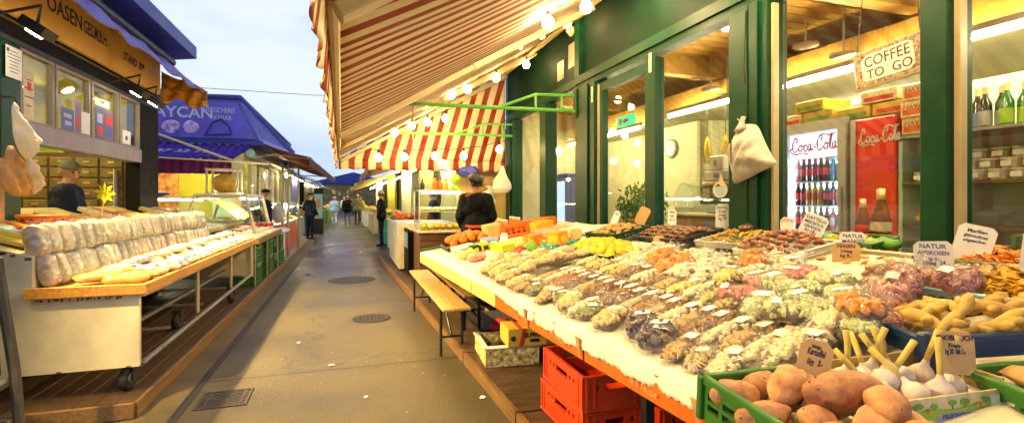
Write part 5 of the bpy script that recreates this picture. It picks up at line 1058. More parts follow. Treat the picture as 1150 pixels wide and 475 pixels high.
for i,(y,z,a,h) in enumerate(((4.60,1.665,.50,.04),(4.64,1.71,.42,.12),(4.74,1.835,.24,.17))):
    g=G(); g.rbox((4.12,y,z),(4.42,y+a,z+h),.012); o=solo('white_box',g,M['white'],['flat white box lying on the monitor','broad white box in the middle of the stack','small white box topmost of the stack'][i],'box'); g=G(); g.box((4.115,y+a*.4,z+h*.3),(4.119,y+a*.6,z+h*.7)); part(o,'printed_mark',g,M['plasticgrey'])
# soft ice sticker: cup with swirl
t=thing('ice_cream_sticker','round white sticker of an ice cream cup on the window','sticker',(SX+.03,3.53,1.6)); cy=3.52; g=G()
pr=lambda poly,x:g.prism(poly,.002,Matrix(((0,0,-1,x),(-1,0,0,cy),(0,1,0,1.60),(0,0,0,1))))
pr([(.09*math.cos(2*PI*k/24),-.03+.07*math.sin(2*PI*k/24)) for k in range(24)],SX+.033); part(t,'disc',g,M['white']); g=G(); pr([(-.06,-.0),(.06,-.0),(.045,-.07),(-.045,-.07)],SX+.0305); part(t,'cup',g,M['paleblue']); g=G(); pr([(-.07,.0),(-.05,.03),(-.02,.035),(0,.07),(.01,.12),(.03,.07),(.05,.03),(.07,.0)],SX+.0305); part(t,'swirl',g,M['creamwhite']); g=G(); pr([(-.055,.0),(-.02,.025),(.02,.0)],SX+.028); part(t,'sauce',g,M['dkwood'])
t=thing('wall_clock','round pale wall clock seen through the window','clock',(5.0,6.97,2.3)); KM=Tm(5.02,6.95,2.33)@Rm(-PI/2,'Y'); g=G(); g.box((5.04,6.35,.1),(5.10,7.75,2.69)); part(K,'partition',g,M['palewall'])
g=G(); g.lathe([(.001,.0),(.15,.0),(.155,.03),(.13,.035),(.001,.03)],28,KM); part(t,'casing',g,M['shelfgreen'],False); g=G(); g.lathe([(.001,.033),(.125,.033),(.125,.037),(.001,.037)],28,KM); part(t,'dial',g,M['paper']); g=G(); g.box((4.978,6.945,2.33),(4.981,6.955,2.42)); g.box((4.978,6.89,2.325),(4.981,6.95,2.335)); part(t,'hands',g,M['black'])
t=thing('exit_sign','green lit emergency exit sign under the shop ceiling','sign',(4.5,7.44,2.8)); g=G(); g.box((4.16,6.72,2.66),(4.20,7.22,2.82)); part(t,'casing',g,M['exitgreen']); g=G(); g.prism([(-.14,0),(-.05,.06),(-.05,.025),(.05,.025),(.05,-.025),(-.05,-.025),(-.05,-.06)],.003,Matrix(((0,0,-1,4.158),(-1,0,0,6.9),(0,1,0,2.74),(0,0,0,1)))); g.box((4.154,7.05,2.69),(4.158,7.15,2.79)); part(t,'pictogram',g,M['white'])
for i,(y,z) in enumerate(((5.22,1.95),(4.90,1.93),(4.80,1.93),(4.64,1.98))):
    t=thing('banana_bunch','yellow banana bunch hanging above the counter, %s from the door side'%ORD[i],'bananas',(4.3,y,2.3),0,'bananas hanging in the window'); g=G()
    for k in range(4):
        a=k*1.6; g.tube([(4.3,y,z+.33),(4.3+.02*math.cos(a),y+.02*math.sin(a),z+.26),(4.3+.045*math.cos(a),y+.045*math.sin(a),z+.12),(4.3+.03*math.cos(a),y+.03*math.sin(a),z)],[.008,.016,.018,.006],7)
    part(t,'fruit',g,M['yellow'],True); g=G(); g.tube([(4.3,y,z+.33),(4.3,y,2.7)],.004,4); part(t,'string',g,M['black'])
t=thing('potted_plant','bushy green potted plant just inside the left window','plant',(3.6,5.2,.9)); g=G(); g.lathe([(.10,0),(.14,.22),(.15,.22),(.14,.2),(.001,.2)],18,Tm(3.5,5.45,1.0)); part(t,'pot',g,M['orangeboard']); g=G(); rp=random.Random(8)
for k in range(620):
    d=V(rp.gauss(0,1),rp.gauss(0,1),rp.gauss(0,1)).normalized()*(.08+.24*rp.random()**.6); c_=V(3.5,5.45,1.42)+V(d.x*.9,d.y*1.25,d.z*.9); q=Euler((rp.random()*6,rp.random()*6,rp.random()*6)).to_matrix().to_4x4()
    g.add([(0,0,0),(.03,.018,.008),(.07,0,.0),(.03,-.018,.008)],[(0,1,2,3)],Tm(*c_)@q)
part(t,'foliage',g,M['plantleaf'],recalc=False); g=G()
for k in range(6): g.tube([(3.5,5.45,1.2),(3.5+.1*math.cos(k),5.45+.1*math.sin(k),1.5)],.006,5)
part(t,'stem',g,M['wood']); g=G(); g.box((3.3,5.2,.1),(3.8,5.7,1.0)); solo('plant_stand',g,M['dkwood'],'low dark stand under the potted plant','stand')
t=thing('coffee_machine','grey dome topped machine behind the potted plant','machine',(4.8,6.0,.1)); g=G(); g.rbox((4.5,5.75,.1),(4.95,6.18,1.4),.02); part(t,'cabinet',g,M['plasticgrey']); g=G(); g.sheet(12,8,lambda u,v:(4.5+.45*v,5.72+.48*u,1.4+.32*math.sin(u*PI)**.6*(1-.3*v)),th=.01); part(t,'hood',g,M['caseglass'],True)
# things seen through the door panes
carton(4.2,6.9,.1,.5,.5,1.2,'palegreen','pale green freezer chest behind the glass door')
for i,(y,m_) in enumerate(((7.0,'lime'),(7.35,'beige'))):
    g=G(); g.pillow((.3,.2,.16),12,10,.7,.1,.02,M=Tm(4.4,y,1.38),seed=i); solo('bag',g,M[m_],['lime green bag on the freezer chest','beige bag on the freezer chest'][i],'bag',smooth=True)
t=thing('blue_fridge','blue framed glass fridge deep inside the door','fridge',(4.8,8.6,.1)); g=G(); g.rbox((3.95,8.75,.1),(4.4,9.2,2.0),.02); part(t,'cabinet',g,M['blueprint']); g=G(); g.box((3.93,8.81,.4),(3.948,9.14,1.85)); part(t,'glass_door',g,emis('bluelit',(.6,.8,1),1.2))
# ================================================================ right platform, bench, table
xf=lambda y:1.29-.056*y
tz=lambda x,y:.555+.19*x+.0106*y
TILT=-math.atan(.19)
def onT(o,x,y,rz=0,lift=0,sc=1,extra=None):
    Rt=Rm(TILT,'Y')@Rm(rz,'Z')
    if extra is not None: Rt=Rt@extra
    return put(o,(x,y,tz(x,y)+lift),Rt,sc)
t=thing('wooden_platform','dark plank platform under the right food table','platform',(1.9,5,0)); g=G(); xe=lambda y:1.17-.035*y
for k,(a,b_) in enumerate(((.3,3.06),(3.085,4.42),(4.445,7.2),(7.225,9.4),(9.425,12.9))):
    for i in range(14):
        A_=Tm(0,0,0); x0=i*.142
        for_y=[(a,b_)]
        xa,xb=xe(a)+x0,xe(b_)+x0
        g.add([(xa,a,.075),(xa+.136,a,.075),(xb+.136,b_,.075),(xb,b_,.075),(xa,a,.10),(xa+.136,a,.10),(xb+.136,b_,.10),(xb,b_,.10)],[(3,2,1,0),(4,5,6,7),(0,1,5,4),(1,2,6,5),(2,3,7,6),(3,0,4,7)])
part(t,'deck',g,M['deck']); g=G()
for a,b_ in ((.3,3.06),(3.085,4.42),(4.445,7.2),(7.225,9.4),(9.425,12.9)):
    xa,xb=xe(a)-.003,xe(b_)-.003; g.add([(xa-.03,a,.004),(xa,a,.004),(xb,b_,.004),(xb-.03,b_,.004),(xa-.03,a,.105),(xa,a,.105),(xb,b_,.105),(xb-.03,b_,.105)],[(3,2,1,0),(4,5,6,7),(0,1,5,4),(1,2,6,5),(2,3,7,6),(3,0,4,7)])
part(t,'edge_board',g,M['wood'])
# bench
t=thing('wooden_bench','long narrow varnished beer bench with folding steel legs before the table','bench',(.95,5.8,0)); 
g=G(); g.rbox((.80,4.45,.475),(1.065,7.1,.50),.006); part(t,'seat',g,M['benchwood'])
for y,sg in ((4.72,1),(6.75,-1)):
    g=G()
    for x in (.83,1.035): g.tube([(x,y,.0),(x,y,.47)],.014,6)
    g.tube([(.83,y,.44),(1.035,y,.44)],.012,6); g.tube([(.83,y,.18),(1.035,y,.18)],.012,6); part(t,'leg_frame',g,M['darkmetal'])
    g=G(); g.tube([(.93,y,.2),(.93,y+sg*.42,.465)],.010,6); part(t,'strut',g,M['darkmetal'])
g=G(); g.box((.83,4.6,.45),(.85,6.95,.472)); g.box((1.015,4.6,.45),(1.035,6.95,.472)); part(t,'rail',g,M['darkmetal'])
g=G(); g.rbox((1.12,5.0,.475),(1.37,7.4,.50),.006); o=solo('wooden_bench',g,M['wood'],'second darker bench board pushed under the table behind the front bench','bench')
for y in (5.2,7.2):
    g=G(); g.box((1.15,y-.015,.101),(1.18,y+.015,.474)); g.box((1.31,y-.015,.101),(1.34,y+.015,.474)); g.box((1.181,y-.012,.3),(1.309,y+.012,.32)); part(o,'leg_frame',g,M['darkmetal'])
# food table
t=thing('food_table','long sloping market table with painted front boards and dark legs','table',(2,4,.1)); Y0,Y1=.35,6.62
def tab(u,v):
    y=Y0+(Y1-Y0)*u; x=xf(y)+(2.93-xf(y))*v; return (x,y,tz(x,y)-.012)
g=G(); g.sheet(24,4,tab,th=-.03); part(t,'tabletop',g,M['wood'])
seg=[(.40,1.42,'orangeboard'),(1.44,2.28,'orangeboard'),(2.30,2.98,'orangeboard'),(3.0,3.62,'orangeboard'),(3.64,4.25,'creamboard'),(4.27,4.85,'creamboard'),(4.87,5.40,'creamboard'),(5.42,6.0,'creamboard'),(6.02,6.6,'creamboard')]
for a,b_,m_ in seg:
    g=G(); xa,xb=xf(a)-.02,xf(b_)-.02; za=tz(xf(a),a)-.015; zb=tz(xf(b_),b_)-.015
    g.add([(xa-.012,a,za-.115),(xa,a,za-.115),(xb,b_,zb-.115),(xb-.012,b_,zb-.115),(xa-.012,a,za),(xa,a,za),(xb,b_,zb),(xb-.012,b_,zb)],[(3,2,1,0),(4,5,6,7),(0,1,5,4),(1,2,6,5),(2,3,7,6),(3,0,4,7)]); fb=part(t,'front_board',g,M[m_])
    if m_=='orangeboard':
        g=G(); xm=(xa+xb)/2-.0135; ym=(a+b_)/2
        g.text('Gewürze & Nüsse',.05,Matrix(((0,0,-1,xm),(-1,0,0,ym),(0,1,0,za-.075),(0,0,0,1))),ext=.0008,shear=.2,sx=.9); part(fb,'lettering',g,M['redprint'] if False else mat('faint',(.90,.36,.10),.5))
        for k,yy in ((0,b_),(1,a)):
            s_=-1 if k==0 else 1; g=G(); g.add([(xm,yy,za),(xm,yy+s_*.05,za),(xm,yy,za-.112)],[(0,1,2)]); part(fb,'corner_paint',g,M['pastrywood'])
g=G(); g.add([(xf(Y0)-.03,Y0,.665),(xf(Y0)+.02,Y0,.665),(xf(Y1)+.02,Y1,.665),(xf(Y1)-.03,Y1,.665),(xf(Y0)-.03,Y0,.69),(xf(Y0)+.02,Y0,.69),(xf(Y1)+.02,Y1,.69),(xf(Y1)-.03,Y1,.69)],[(3,2,1,0),(4,5,6,7),(0,1,5,4),(1,2,6,5),(2,3,7,6),(3,0,4,7)]); part(t,'rail',g,M['darkmetal'])
for y in (.6,2.3,4.2,6.4):
    for x in (xf(y)+.35,2.75):
        g=G(); g.box((x-.025,y-.025,.10),(x+.025,y+.025,tz(x,y)-.05)); part(t,'leg',g,M['darkmetal'])
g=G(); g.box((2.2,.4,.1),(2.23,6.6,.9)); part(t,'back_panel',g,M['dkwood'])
g=G(); g.add([(xf(6.62)-.03,6.622,.69),(2.9,6.622,.69),(2.9,6.622,tz(2.9,6.6)),(xf(6.62)-.03,6.622,tz(xf(6.6),6.6)+.03),(xf(6.62)-.03,6.64,.69),(2.9,6.64,.69),(2.9,6.64,tz(2.9,6.6)),(xf(6.62)-.03,6.64,tz(xf(6.6),6.6)+.03)],[(3,2,1,0),(4,5,6,7),(0,1,5,4),(1,2,6,5),(2,3,7,6),(3,0,4,7)]); part(t,'end_board',g,M['greencrate'])
# tablecloth with scalloped drop
CW=1.45
def clothf(u,v):
    y=.42+(6.55-.42)*u; near=max(0,min(1,(3.7-y)/.5)); 
    drop=(.022+.050*near)*(1+.10*math.sin(y*3.1)+.05*math.sin(y*11))
    s_=v
    if s_<.80:
        k=s_/.80; x=2.92+(xf(y)-.028-2.92)*k; z=tz(x,y)+.004+.004*math.sin(y*9+x*6)
        return (x,y,z)
    k=(s_-.80)/.20; x=xf(y)-.030-.010*math.sin(k*PI/2)-.006*math.sin(y*21)*k*near-.004*math.sin(y*47)*k*near
    return (x,y,tz(xf(y),y)+.004-drop*k-near*.010*abs(math.sin(y*PI/.04))*(k>.95))
g=G(); g.sheet(900,20,clothf,th=.003); solo('tablecloth',g,M['cloth'],'white cloth with scalloped edge spread over the food table','tablecloth',smooth=True)
# ---------------------------------------------------------------- under the table
def eurocrate(label,loc,rz):
    L_,W_,H_=.60,.40,.20; t=thing('plastic_crate',label,'crate',(0,0,0)); th=.018
    def side(l,A,small):
        ho=[]
        if small: ho=[(-.06,.06,.115,.150),(-.13,-.10,.115,.145),(.10,.13,.115,.145)]
        else: ho=[(-.085,.085,.115,.150),(-.135,-.11,.125,.15),(-.19,-.165,.125,.15),(.11,.135,.125,.15),(.165,.19,.125,.15)]
        g=G(); g.gridwall((-l/2,l/2),(0,H_),ho,th,A); q=part(t,'side_wall',g,M['redcrate']); g=G()
        g.rbox((-l/2-.004,-.006,H_-.016),(l/2+.004,-.0005,H_),.003,A); g.rbox((-l/2-.004,-.006,.0),(l/2+.004,-.0005,.016),.003,A)
        for x in ((-l/2,-l/2+.022),(-l/2+.05,-l/2+.06),(l/2-.06,l/2-.05),(l/2-.022,l/2)): g.rbox((x[0],-.0055,.0165),(x[1],-.0005,H_-.0165),.002,A)
        part(q,'rib',g,M['redcrate']); return q
    a=side(L_,Tm(0,-W_/2,0),False); side(L_,Tm(0,W_/2,0)@Rm(PI,'Z'),False); side(W_-2*th,Tm(L_/2,0,0)@Rm(PI/2,'Z'),True); b_=side(W_-2*th,Tm(-L_/2,0,0)@Rm(-PI/2,'Z'),True)
    g=G(); g.box((-L_/2+th,-W_/2+th,.004),(L_/2-th,W_/2-th,.016)); part(t,'base',g,M['redcrate']); put(t,loc,(0,0,rz)); return t
# long sides face the street (-x)
eurocrate('bottom orange red plastic crate of the stack under the table',(1.42,2.79,.105),-PI/2+.02); eurocrate('upper orange red plastic crate of the stack under the table',(1.425,2.78,.309),-PI/2-.015)
eurocrate('orange red plastic crate behind the stack against the table back',(1.86,2.70,.105),-PI/2)
# fruit cartons under the table
t=thing('fruit_carton','open cardboard fruit tray printed with fruit under the table','box',(1.32,4.2,.1)); A_=Tm(1.32,4.22,.102)@Rm(-.08,'Z'); g=G()
g.box((-.22,-.26,0),(.22,.26,.01),A_); part(t,'base',g,M['card'])
for a,b_ in (((-.23,-.27,0),(-.22,.27,.15)),((.22,-.27,0),(.23,.27,.15)),((-.219,-.27,0),(.219,-.26,.15)),((-.219,.26,0),(.219,.27,.15))):
    g=G(); g.box(a,b_,A_); part(t,'printed_side',g,M['fruitprint'])
g=G(); g.box((-.25,-.27,.151),(-.20,.27,.157),A_); g.box((.20,-.27,.151),(.25,.27,.157),A_); g.box((-.199,-.275,.151),(.199,-.2,.157),A_); part(t,'rim',g,M['white'])
g=G(); rr=random.Random(4)
for k in range(26): g.ball(A_@V(rr.uniform(-.18,.18),rr.uniform(-.2,.22),.06+rr.random()*.05),.035,1,jit=.2,seed=k)
part(t,'scraps',g,M['dkwood'])
t=thing('banana_carton','yellow fruit carton with a red band resting on the fruit tray','box',(1.42,4.1,.26)); A_=Tm(1.43,4.07,.262)@Rm(-.06,'Z'); g=G(); g.rbox((-.17,-.145,0),(.17,.145,.15),.004,A_); part(t,'body',g,M['cardyellow'])
g=G(); g.box((-.08,-.1475,.001),(-.045,-.1455,.149),A_@Matrix(((1,0,.25,0),(0,1,0,0),(0,0,1,0),(0,0,0,1)))); g.box((-.075,-.145,.1505),(-.04,.145,.152),A_); part(t,'red_band',g,M['redprint'])
g=G(); g.text('ELFRUIT',.048,A_@Matrix(((1,0,0,.06),(0,0,-1,-.1465),(0,1,0,.092),(0,0,0,1))),ext=.001,sx=1.1,bold=.002); part(t,'lettering',g,M['ink']); g=G(); g.box((.02,-.148,.035),(.10,-.1458,.06),A_); part(t,'hand_hole',g,M['black'])
g=G(); g.lathe([(.001,0),(.022,0),(.022,.002),(.001,.002)],16,A_@Tm(-.125,-.1455,.07)@Rm(PI/2,'X')); part(t,'seal_mark',g,M['ink'])
g=G(); g.tube([A_@V(.0,-.06,.152),A_@V(.05,-.02,.1525),A_@V(.06,.05,.153),A_@V(0,.09,.153)],[.003,.016,.016,.003],6,M=Matrix.Diagonal((1,1,1,1))); part(t,'swoosh',g,M['ink'])
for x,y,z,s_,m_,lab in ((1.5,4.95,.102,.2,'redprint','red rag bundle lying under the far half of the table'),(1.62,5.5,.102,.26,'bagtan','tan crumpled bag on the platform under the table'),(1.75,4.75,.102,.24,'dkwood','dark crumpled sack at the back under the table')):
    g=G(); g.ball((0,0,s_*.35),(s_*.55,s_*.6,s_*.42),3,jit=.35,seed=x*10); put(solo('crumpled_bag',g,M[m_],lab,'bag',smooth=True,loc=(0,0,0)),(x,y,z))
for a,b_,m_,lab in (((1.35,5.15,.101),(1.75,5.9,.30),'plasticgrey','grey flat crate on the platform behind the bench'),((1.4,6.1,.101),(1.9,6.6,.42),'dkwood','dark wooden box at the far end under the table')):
    g=G(); g.gridwall((a[1],b_[1]),(a[2],b_[2]),[(a[1]+.06,b_[1]-.06,a[2]+.08,a[2]+.12)],.015,Matrix(((0,1,0,a[0]),(1,0,0,0),(0,0,1,0),(0,0,0,1)))); g.box((a[0]+.016,a[1],a[2]),(b_[0],a[1]+.015,b_[2])); g.box((a[0]+.016,b_[1]-.015,a[2]),(b_[0],b_[1],b_[2])); g.box((b_[0]-.015,a[1]+.016,a[2]),(b_[0],b_[1]-.016,b_[2])); solo('storage_box',g,M[m_],lab,'box')
# ================================================================ goods : bags of nuts
def nutbag(m,size=(.36,.125,.06),nut=(.013,.009,.008),n=120,labelm='paper',fm='film',tail=.5,seed=1,dense=1.0):
    L_,W_,H_=size; r_=random.Random(seed); t=thing('nut_bag','x','bag'); g=G()
    for k in range(n):
        x=(r_.random()*2-1); y=(r_.random()*2-1); 
        env=math.sqrt(max(0.02,1-abs(x)**5)); yy=y*env; hz=(1-abs(yy)**2.2)**.5*env
        z=H_*.5+ (H_*.42)*hz*(r_.choice((1,1,1,.75,.3,-.2)))
        q=Euler((r_.random()*6,r_.random()*6,r_.random()*6)).to_matrix().to_4x4()
        s_=.95+.4*r_.random(); g.ball((x*L_*.40-.01,yy*W_*.37,z),(nut[0]*s_,nut[1]*s_,nut[2]*s_),1,q)
    nn=part(t,'nuts',g,M[m],False,False); g=G(); g.pillow((L_*.86,W_*.80,H_*.72),12,10,.7,.1,0,Tm(0,0,H_*.45)); part(nn,'filling',g,M['nutshade'],False,False)  # dark core colour painted as the shade between the nuts
    g=G(); g.pillow((L_*1.04,W_*1.02,H_*1.12),30,18,.70,.10,.005,Tm(0,0,H_*.52),seed=seed)
    # twisted frill at the upper end
    def fr(u,v): 
        a=(u-.5)*W_*(.35+1.0*v); return (L_*.5+.07*v*tail*2-.004,a,H_*.45+.05*v*tail*2+.018*math.sin(u*19+seed)*v)
    g.sheet(16,5,fr); part(t,'wrapper',g,M[fm],True,False)
    if labelm:
        g=G(); g.sheet(3,3,lambda u,v:(L_*(.08+.16*u),W_*(-.30+.46*v),H_*1.09-.02*H_*abs(v-.4)),th=.0012); part(t,'price_label',g,M[labelm])
    return t
NB={}
def NBget(k,label,group):
    if k not in NB:
        sp_={'beige':dict(m='nutbeige',seed=2),'brown':dict(m='nutbrown',seed=3),'dark':dict(m='nutdark',seed=4,nut=(.014,.010,.008)),'red':dict(m='nutred',seed=5),'cashew':dict(m='cashew',seed=6,nut=(.017,.009,.010),n=130),
         'yellow':dict(m='nutyellow',seed=7,nut=(.011,.009,.008),n=170),'walnut':dict(m='walnut',seed=8,size=(.30,.17,.085),nut=(.022,.018,.016),n=80),'pist':dict(m='pistachio',seed=9,size=(.28,.19,.095),nut=(.016,.011,.010),n=190),
         'prune':dict(m='prune',seed=10,size=(.26,.15,.085),nut=(.024,.018,.014),n=60,fm='film'),'seed':dict(m='seedgreen',seed=12,size=(.24,.14,.06),nut=(.011,.007,.006),n=170),'pink':dict(m='pink',seed=13,size=(.26,.18,.10),nut=(.012,.010,.009),n=190),
         'candied':dict(m='candied',seed=14,size=(.28,.20,.11),nut=(.030,.022,.018),n=60,labelm=None,fm='film'),'mix':dict(m='nutyellow',seed=15,size=(.20,.15,.13),nut=(.014,.010,.010),n=150),'noodle':dict(m='cashew',seed=16,size=(.40,.16,.06),nut=(.06,.005,.005),n=70,fm='filmwhite'),
         'clear':dict(m='creamwhite',seed=17,size=(.24,.18,.10),nut=(.030,.022,.02),n=30,fm='filmwhite'),'herb':dict(m='beige',seed=18,size=(.26,.12,.045),nut=(.02,.004,.004),n=120)}[k]
        NB[k]=Proto(nutbag(**sp_))
    return NB[k].get(label,group)
cn={'beige':'tan','brown':'brown','dark':'dark brown','red':'reddish brown','cashew':'creamy white','yellow':'yellowish','walnut':'pale walnut','pist':'pistachio green','prune':'dark purple','seed':'olive green','pink':'pink','candied':'orange','mix':'mixed','noodle':'pale stalk','clear':'milky clear','herb':'dry herb'}
def lay_bag(k,x,y,rz=0,lift=0,sc=1,where='',extra=None):
    o=NBget(k,'%s cellophane bag %s'%(cn[k],where),'cellophane bags on the food table'); onT(o,x,y,rz,lift+.006,sc,extra); return o
G1='%s in the long row of diagonal bags, counted from the bench end'
seq=['beige','cashew','red','brown','dark','beige','brown','dark','brown','dark','beige','brown','beige','cashew','beige','brown','cashew','beige','cashew','cashew']
y=3.66
for i,k in enumerate(seq):
    y-=.110
    lay_bag(k,1.53+.012*(i%3)+.004*i,y,R.uniform(-.05,.05)+.22,0,(1.24,.82,R.uniform(.80,.95)),ORD[i]+' in the front bag row from the bench end')
# second, deeper row partly over the first
seq2=['cashew','yellow','beige','yellow','beige','dark','cashew','brown','beige','yellow','cashew','yellow','beige']
y=3.75
for i,k in enumerate(seq2):
    y-=.132
    lay_bag(k,1.87+.01*(i%3),y,R.uniform(-.1,.1)+.14,.02,(.95,.95,.8),ORD[i]+' in the deeper bag row from the bench end')
for i in range(8):
    lay_bag('walnut',1.22+.17*(i%3),3.76+.23*(i//3)+.03*(i%2),.5+.4*(i%2),.03*(i%3),1.0,'in the loose heap by the scalloped cloth corner, %s one'%ORD[i])
for i in range(6):
    lay_bag('beige' if i%2 else 'walnut',1.68+.14*(i%3),3.85+.26*(i//3),.3,.02+.02*(i%2),.95,'behind the walnut heap, %s one'%ORD[i])
fr_=[('walnut',3.52,.4),('beige',3.42,.3),('seed',3.28,.9),('herb',3.12,.8),('beige',3.02,.5),('seed',2.92,1.1),('walnut',2.74,.9),('cashew',2.62,.4),('seed',2.52,.5),('herb',2.40,.7),('walnut',2.30,.6),('prune',2.08,.9),('prune',1.92,.7),('beige',1.78,.4),('herb',1.66,.7),('cashew',1.54,.5)]
for i,(k,yy,a) in enumerate(fr_):
    lay_bag(k,xf(yy)+.135+.03*(i%2),yy,a,0,.9 if k!='prune' else 1.05,'along the cloth edge, %s from the bench end'%ORD[i])
# big cashew bags by the potatoes
for i,(x,yy) in enumerate(((1.72,1.50),(1.60,1.42),(1.86,1.46))):
    lay_bag('cashew',x,yy+.0,.15,.03*i,(1.05,1.15,1.1),'lying behind the potato crate, %s one'%ORD[i])
for i,(x,yy,k) in enumerate(((2.06,3.42,'noodle'),(2.12,3.26,'noodle'),(2.12,3.02,'candied'),(2.16,2.86,'candied'),(2.04,2.78,'candied'),(2.34,2.42,'candied'),(2.34,2.60,'clear'),(2.16,2.64,'clear'),(2.28,2.78,'clear'),(2.06,2.52,'clear'),(2.22,2.28,'clear'),(2.38,2.20,'clear'),(2.34,3.02,'clear'),(2.28,3.20,'clear'),(2.44,2.36,'clear'),(2.0,3.12,'clear'),(2.0,2.64,'clear'),(2.3,3.4,'clear'))):
    lay_bag(k,x,yy,R.uniform(-.8,.8),.01+.012*(i%3),.88 if k!='clear' else R.uniform(.68,.85),'in the middle heap of film bags, %s one'%ORD[i],Rm(R.uniform(-.25,.1),'Y'))
for i,(x,yy,k,l_) in enumerate(((1.98,2.22,'mix',.03),(2.05,2.08,'pink',.03),(1.86,2.05,'pink',.02),(2.26,2.02,'pink',.03))):
    lay_bag(k,x,yy,.3+i,l_,.9,'beside the pistachio bags, %s one'%ORD[i])
for i,(x,yy,l_) in enumerate(((1.84,1.86,.02),(1.96,1.74,.02),(1.80,1.68,.04),(2.08,1.86,.02),(2.14,1.68,.02),(2.28,1.86,.03),(1.92,1.56,.04),(2.22,1.58,.02),(2.04,1.96,.05))):
    lay_bag('pist' if i!=7 else 'seed',x,yy,.5+i*.9,l_,.85,'in the green heap next to the red bags, %s one'%ORD[i],Rm(R.uniform(-.25,.05),'Y'))
lay_bag('candied',1.86,1.40,1.2,.10,.75,'tucked between pistachios and garlic carton'); lay_bag('pist',1.82,1.36,.5,.06,.75,'nearest the garlic stems')
# red bags : upright sacks of dried hibiscus
def sack(seed):
    t=thing('red_bag','x','bag'); g=G(); r_=random.Random(seed)
    for k in range(120):
        a=r_.random()*6.283; z=r_.random(); rr=.082*(1-.25*abs(z-.45))*(.75+.3*r_.random()); q=Euler((r_.random()*6,r_.random()*6,r_.random()*6)).to_matrix().to_4x4()
        g.ball((rr*math.cos(a),rr*math.sin(a),.015+.15*z),(.026,.012,.006),1,q)
    g.ball((0,0,.09),(.074,.074,.085),2); part(t,'dried_fruit',g,mat('hibiscus',(.58,.16,.13),.45,var=.4,scale=18,col2=(.75,.35,.28)),False,False)
    g=G(); n_=22
    pr=[(.05,.0),(.088,.01),(.100,.06),(.098,.12),(.075,.175),(.03,.205),(.022,.22),(.05,.25),(.07,.275)]
    vs=[];
    for i,(rr,z) in enumerate(pr):
        for k in range(n_):
            a=2*PI*k/n_; q=1+.10*noise.noise(V(math.cos(a)*2,math.sin(a)*2,z*20+seed))+(.25*math.sin(a*5+seed) if i>6 else 0); vs.append((rr*q*math.cos(a),rr*q*math.sin(a),z+(.02*math.sin(a*3) if i>6 else 0)))
    g.add(vs,[(i*n_+k,i*n_+(k+1)%n_,(i+1)*n_+(k+1)%n_,(i+1)*n_+k) for i in range(len(pr)-1) for k in range(n_)]); part(t,'wrapper',g,M['film'],True,False)
    g=G(); g.sheet(4,2,lambda u,v:(-.104*math.cos((u-.5)*.7),-.104*math.sin((u-.5)*.7),.045+.045*v),th=.001); part(t,'price_label',g,M['paper']); return t
SK=Proto(sack(3))
for i,(x,yy,l_,s_,lab) in enumerate(((2.30,1.62,-.01,.85,'upright bag of red dried fruit under the apricot price card'),(2.08,1.44,.05,.80,'bag of red dried fruit stacked above the blue crate corner'),(1.95,1.36,-.02,.80,'lower bag of red dried fruit touching the blue crate'),(2.46,1.55,.0,.85,'farther bag of red dried fruit beside the blue basket'),(2.20,1.50,.10,.75,'slanted bag of pinkish dried fruit behind the blue crate'),(1.97,1.48,.0,.75,'low bag of red dried fruit in front of the stack'),(2.36,1.42,.09,.8,'bag of pink dried fruit lying over the blue crate rear'))):
    o=SK.get(lab,'bags of red dried fruit'); onT(o,x,yy,R.uniform(-.4,.4),l_-.01,s_,Rm((-.15,.1,0,-.2,.9,.2,1.2)[i],'Y'))
# ================================================================ trays at the back
def tray(label,L_,W_,H_,m,x,y,rz,lift=0,th=.008,slots=True,name='plastic_tray',cat='tray'):
    t=thing(name,label,cat)
    for A_,l in ((Tm(0,-W_/2,0),L_),(Tm(0,W_/2-th,0),L_),(Tm(-L_/2+th,0,0)@Rm(PI/2,'Z'),W_),(Tm(L_/2,0,0)@Rm(PI/2,'Z'),W_)):
        g=G(); ho=[]
        if slots:
            n_=max(3,int(l/.045))
            ho=[(-l/2+.03+k*(l-.06)/n_+.007,-l/2+.03+(k+1)*(l-.06)/n_-.007,H_*.25,H_*.7) for k in range(n_)]
        g.gridwall((-l/2,l/2),(0,H_),ho,th,A_); g.rbox((-l/2-.006,-.006,H_-.006),(l/2+.006,th+.006,H_+.006),.003,A_); part(t,'side_wall',g,m)
    g=G(); g.box((-L_/2,-W_/2,0),(L_/2,W_/2,.008)); part(t,'base',g,m); onT(t,x,y,rz,lift+.008); return t
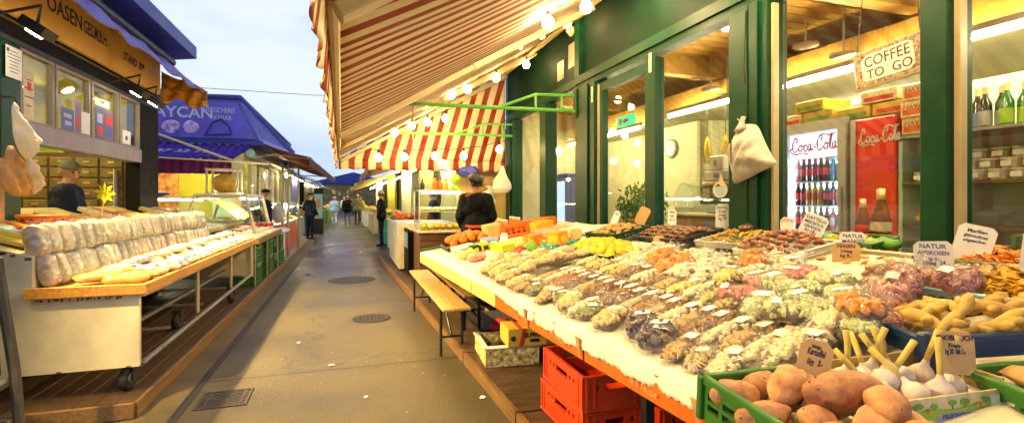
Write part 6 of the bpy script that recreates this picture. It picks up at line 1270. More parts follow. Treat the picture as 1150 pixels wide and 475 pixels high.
def pieces(kind,label,group,m,n,cx,cy,sx,sy,h,size,rz=0,lift=.03,name='fruit',cat='fruit',long=False,sub=2,jit=.1,order=''):
    shape=[]
    for s_ in range(3):
        g=G()
        if kind=='ball': g.ball((0,0,0),size,sub,jit=jit,seed=s_+1)
        elif kind=='long': g.tube([(-size[0],0,0),(-size[0]*.7,0,.0),(0,size[1]*.15,size[2]*.2),(size[0]*.7,0,0),(size[0],0,0)],[size[1]*.3,size[1]*.85,size[1],size[1]*.85,size[1]*.3],7)
        o=solo(name,g,m,'x',cat,smooth=True,loc=(0,0,0)); shape.append(Proto(o))
    cols_=max(1,int(math.sqrt(n*sx/sy))); 
    for i in range(n):
        c_,r__=i%cols_,i//cols_; rows_=max(1,math.ceil(n/cols_)); u=(c_+.5)/cols_*2-1+R.uniform(-.08,.08)+(.5/cols_ if r__%2 else 0); v=(r__+.5)/rows_*2-1+R.uniform(-.08,.08)
        dome=max(0,1-.5*(u*u+v*v)); px=cx+(u*sx*math.cos(rz)-v*sy*math.sin(rz)); py=cy+(u*sx*math.sin(rz)+v*sy*math.cos(rz))
        w='%s row, %s along'%(ORD[min(r__,19)],ORD[min(c_,19)])
        o=shape[i%3].get('%s, %s'%(label,w),group); onT(o,px,py,0,lift+h*dome+R.uniform(-.004,.008),R.uniform(.88,1.12),Euler((R.uniform(-.5,.5),R.uniform(-.4,.4),R.uniform(0,6) if not long else rz+long+R.uniform(-.2,.2))).to_matrix().to_4x4())
YW='from the bench end'
tray('dark green tray heaped with pale dried figs beside the date strings',.42,.50,.05,M['green'],2.52,4.36,.1,.055)
pieces('ball','dried fig in the green tray','dried figs in the tray',M['fig'],56,2.50,4.36,.19,.22,.075,(.026,.024,.018),.1,.075,'dried_fig','dried fruit')
tray('black tray holding twisted strings of dark dates',.46,.62,.045,M['blackcrate'],2.66,3.62,.05,.055)
for i in range(8):
    g=G(); yy=0
    for k in range(13): g.ball((0,-.27+.045*k,.006*math.sin(k*2.1)),(.022,.026,.02),2,Euler((.3*math.sin(k),0,.5*math.sin(k*1.7))).to_matrix().to_4x4(),jit=.12,seed=k+i)
    o=solo('date_string',g,M['date'],'string of dark glossy dates in the black tray, %s from the street side'%ORD[i],'dried fruit','strings of dates',True,loc=(0,0,0)); onT(o,2.46+.052*i,3.62,.03,.09+.05*math.sin(i/7*PI))
tray('grey tray of yellow brown dried slices before the green post',.40,.44,.04,M['silver'],2.74,3.0,.1,.055,slots=False)
pieces('long','yellow brown dried stick in the grey tray','dried sticks in the grey tray',M['olivebrown'],44,2.74,3.0,.17,.19,.06,(.042,.012,.01),.1,.075,'dried_stick','dried fruit',long=.3)
g=G(); g.ball((0,0,0),(.07,.05,.03),2,jit=.25); o=solo('dried_clump',g,M['date'],'dark clump lying on top of the yellow brown sticks','dried fruit',smooth=True,loc=(0,0,0)); onT(o,2.80,2.98,.4,.16)
tray('shallow white tray under the loose red brown dates',.42,.46,.035,M['white'],2.68,2.52,.0,.055,slots=False)
pieces('ball','red brown date in the white tray','dates in the white tray',M['datered'],60,2.66,2.54,.19,.20,.10,(.034,.019,.017),.0,.075,'date','dried fruit')
# lemon yellow fruit on a dark tray
tray('long dark tray heaped with yellow fruit in the middle of the table',.34,.80,.05,M['dkgreen'],2.08,3.86,.0,.015)
pieces('ball','yellow fruit in the dark tray','yellow fruit in the dark tray',M['lemon'],48,2.08,3.86,.16,.38,.075,(.045,.04,.037),0,.045,'yellow_fruit','fruit')
tray('turquoise edged tray of olive yellow peppers beyond the yellow fruit',.30,.44,.05,M['teal'],2.05,4.75,.0,.015)
pieces('long','yellow green pepper in the turquoise tray','peppers in the turquoise tray',M['nutyellow'],30,2.05,4.75,.13,.18,.07,(.06,.017,.016),0,.04,'pepper','vegetable',long=1.0)
# white sheet tray near right with few slices, dates on it
tray('wide shallow white tray with a few yellow slices beside the price cards',.52,.60,.03,M['cloth'],2.62,2.0,.0,.03,slots=False)
pieces('ball','pale dried slice on the wide white tray','slices on the wide white tray',M['chips'],9,2.72,2.08,.14,.18,.01,(.03,.025,.006),0,.045,'dried_slice','dried fruit')
pieces('ball','dark date on the wide white tray','dates on the wide white tray',M['datered'],12,2.58,1.80,.11,.08,.03,(.032,.02,.017),.2,.045,'date','dried fruit')
tray('pale blue basket full of banana chips at the right edge',.46,.62,.085,M['paleblue'],2.62,1.36,.05,-.015)
# heaps nobody could count
def heap(x,y,sx,sy,h,m,name,lift,n,ps,rz=0,seed=1):
    g=G(); r_=random.Random(seed)
    for k in range(n):
        a=r_.random()*6.283; q=r_.random()**.5; u,v=q*math.cos(a),q*math.sin(a); z=lift+h*(1-q*q)+r_.uniform(-.004,.01); xx=x+u*sx; yy=y+v*sy
        g.ball((xx,yy,tz(xx,yy)+z),ps,1,Euler((r_.uniform(-.9,.9),r_.uniform(-.9,.9),r_.random()*6)).to_matrix().to_4x4())
    g.sheet(10,10,lambda u,v:(x+(2*u-1)*sx,y+(2*v-1)*sy,tz(x+(2*u-1)*sx,y+(2*v-1)*sy)+lift-.01+h*.9*max(0,1-(2*u-1)**2-(2*v-1)**2)))
    o=solo(name,g,M[m],recalc=False); return o
tag(heap(2.62,1.36,.19,.27,.06,'chips','banana_chips',.05,520,(.026,.019,.004)),'golden banana chips piled in the pale blue basket','dried fruit',None,'stuff')
tray('shallow tray of orange dried apricots behind the post price card',.34,.46,.04,M['greencrate'],2.98,1.72-.12,.0,.03)
tag(heap(2.96,1.62,.15,.20,.06,'apricot','dried_apricots',.05,300,(.022,.018,.006),seed=3),'orange dried apricots heaped behind the purple lettered card','dried fruit',None,'stuff')
tray('green tray of mango strips behind the white tray',.22,.42,.06,M['greencrate'],2.99,2.30,.0,.03)
tag(heap(2.97,2.30,.09,.17,.06,'chips','mango_strips',.06,130,(.035,.009,.005),seed=4),'yellow mango strips behind the tan price card','dried fruit',None,'stuff')
for i in range(5):
    g=G(); g.pillow((.20,.10,.07),12,10,.7,.3,.012,seed=i); o=solo('green_packet',g,M['lime' if i%2 else 'leafgreen'],'green snack packet leaning by the shop window, %s from the green post'%ORD[i],'packet','green packets by the window',True,loc=(0,0,0)); onT(o,3.0-.03*(i%2),2.50-.10*i,1.3,.08,.9)
for i in range(2):
    t=lattice_crate('plastic_crate',(.40,.24,.12),M['greencrate'],['green vegetable crate under the window shelf, nearer the post','green vegetable crate at the right edge under the window'][i],cells=(9,3)); put(t,(3.20,1.35-.46*i,1.19),(0,0,PI/2))
    g=G(); g.ball((0,0,0),(.10,.18,.04),2,jit=.3,seed=i); o=solo('vegetable_heap',g,M['cheese' if i else 'fig'],['tan roots filling the nearer green window crate','yellow squash filling the right green window crate'][i],'vegetables',smooth=True,loc=(0,0,0)); put(o,(3.20,1.35-.46*i,1.305))
# ---------------------------------------------------------------- bench-end goods
pieces('ball','orange in the heap at the far table corner','oranges at the far corner',M['orangefruit'],22,1.40,6.25,.22,.22,.10,(.055,.055,.052),0,.05,'orange','fruit')
tray('low black tray under the oranges at the far table corner',.52,.50,.04,M['blackcrate'],1.40,6.25,0,.004)
def tbox(name,x,y,size,rz,m,label,cat,lift=0,pm=None):
    a,b_,h=size; g=G(); g.rbox((-a/2,-b_/2,0),(a/2,b_/2,h),.006); o=solo(name,g,M[m],label,cat,loc=(0,0,0))
    if pm: g=G(); g.box((-a/2-.002,-b_*.35,h*.2),(-a/2-.0005,b_*.35,h*.8)); g.box((-a*.3,-b_/2-.002,h*.2),(a*.3,-b_/2-.0005,h*.7)); part(o,'print',g,M[pm])
    onT(o,x,y,rz,lift+.006); return o
tbox('scale_box',1.28,5.72,(.24,.20,.09),.2,'white','small white box with grey side panel by the oranges','box',0,'plasticgrey')
tbox('snack_carton',1.48,5.60,(.10,.22,.09),.1,'yellow','yellow snack carton beside the white box','box',0,'green')
tbox('snack_carton',1.37,5.58,(.08,.20,.09),.1,'green','dark green carton against the yellow carton','box',0,'lime')
tbox('snack_carton',1.63,5.30,(.16,.34,.08),.1,'lime','long lime green carton in the middle of the far goods','box',0,'yellow')
tbox('snack_carton',1.62,5.85,(.14,.40,.05),.0,'labelblue','flat blue carton behind the yellow carton','box',.04,'paleblue')
tbox('snack_carton',1.80,5.2,(.16,.40,.08),.1,'creamyel','cream yellow carton behind the lime carton','box',0,'nutyellow')
tbox('snack_carton',1.88,4.98,(.12,.24,.12),.2,'orange','orange dried fruit pack behind the red peppers','box',.03,'candied')
tbox('snack_carton',2.0,4.62,(.12,.22,.12),.2,'apricot','amber dried fruit pack right of the orange one','box',.06,'yellow')
for i in range(9):
    g=G(); g.tube([(-.10,0,.0),(-.05,.012,.012),(.04,.0,.016),(.10,-.025,.0)],[.004,.016,.019,.008],8); o=solo('red_pepper',g,M['red'],'long red pepper in the small red heap, %s one'%ORD[i],'vegetable','red peppers on the far half',True,loc=(0,0,0)); onT(o,1.56+.035*(i%3),4.78-.06*(i//3),.9+.2*(i%2),.03+.02*(i%3))
g=G(); g.ball((0,0,0),(.06,.05,.05),2,jit=.2); o=solo('green_pepper',g,M['leafgreen'],'green pepper lying on the red ones','vegetable',smooth=True,loc=(0,0,0)); onT(o,1.72,4.66,0,.09)
for i,(x,yy,m_,lab) in enumerate(((1.25,5.0,'pink','pink bag on the bare cloth near the walnut heap'),(1.22,5.3,'creamyel','pale yellow bag on the bare cloth beside the pink one'),(1.38,4.72,'beige','beige bag between the pink bag and walnut heap'))):
    g=G(); g.pillow((.19,.14,.09),14,10,.75,.15,.012,seed=i); o=solo('snack_bag',g,M[m_],lab,'bag',smooth=True,loc=(0,0,0)); onT(o,x,yy,.5*i,.05)
t=lattice_crate('plastic_crate',(.50,.34,.16),M['orangeboard'],'orange plastic crate of bottled juice at the far end of the table',cells=(6,2)); onT(t,2.05,6.3,PI/2,.01)
for i in range(8):
    g=G(); g.lathe([(.045,0),(.048,.02),(.048,.13),(.02,.19),(.018,.21),(.001,.212)],12); o=solo('juice_bottle',g,M['orange'],'orange juice bottle in the orange crate, %s one'%ORD[i],'bottle','juice bottles in the orange crate',True,loc=(0,0,0)); onT(o,1.96+.17*(i//4),6.12+.115*(i%4),0,.03,.9); g=G(); g.lathe([(.02,.205),(.021,.232),(.001,.233)],10,mw(o)); part(o,'cap',g,M['white'])
for i,(x,yy,sz,m_,lab) in enumerate(((1.80,6.3,(.20,.30,.18),'card','tan carton at the far table end behind the oranges'),(2.35,6.0,(.26,.3,.12),'cheese','big amber cheese block on the far half'),(2.45,5.55,(.3,.44,.06),'creamwhite','flat white parcel near the shop post'),(2.62,5.1,(.26,.5,.05),'white','long white carton lying along the window'),(2.5,6.3,(.22,.34,.12),'orange','orange block at the back of the far half'),(2.25,5.45,(.28,.34,.08),'meat','tray of reddish sweets on the far half'),(2.60,4.85,(.10,.42,.05),'paper','long white roll of labels near the fig tray'))):
    tbox('food_pack',x,yy,sz,.1*i,m_,lab,'food pack',.02,None)
pieces('ball','pale dumpling shaped fruit at the back of the far half','pale fruit at the back',M['cream'],18,2.30,5.15,.14,.17,.05,(.04,.035,.03),0,.04,'pale_fruit','fruit')
# scale / green crates on the ledge by door
for i,(x,yy,z,m_,lab) in enumerate(((2.6,7.0,.1,'plasticgrey','grey green storage crate standing by the shop door'),(2.6,7.0,.50,'shelfgreen','open green crate stacked on the grey one by the door'))):
    t=lattice_crate('plastic_crate',(.55,.38,.38),M[m_],lab,cells=(5,3)); put(t,(x,yy,z+.002),(0,0,.2)); 
for i in range(7):
    g=G(); g.ball((0,0,0),(.08,.07,.06),2,jit=.3,seed=i); o=solo('bread_roll',g,M['beige'],'beige roll in the open green crate by the door, %s one'%ORD[i],'food','rolls in the door crate',True,loc=(0,0,0)); put(o,(2.45+.1*(i%4),6.93+.14*(i//4),.90))
# ---------------------------------------------------------------- price cards
def card(x,y,w,h,label,m='paper',lines=('',),rz=0,lift=0,lean=.12,roll=0,ink='ink',stick=True,group=None,sizes=None):
    # upright card facing the street side / camera
    t=thing('price_card',label,'price card'); g=G(); w*=.9; h*=.9
    e=.02; poly=[(-w/2+e,0),(w/2-e,0),(w/2,e),(w/2,h-e),(w/2-e,h),(-w/2+e,h),(-w/2,h-e),(-w/2,e)]
    g.prism(poly,.0022,Matrix(((1,0,0,0),(0,0,1,-.0011),(0,1,0,0),(0,0,0,1)))); c_=part(t,'card',g,M[m])
    g=G(); zz=h*.84; ok=False
    for k,s_ in enumerate(lines):
        if not s_: zz-=h*.16; continue
        sz=(sizes[k] if sizes else .2)*h
        g.text(s_,sz,Matrix(((1,0,0,0),(0,0,-1,-.0016),(0,1,0,zz),(0,0,0,1)))@Rm(R.uniform(-.06,.06),'Z'),ext=.0005,shear=R.uniform(-.1,.25),sx=min(1,0.9*w/(.66*sz*max(1,len(s_)))),bold=.0006); zz-=sz*1.05; ok=True
    if ok: part(c_,'handwriting',g,M[ink])
    if stick: g=G(); g.box((-.006,.003,-.10),(.006,.008,h*.5)); part(t,'holder',g,M['creamwhite'])
    x0_=math.atan2(y,x); face=Rm(rz,'Z')@Rm(roll,'Y')@Rm(-lean,'X'); put(t,(x,y,tz(x,y)+lift-.03),face); return t
card(2.93,4.05,.085,.19,'tall white price card behind the date strings at the far pane',lines=('Feigen','getr.','kg 12'),rz=-.75,lift=.10)
card(2.72,4.30,.12,.20,'tan price card tilted over the fig tray','papertan',('',),-.75,.16,.1,.45)
card(3.02,3.48,.12,.24,'white price card in front of the second pane, four pen lines',lines=('DATTEL','Tunis','frisch','kg 18'),rz=-.8,lift=.10,sizes=(.14,.14,.12,.18))
card(3.02,3.08,.14,.27,'white price card standing against the green post',lines=('BANANEN','getrock','kg 7,-  28'),rz=-.8,lift=.09,sizes=(.13,.12,.15))
card(2.96,2.76,.10,.16,'white card with small red letters left of the cooler',lines=('COCO',),rz=-.85,lift=.10,ink='redprint',sizes=(.2,))
card(2.82,2.50,.155,.23,'large white price card leaning right before the cooler',lines=('DATTELN','MEDJOUL','GRANDE','kg 18,-'),rz=-.85,lift=.11,roll=.42,sizes=(.13,.13,.12,.14))
card(2.86,2.20,.15,.165,'white card with capital writing behind the tan card',lines=('NATUR','MANGO','kg 24'),rz=-.9,lift=.05,sizes=(.2,.2,.18),ink='inkblue')
card(2.68,2.10,.15,.15,'tan price card with pen writing among the white ones','papertan',('FEIGEN','10dag','kg 9,-'),-.9,.05,.1,.0,sizes=(.2,.18,.2))
card(2.60,1.60,.16,.17,'white card with purple capitals reading apricots before the post',lines=('NATUR','APRIKOSEN','kg 2,-','10dag  24'),rz=-1.0,lift=.10,roll=-.06,sizes=(.19,.17,.12,.17),ink='inkblue')
card(2.86,1.62,.16,.21,'white card leaning over the orange apricots',lines=('Marillen','getrocknet','ungeschw.'),rz=-1.0,lift=.09,roll=.25,sizes=(.12,.12,.11))
card(2.60,1.22,.15,.20,'white card with purple writing cut by the right edge',lines=('A NANAS','kg 9'),rz=-1.05,lift=.15,roll=.1,sizes=(.2,.2),ink='inkblue')
card(3.14,1.48,.15,.12,'blank tan card behind the apricot tray','papertan',('',),-1.05,.08)
card(1.66,5.45,.09,.18,'small white price card among the far cartons',lines=('kg 4',),rz=-.45,lift=.05,roll=.2)
card(2.16,4.55,.12,.15,'tan speckled card behind the yellow fruit tray','papertan',('',),-.55,.08)
card(2.42,3.52,.10,.11,'yellow tan card at the near end of the yellow fruit','papertan',('',),-.75,.07)
card(2.02,4.6,.12,.13,'pinkish card left of the yellow fruit tray','bagpink',('',),-.6,.06)
card(2.40,5.1,.10,.16,'white slip standing in the olive yellow peppers',lines=('',),rz=-.6,lift=.06,roll=.3)
card(2.80,4.95,.08,.20,'narrow white card leaning by the shop post',lines=('kg 5',),rz=-.6,lift=.08,roll=.35)
# ---------------------------------------------------------------- front crates : potatoes, garlic, ginger
t=lattice_crate('potato_crate',(.60,.38,.135),M['greencrate'],'green lattice crate full of big potatoes at the near table end',cells=(8,2)); put(t,(1.215,.99,.785),(0,-.06,PI/2-.06))
def potato(seed,size):
    g=G(); r_=random.Random(seed); v,f=ICO[3]; vs=[]
    for p in v:
        q=p*(1+.22*noise.noise(p*1.1+V(seed*5,0,0))+.07*noise.noise(p*3.3+V(seed,2,0))); vs.append(V(q.x*size[0],q.y*size[1],q.z*size[2]))
    g.add(vs,f); o=solo('potato',g,M['potato'],'p','potato','potatoes in the green crate',True,loc=(0,0,0)); g=G()
    for k in range(5):
        d=V(r_.gauss(0,1),r_.gauss(0,1),abs(r_.gauss(0,1))).normalized(); q=d*(1+.22*noise.noise(d*1.1+V(seed*5,0,0))+.07*noise.noise(d*3.3+V(seed,2,0))); g.ball((q.x*size[0],q.y*size[1],q.z*size[2]),(.0035,.0022,.0022),1)
    part(o,'eye_pit',g,M['eye']); return o
pots=[(1.13,1.235,.955,.085,'reddish potato at the far street corner of the crate'),(1.10,1.10,.955,.075,'pointed potato by the street wall of the crate'),(1.24,1.15,1.005,.09,'long pale potato on top below the potato card'),(1.17,.99,.965,.080,'round reddish potato in the middle by the street wall'),
 (1.285,1.02,1.025,.100,'large smooth potato on top in the middle of the crate'),(1.21,.87,.985,.095,'broad potato in front of the large smooth one'),(1.38,.90,1.0,.115,'biggest potato against the garlic carton'),(1.27,.78,.99,.10,'nearest potato at the bottom of the frame'),(1.37,1.07,.99,.085,'potato half hidden under the potato card'),(1.36,1.20,.96,.08,'far potato behind the pale one'),(1.11,.82,.955,.08,'potato in the near street corner of the crate'),(1.17,1.12,.91,.08,'potato buried under the pale one'),(1.30,1.14,.985,.075,'small potato between the pale and the half hidden ones'),(1.30,.91,1.03,.09,'potato on top next to the biggest one'),(1.14,.92,.97,.07,'small potato against the street wall'),(1.22,1.24,.97,.075,'small potato at the far end of the crate'),(1.20,.76,.99,.085,'potato at the very front of the crate')]
for i,(x,yy,z,s_,lab) in enumerate(pots):
    s_*=.86; o=potato(i+1,(s_*1.14,s_*.66,s_*.60)); o['label']=lab; put(o,(x-.025-(.07 if x>1.3 else 0),yy-.02,z-.06-(.02 if x>1.3 else 0)),Euler((R.uniform(-.3,.3),R.uniform(-.25,.25),PI/2*0+R.uniform(-.5,.9))))
c_=card(1.37,1.19,.105,.135,'tan handwritten potato price card standing in the potatoes','papertan',('sup.','Kartoffel','1kg   3.-'),-.62,.125,.15,.22,stick=True,sizes=(.15,.24,.22))
# garlic carton
t=thing('garlic_carton','white printed cardboard carton of garlic bulbs with farm pictures','box'); GA=Tm(1.645,1.08,.862)@Rm(-.16,'Z')@Rm(-.05,'Y'); L_,W_,H_=.34,.26,.10
g=G(); g.box((-L_/2,-W_/2,0),(L_/2,W_/2,.006),GA); part(t,'base',g,M['card'])
for nm_,a,b_ in (('front_side',(-L_/2,-W_/2-.006,0),(L_/2,-W_/2,H_*.72)),('back_side',(-L_/2,W_/2,0),(L_/2,W_/2+.006,H_)),('end_side',(-L_/2-.006,-W_/2,0),(-L_/2,W_/2,H_*.8)),('end_side',(L_/2,-W_/2,0),(L_/2+.006,W_/2,H_))):
    g=G(); g.box(a,b_,GA); q=part(t,nm_,g,M['card'] if nm_!='front_side' else M['creamwhite'])
    if nm_=='front_side':
        F=lambda x,z,d=.0075:GA@Matrix(((1,0,0,x),(0,0,-1,-W_/2-d),(0,1,0,z),(0,0,0,1)))
        g=G(); g.prism([(-L_/2+.004,.0),(L_/2-.004,0),(L_/2-.004,.018),(.08,.028),(0,.018),(-.08,.026),(-L_/2+.004,.020)],.0012,F(0,.014)); part(q,'meadow_print',g,M['lime'])
        g=G()
        for x,z,w in ((-.145,.046,.018),(-.12,.052,.014),(-.07,.048,.012),(-.01,.052,.013),(.03,.05,.016),(.10,.05,.012)): g.prism([(w*math.cos(k*.7),w*.6*math.sin(k*.7)) for k in range(9)],.0012,F(x,z,.0082))
        part(q,'tree_print',g,M['leafgreen']); g=G()
        for x in (-.145,-.07,-.01,.03,.10): g.box((x-.0015,-W_/2-.0085,.026),(x+.0015,-W_/2-.0075,.044),GA)
        part(q,'trunk_print',g,M['dkwood'])
        g=G(); g.box((-.06,-W_/2-.0092,.006),(.055,-W_/2-.0080,.024),GA); lb=part(q,'name_plate',g,M['lettering']); g=G(); g.text('FRUITNOVA',.017,F(0,.015,.0095),ext=.0004,bold=.0006); part(lb,'lettering',g,M['inkblue'])
        g=G(); g.prism([(0,0),(.03,.0),(.03,.03),(.0,.03)],.001,F(.115,.03,.0088)); part(q,'sticker',g,M['paper'])
        for x,m_ in ((.068,'yellow'),(.076,'red'),(-.095,'orange')):
            g=G(); g.prism([(0,0),(.007,0),(.007,.014),(0,.014)],.001,F(x,.03,.009)); part(q,'figure_print',g,M[m_])
g=G(); g.add([(L_/2-.055,W_/2-.02,H_),(L_/2+.003,W_/2+.003,H_),(L_/2+.003,-W_/2,H_),(L_/2+.003,-W_/2,H_*.72)],[(0,1,2)]) ; 
def garlic(seed):
    r_=random.Random(seed); g=G(); n_=18; pr=[(.006,-.03),(.024,-.028),(.036,-.012),(.037,.004),(.026,.022),(.012,.036),(.008,.052)]; vs=[]
    for rr,z in pr:
        for k in range(n_):
            a=2*PI*k/n_; q=1+.10*abs(math.sin(a*3.5+seed))*(1 if z<.03 else .3); vs.append((rr*q*math.cos(a),rr*q*math.sin(a),z))
    g.add(vs,[(i*n_+k,i*n_+(k+1)%n_,(i+1)*n_+(k+1)%n_,(i+1)*n_+k) for i in range(len(pr)-1) for k in range(n_)]+[tuple(range(n_))]); o=solo('garlic_bulb',g,M['garlic'],'g','garlic','garlic bulbs in the carton',True,loc=(0,0,0))
    b1,b2=r_.uniform(-.02,.02),r_.uniform(-.015,.015); g=G(); g.tube([(0,0,.045),(b1*.4,b2*.4,.085),(b1,b2,.125),(b1*1.6,b2*1.6,.155)],[.0085,.009,.0095,.0098],8); part(o,'stem',g,M['garlicstem'],True); return o
gl=[(-.14,.10,.05,.2,.15,'at the far street corner of the carton'),(-.10,.06,.055,-.1,.5,'with upright stem next to the potato card'),(-.05,.09,.06,.3,.0,'leaning to the back of the carton'),(.0,.03,.065,-.2,.9,'with a long stem pointing right'),(.03,.09,.05,.2,.3,'before the tan garlic card'),(-.13,-.02,.05,1.1,-.3,'lying on the street side with tan skin'),(-.05,-.06,.05,.5,-.6,'beside the printed front, stem up left'),(.04,-.06,.05,.1,.05,'at the printed front with straight stem'),(.10,-.04,.055,.05,.1,'rightmost at the front with straight yellow stem'),(.11,.06,.05,.2,.2,'in the far right corner of the carton'),(-.08,.0,.075,.6,.7,'topmost in the middle with bent stem')]
for i,(x,yy,z,a,b_,lab) in enumerate(gl):
    o=garlic(i+1); o['label']='pale garlic bulb '+lab; put(o,tuple(GA@V(x,yy,z)),Euler((a*.9,b_*.9,i*.7)),1.0)
card(1.72,1.00,.112,.14,'tan garlic price card standing behind the garlic stems','papertan',('KNOBLAUCH','Fran-','kg 20  Stk 1,-'),-.55,.10,.12,.0,stick=True,sizes=(.17,.13,.17))
# ginger crate (dark blue)
t=thing('ginger_crate','dark blue plastic crate of ginger roots at the right edge','crate'); BA=Tm(2.16,1.19,.90)@Rm(-.40,'Z')@Rm(-.10,'Y'); L_,W_,H_=.60,.40,.16
for A_,l in ((Tm(0,-W_/2,0),L_),(Tm(0,W_/2-.014,0),L_),(Tm(-L_/2+.014,0,0)@Rm(PI/2,'Z'),W_),(Tm(L_/2,0,0)@Rm(PI/2,'Z'),W_)):
    g=G(); g.gridwall((-l/2,l/2),(0,H_),[(-l/2+.05,l/2-.05,.025,.085)],.014,BA@A_); g.rbox((-l/2-.01,-.008,H_-.028),(l/2+.01,.02,H_),.005,BA@A_); part(t,'side_wall',g,M['bluecrate'])
g=G(); g.box((-L_/2,-W_/2,0),(L_/2,W_/2,.012),BA); part(t,'base',g,M['bluecrate'])
for sx_ in (-1,1):
    for sy_ in (-1,1):
        g=G(); g.rbox((sx_*L_/2-.02,sy_*W_/2-.02,-.0),(sx_*L_/2+.02,sy_*W_/2+.02,H_+.02),.006,BA); part(t,'corner_post',g,M['bluecrate'])
def ginger(seed):
    r_=random.Random(seed); g=G(); p=V(-.10,0,0); d=V(1,0,0); pts=[p]; rs=[.012]
    for k in range(7): d=(d+V(0,r_.uniform(-.3,.3),r_.uniform(-.2,.25))).normalized(); p=p+d*.034; pts.append(p); rs.append(r_.uniform(.019,.028))
    rs[-1]=.010; g.tube(pts,rs,9)
    for k in (2,4,5):
        s_=r_.choice((-1,1)); q=pts[k]; g.tube([q,q+V(.012,s_*.03,.006),q+V(.02,s_*.05,.012)],[.021,.019,.009],8)
    g.v=[p_+noise.noise_vector(p_*30+V(seed,0,0))*.005 for p_ in g.v]; return solo('ginger_root',g,M['ginger'],'g','root','ginger roots in the blue crate',True,loc=(0,0,0))
for i in range(18):
    o=ginger(i+1); o.scale=(.85,.85,.85); x=-.22+.085*(i%6)+R.uniform(-.01,.01); yy=-.12+.12*(i//6); o['label']='knobbly ginger root in the blue crate, %s row and %s along from the red bags'%(['front','middle','back'][i//6],ORD[i%6])
    put(o,tuple(BA@V(x,yy,H_-.01+.02*(i%2)+.02*(i//6==1))),BA.to_3x3().to_4x4()@Euler((R.uniform(-.3,.3),R.uniform(-.15,.15),R.uniform(-.5,.7)+(.3 if i%3 else 2.4))).to_matrix().to_4x4())
t=lattice_crate('plastic_crate',(.40,.28,.12),M['greencrate'],'bright green crate corner below the blue crate at the right edge',cells=(7,2)); put(t,(1.96,.84,.86),(0,-.1,-.40))
g=G(); g.pillow((.3,.2,.06),12,10,.7,.1,.01,seed=3); o=solo('flat_bag',g,M['bagtan'],'tan bag showing in the bright green corner crate','bag',smooth=True,loc=(0,0,0)); put(o,(1.96,.84,.965),(0,0,-.4))
# ================================================================ next right stall, vendor, far street
t=thing('snack_stall','brown wooden snack counter with white side panel beyond the food table','counter',(1.9,9.3,.1))
g=G(); g.rbox((1.12,8.45,.14),(2.45,9.2,.92),.01); part(t,'body',g,M['dkwood']); g=G(); g.rbox((1.09,8.41,.925),(2.78,9.24,.96),.006); part(t,'worktop',g,M['beige'])
g=G(); g.box((.93,9.95,.14),(.96,12.4,1.02)); g.box((.96,9.95,.14),(1.75,9.98,1.02)); part(t,'side_panel',g,M['cabwhite']); g=G(); g.box((.97,9.99,.14),(2.2,12.4,1.0)); part(t,'inner_box',g,M['cabwhite'])
g=G(); g.box((1.02,9.22,.14),(1.05,9.9,.95)); g.box((1.051,9.25,.2),(1.4,9.9,.9)); bp=part(t,'dark_panel',g,M['dkwall']); g=G(); g.box((1.014,9.28,.60),(1.019,9.84,.88)); part(bp,'blue_sign',g,M['labelblue'])
g=G()
for k in range(7): g.box((1.13,8.445-.003,.2+.1*k),(2.44,8.449,.205+.1*k))
part(t,'panel_groove',g,M['black'])
# glass case on top
t=thing('glass_cabinet','two shelf glass cabinet of yellow snacks on the brown counter','display case',(1.9,8.8,.96)); x0,x1,y0,y1,z0,z1=1.13,1.90,8.5,9.15,.965,1.64
g=G()
for x in (x0,x1):
    for y in (y0,y1): g.box((x-.01,y-.01,z0),(x+.01,y+.01,z1))
g.box((x0,y0,z1),(x1,y1,z1+.02)); part(t,'frame',g,M['silver']); g=G(); g.box((x0+.011,y0-.003,z0),(x1-.011,y0+.003,z1-.002)); part(t,'glass_front',g,M['caseglass']); g=G(); g.box((x0-.003,y0+.011,z0),(x0+.003,y1-.011,z1-.002)); part(t,'glass_end',g,M['caseglass'])
g=G(); g.box((x0+.02,y0+.15,1.28),(x1-.02,y1-.02,1.29)); part(t,'shelf',g,M['creamwhite']); g=G(); g.cone((x0+.05,y0+.06,z1-.03),(x1-.05,y0+.06,z1-.03),.012,n=8); part(t,'lamp_tube',g,M['tubelight'])
for i in range(12):
    g=G(); x=x0+.09+.118*(i%6); lv=i//6; g.ball((x,y0+.22+.1*lv,(z0+.06) if lv==0 else 1.33),(.07,.12,.06 if lv==0 else .04),2,jit=.25,seed=i); solo('snack_tray',g,M[['cheese','creamyel','chips'][i%3] if lv==0 else ['cream','creamwhite','beige'][i%3]],'%s snack portion on the %s level of the glass cabinet, %s from the street'%(['amber','yellow','golden'][i%3] if lv==0 else ['cream','white','beige'][i%3],['bottom','shelf'][lv],ORD[i%6]),'food','snacks in the glass cabinet',True)
for i,(x,m_,h) in enumerate(((1.32,'plasticgrey',.16),(1.44,'orange',.22),(1.54,'orange',.20),(1.64,'cheese',.18),(1.22,'bottledark',.17))):
    g=G(); g.lathe([(.04,0),(.042,.02),(.042,h*.6),(.02,h*.82),(.018,h),(.001,h)],12,Tm(x,8.8,1.662)); o=solo('sauce_bottle',g,M[m_],['grey','orange tall','orange short','amber','dark'][i]+' sauce bottle standing on the glass cabinet','bottle'); g=G(); g.lathe([(.02,h),(.021,h+.025),(.001,h+.026)],10,Tm(x,8.8,1.662)); part(o,'cap',g,M['black' if i else 'white'])
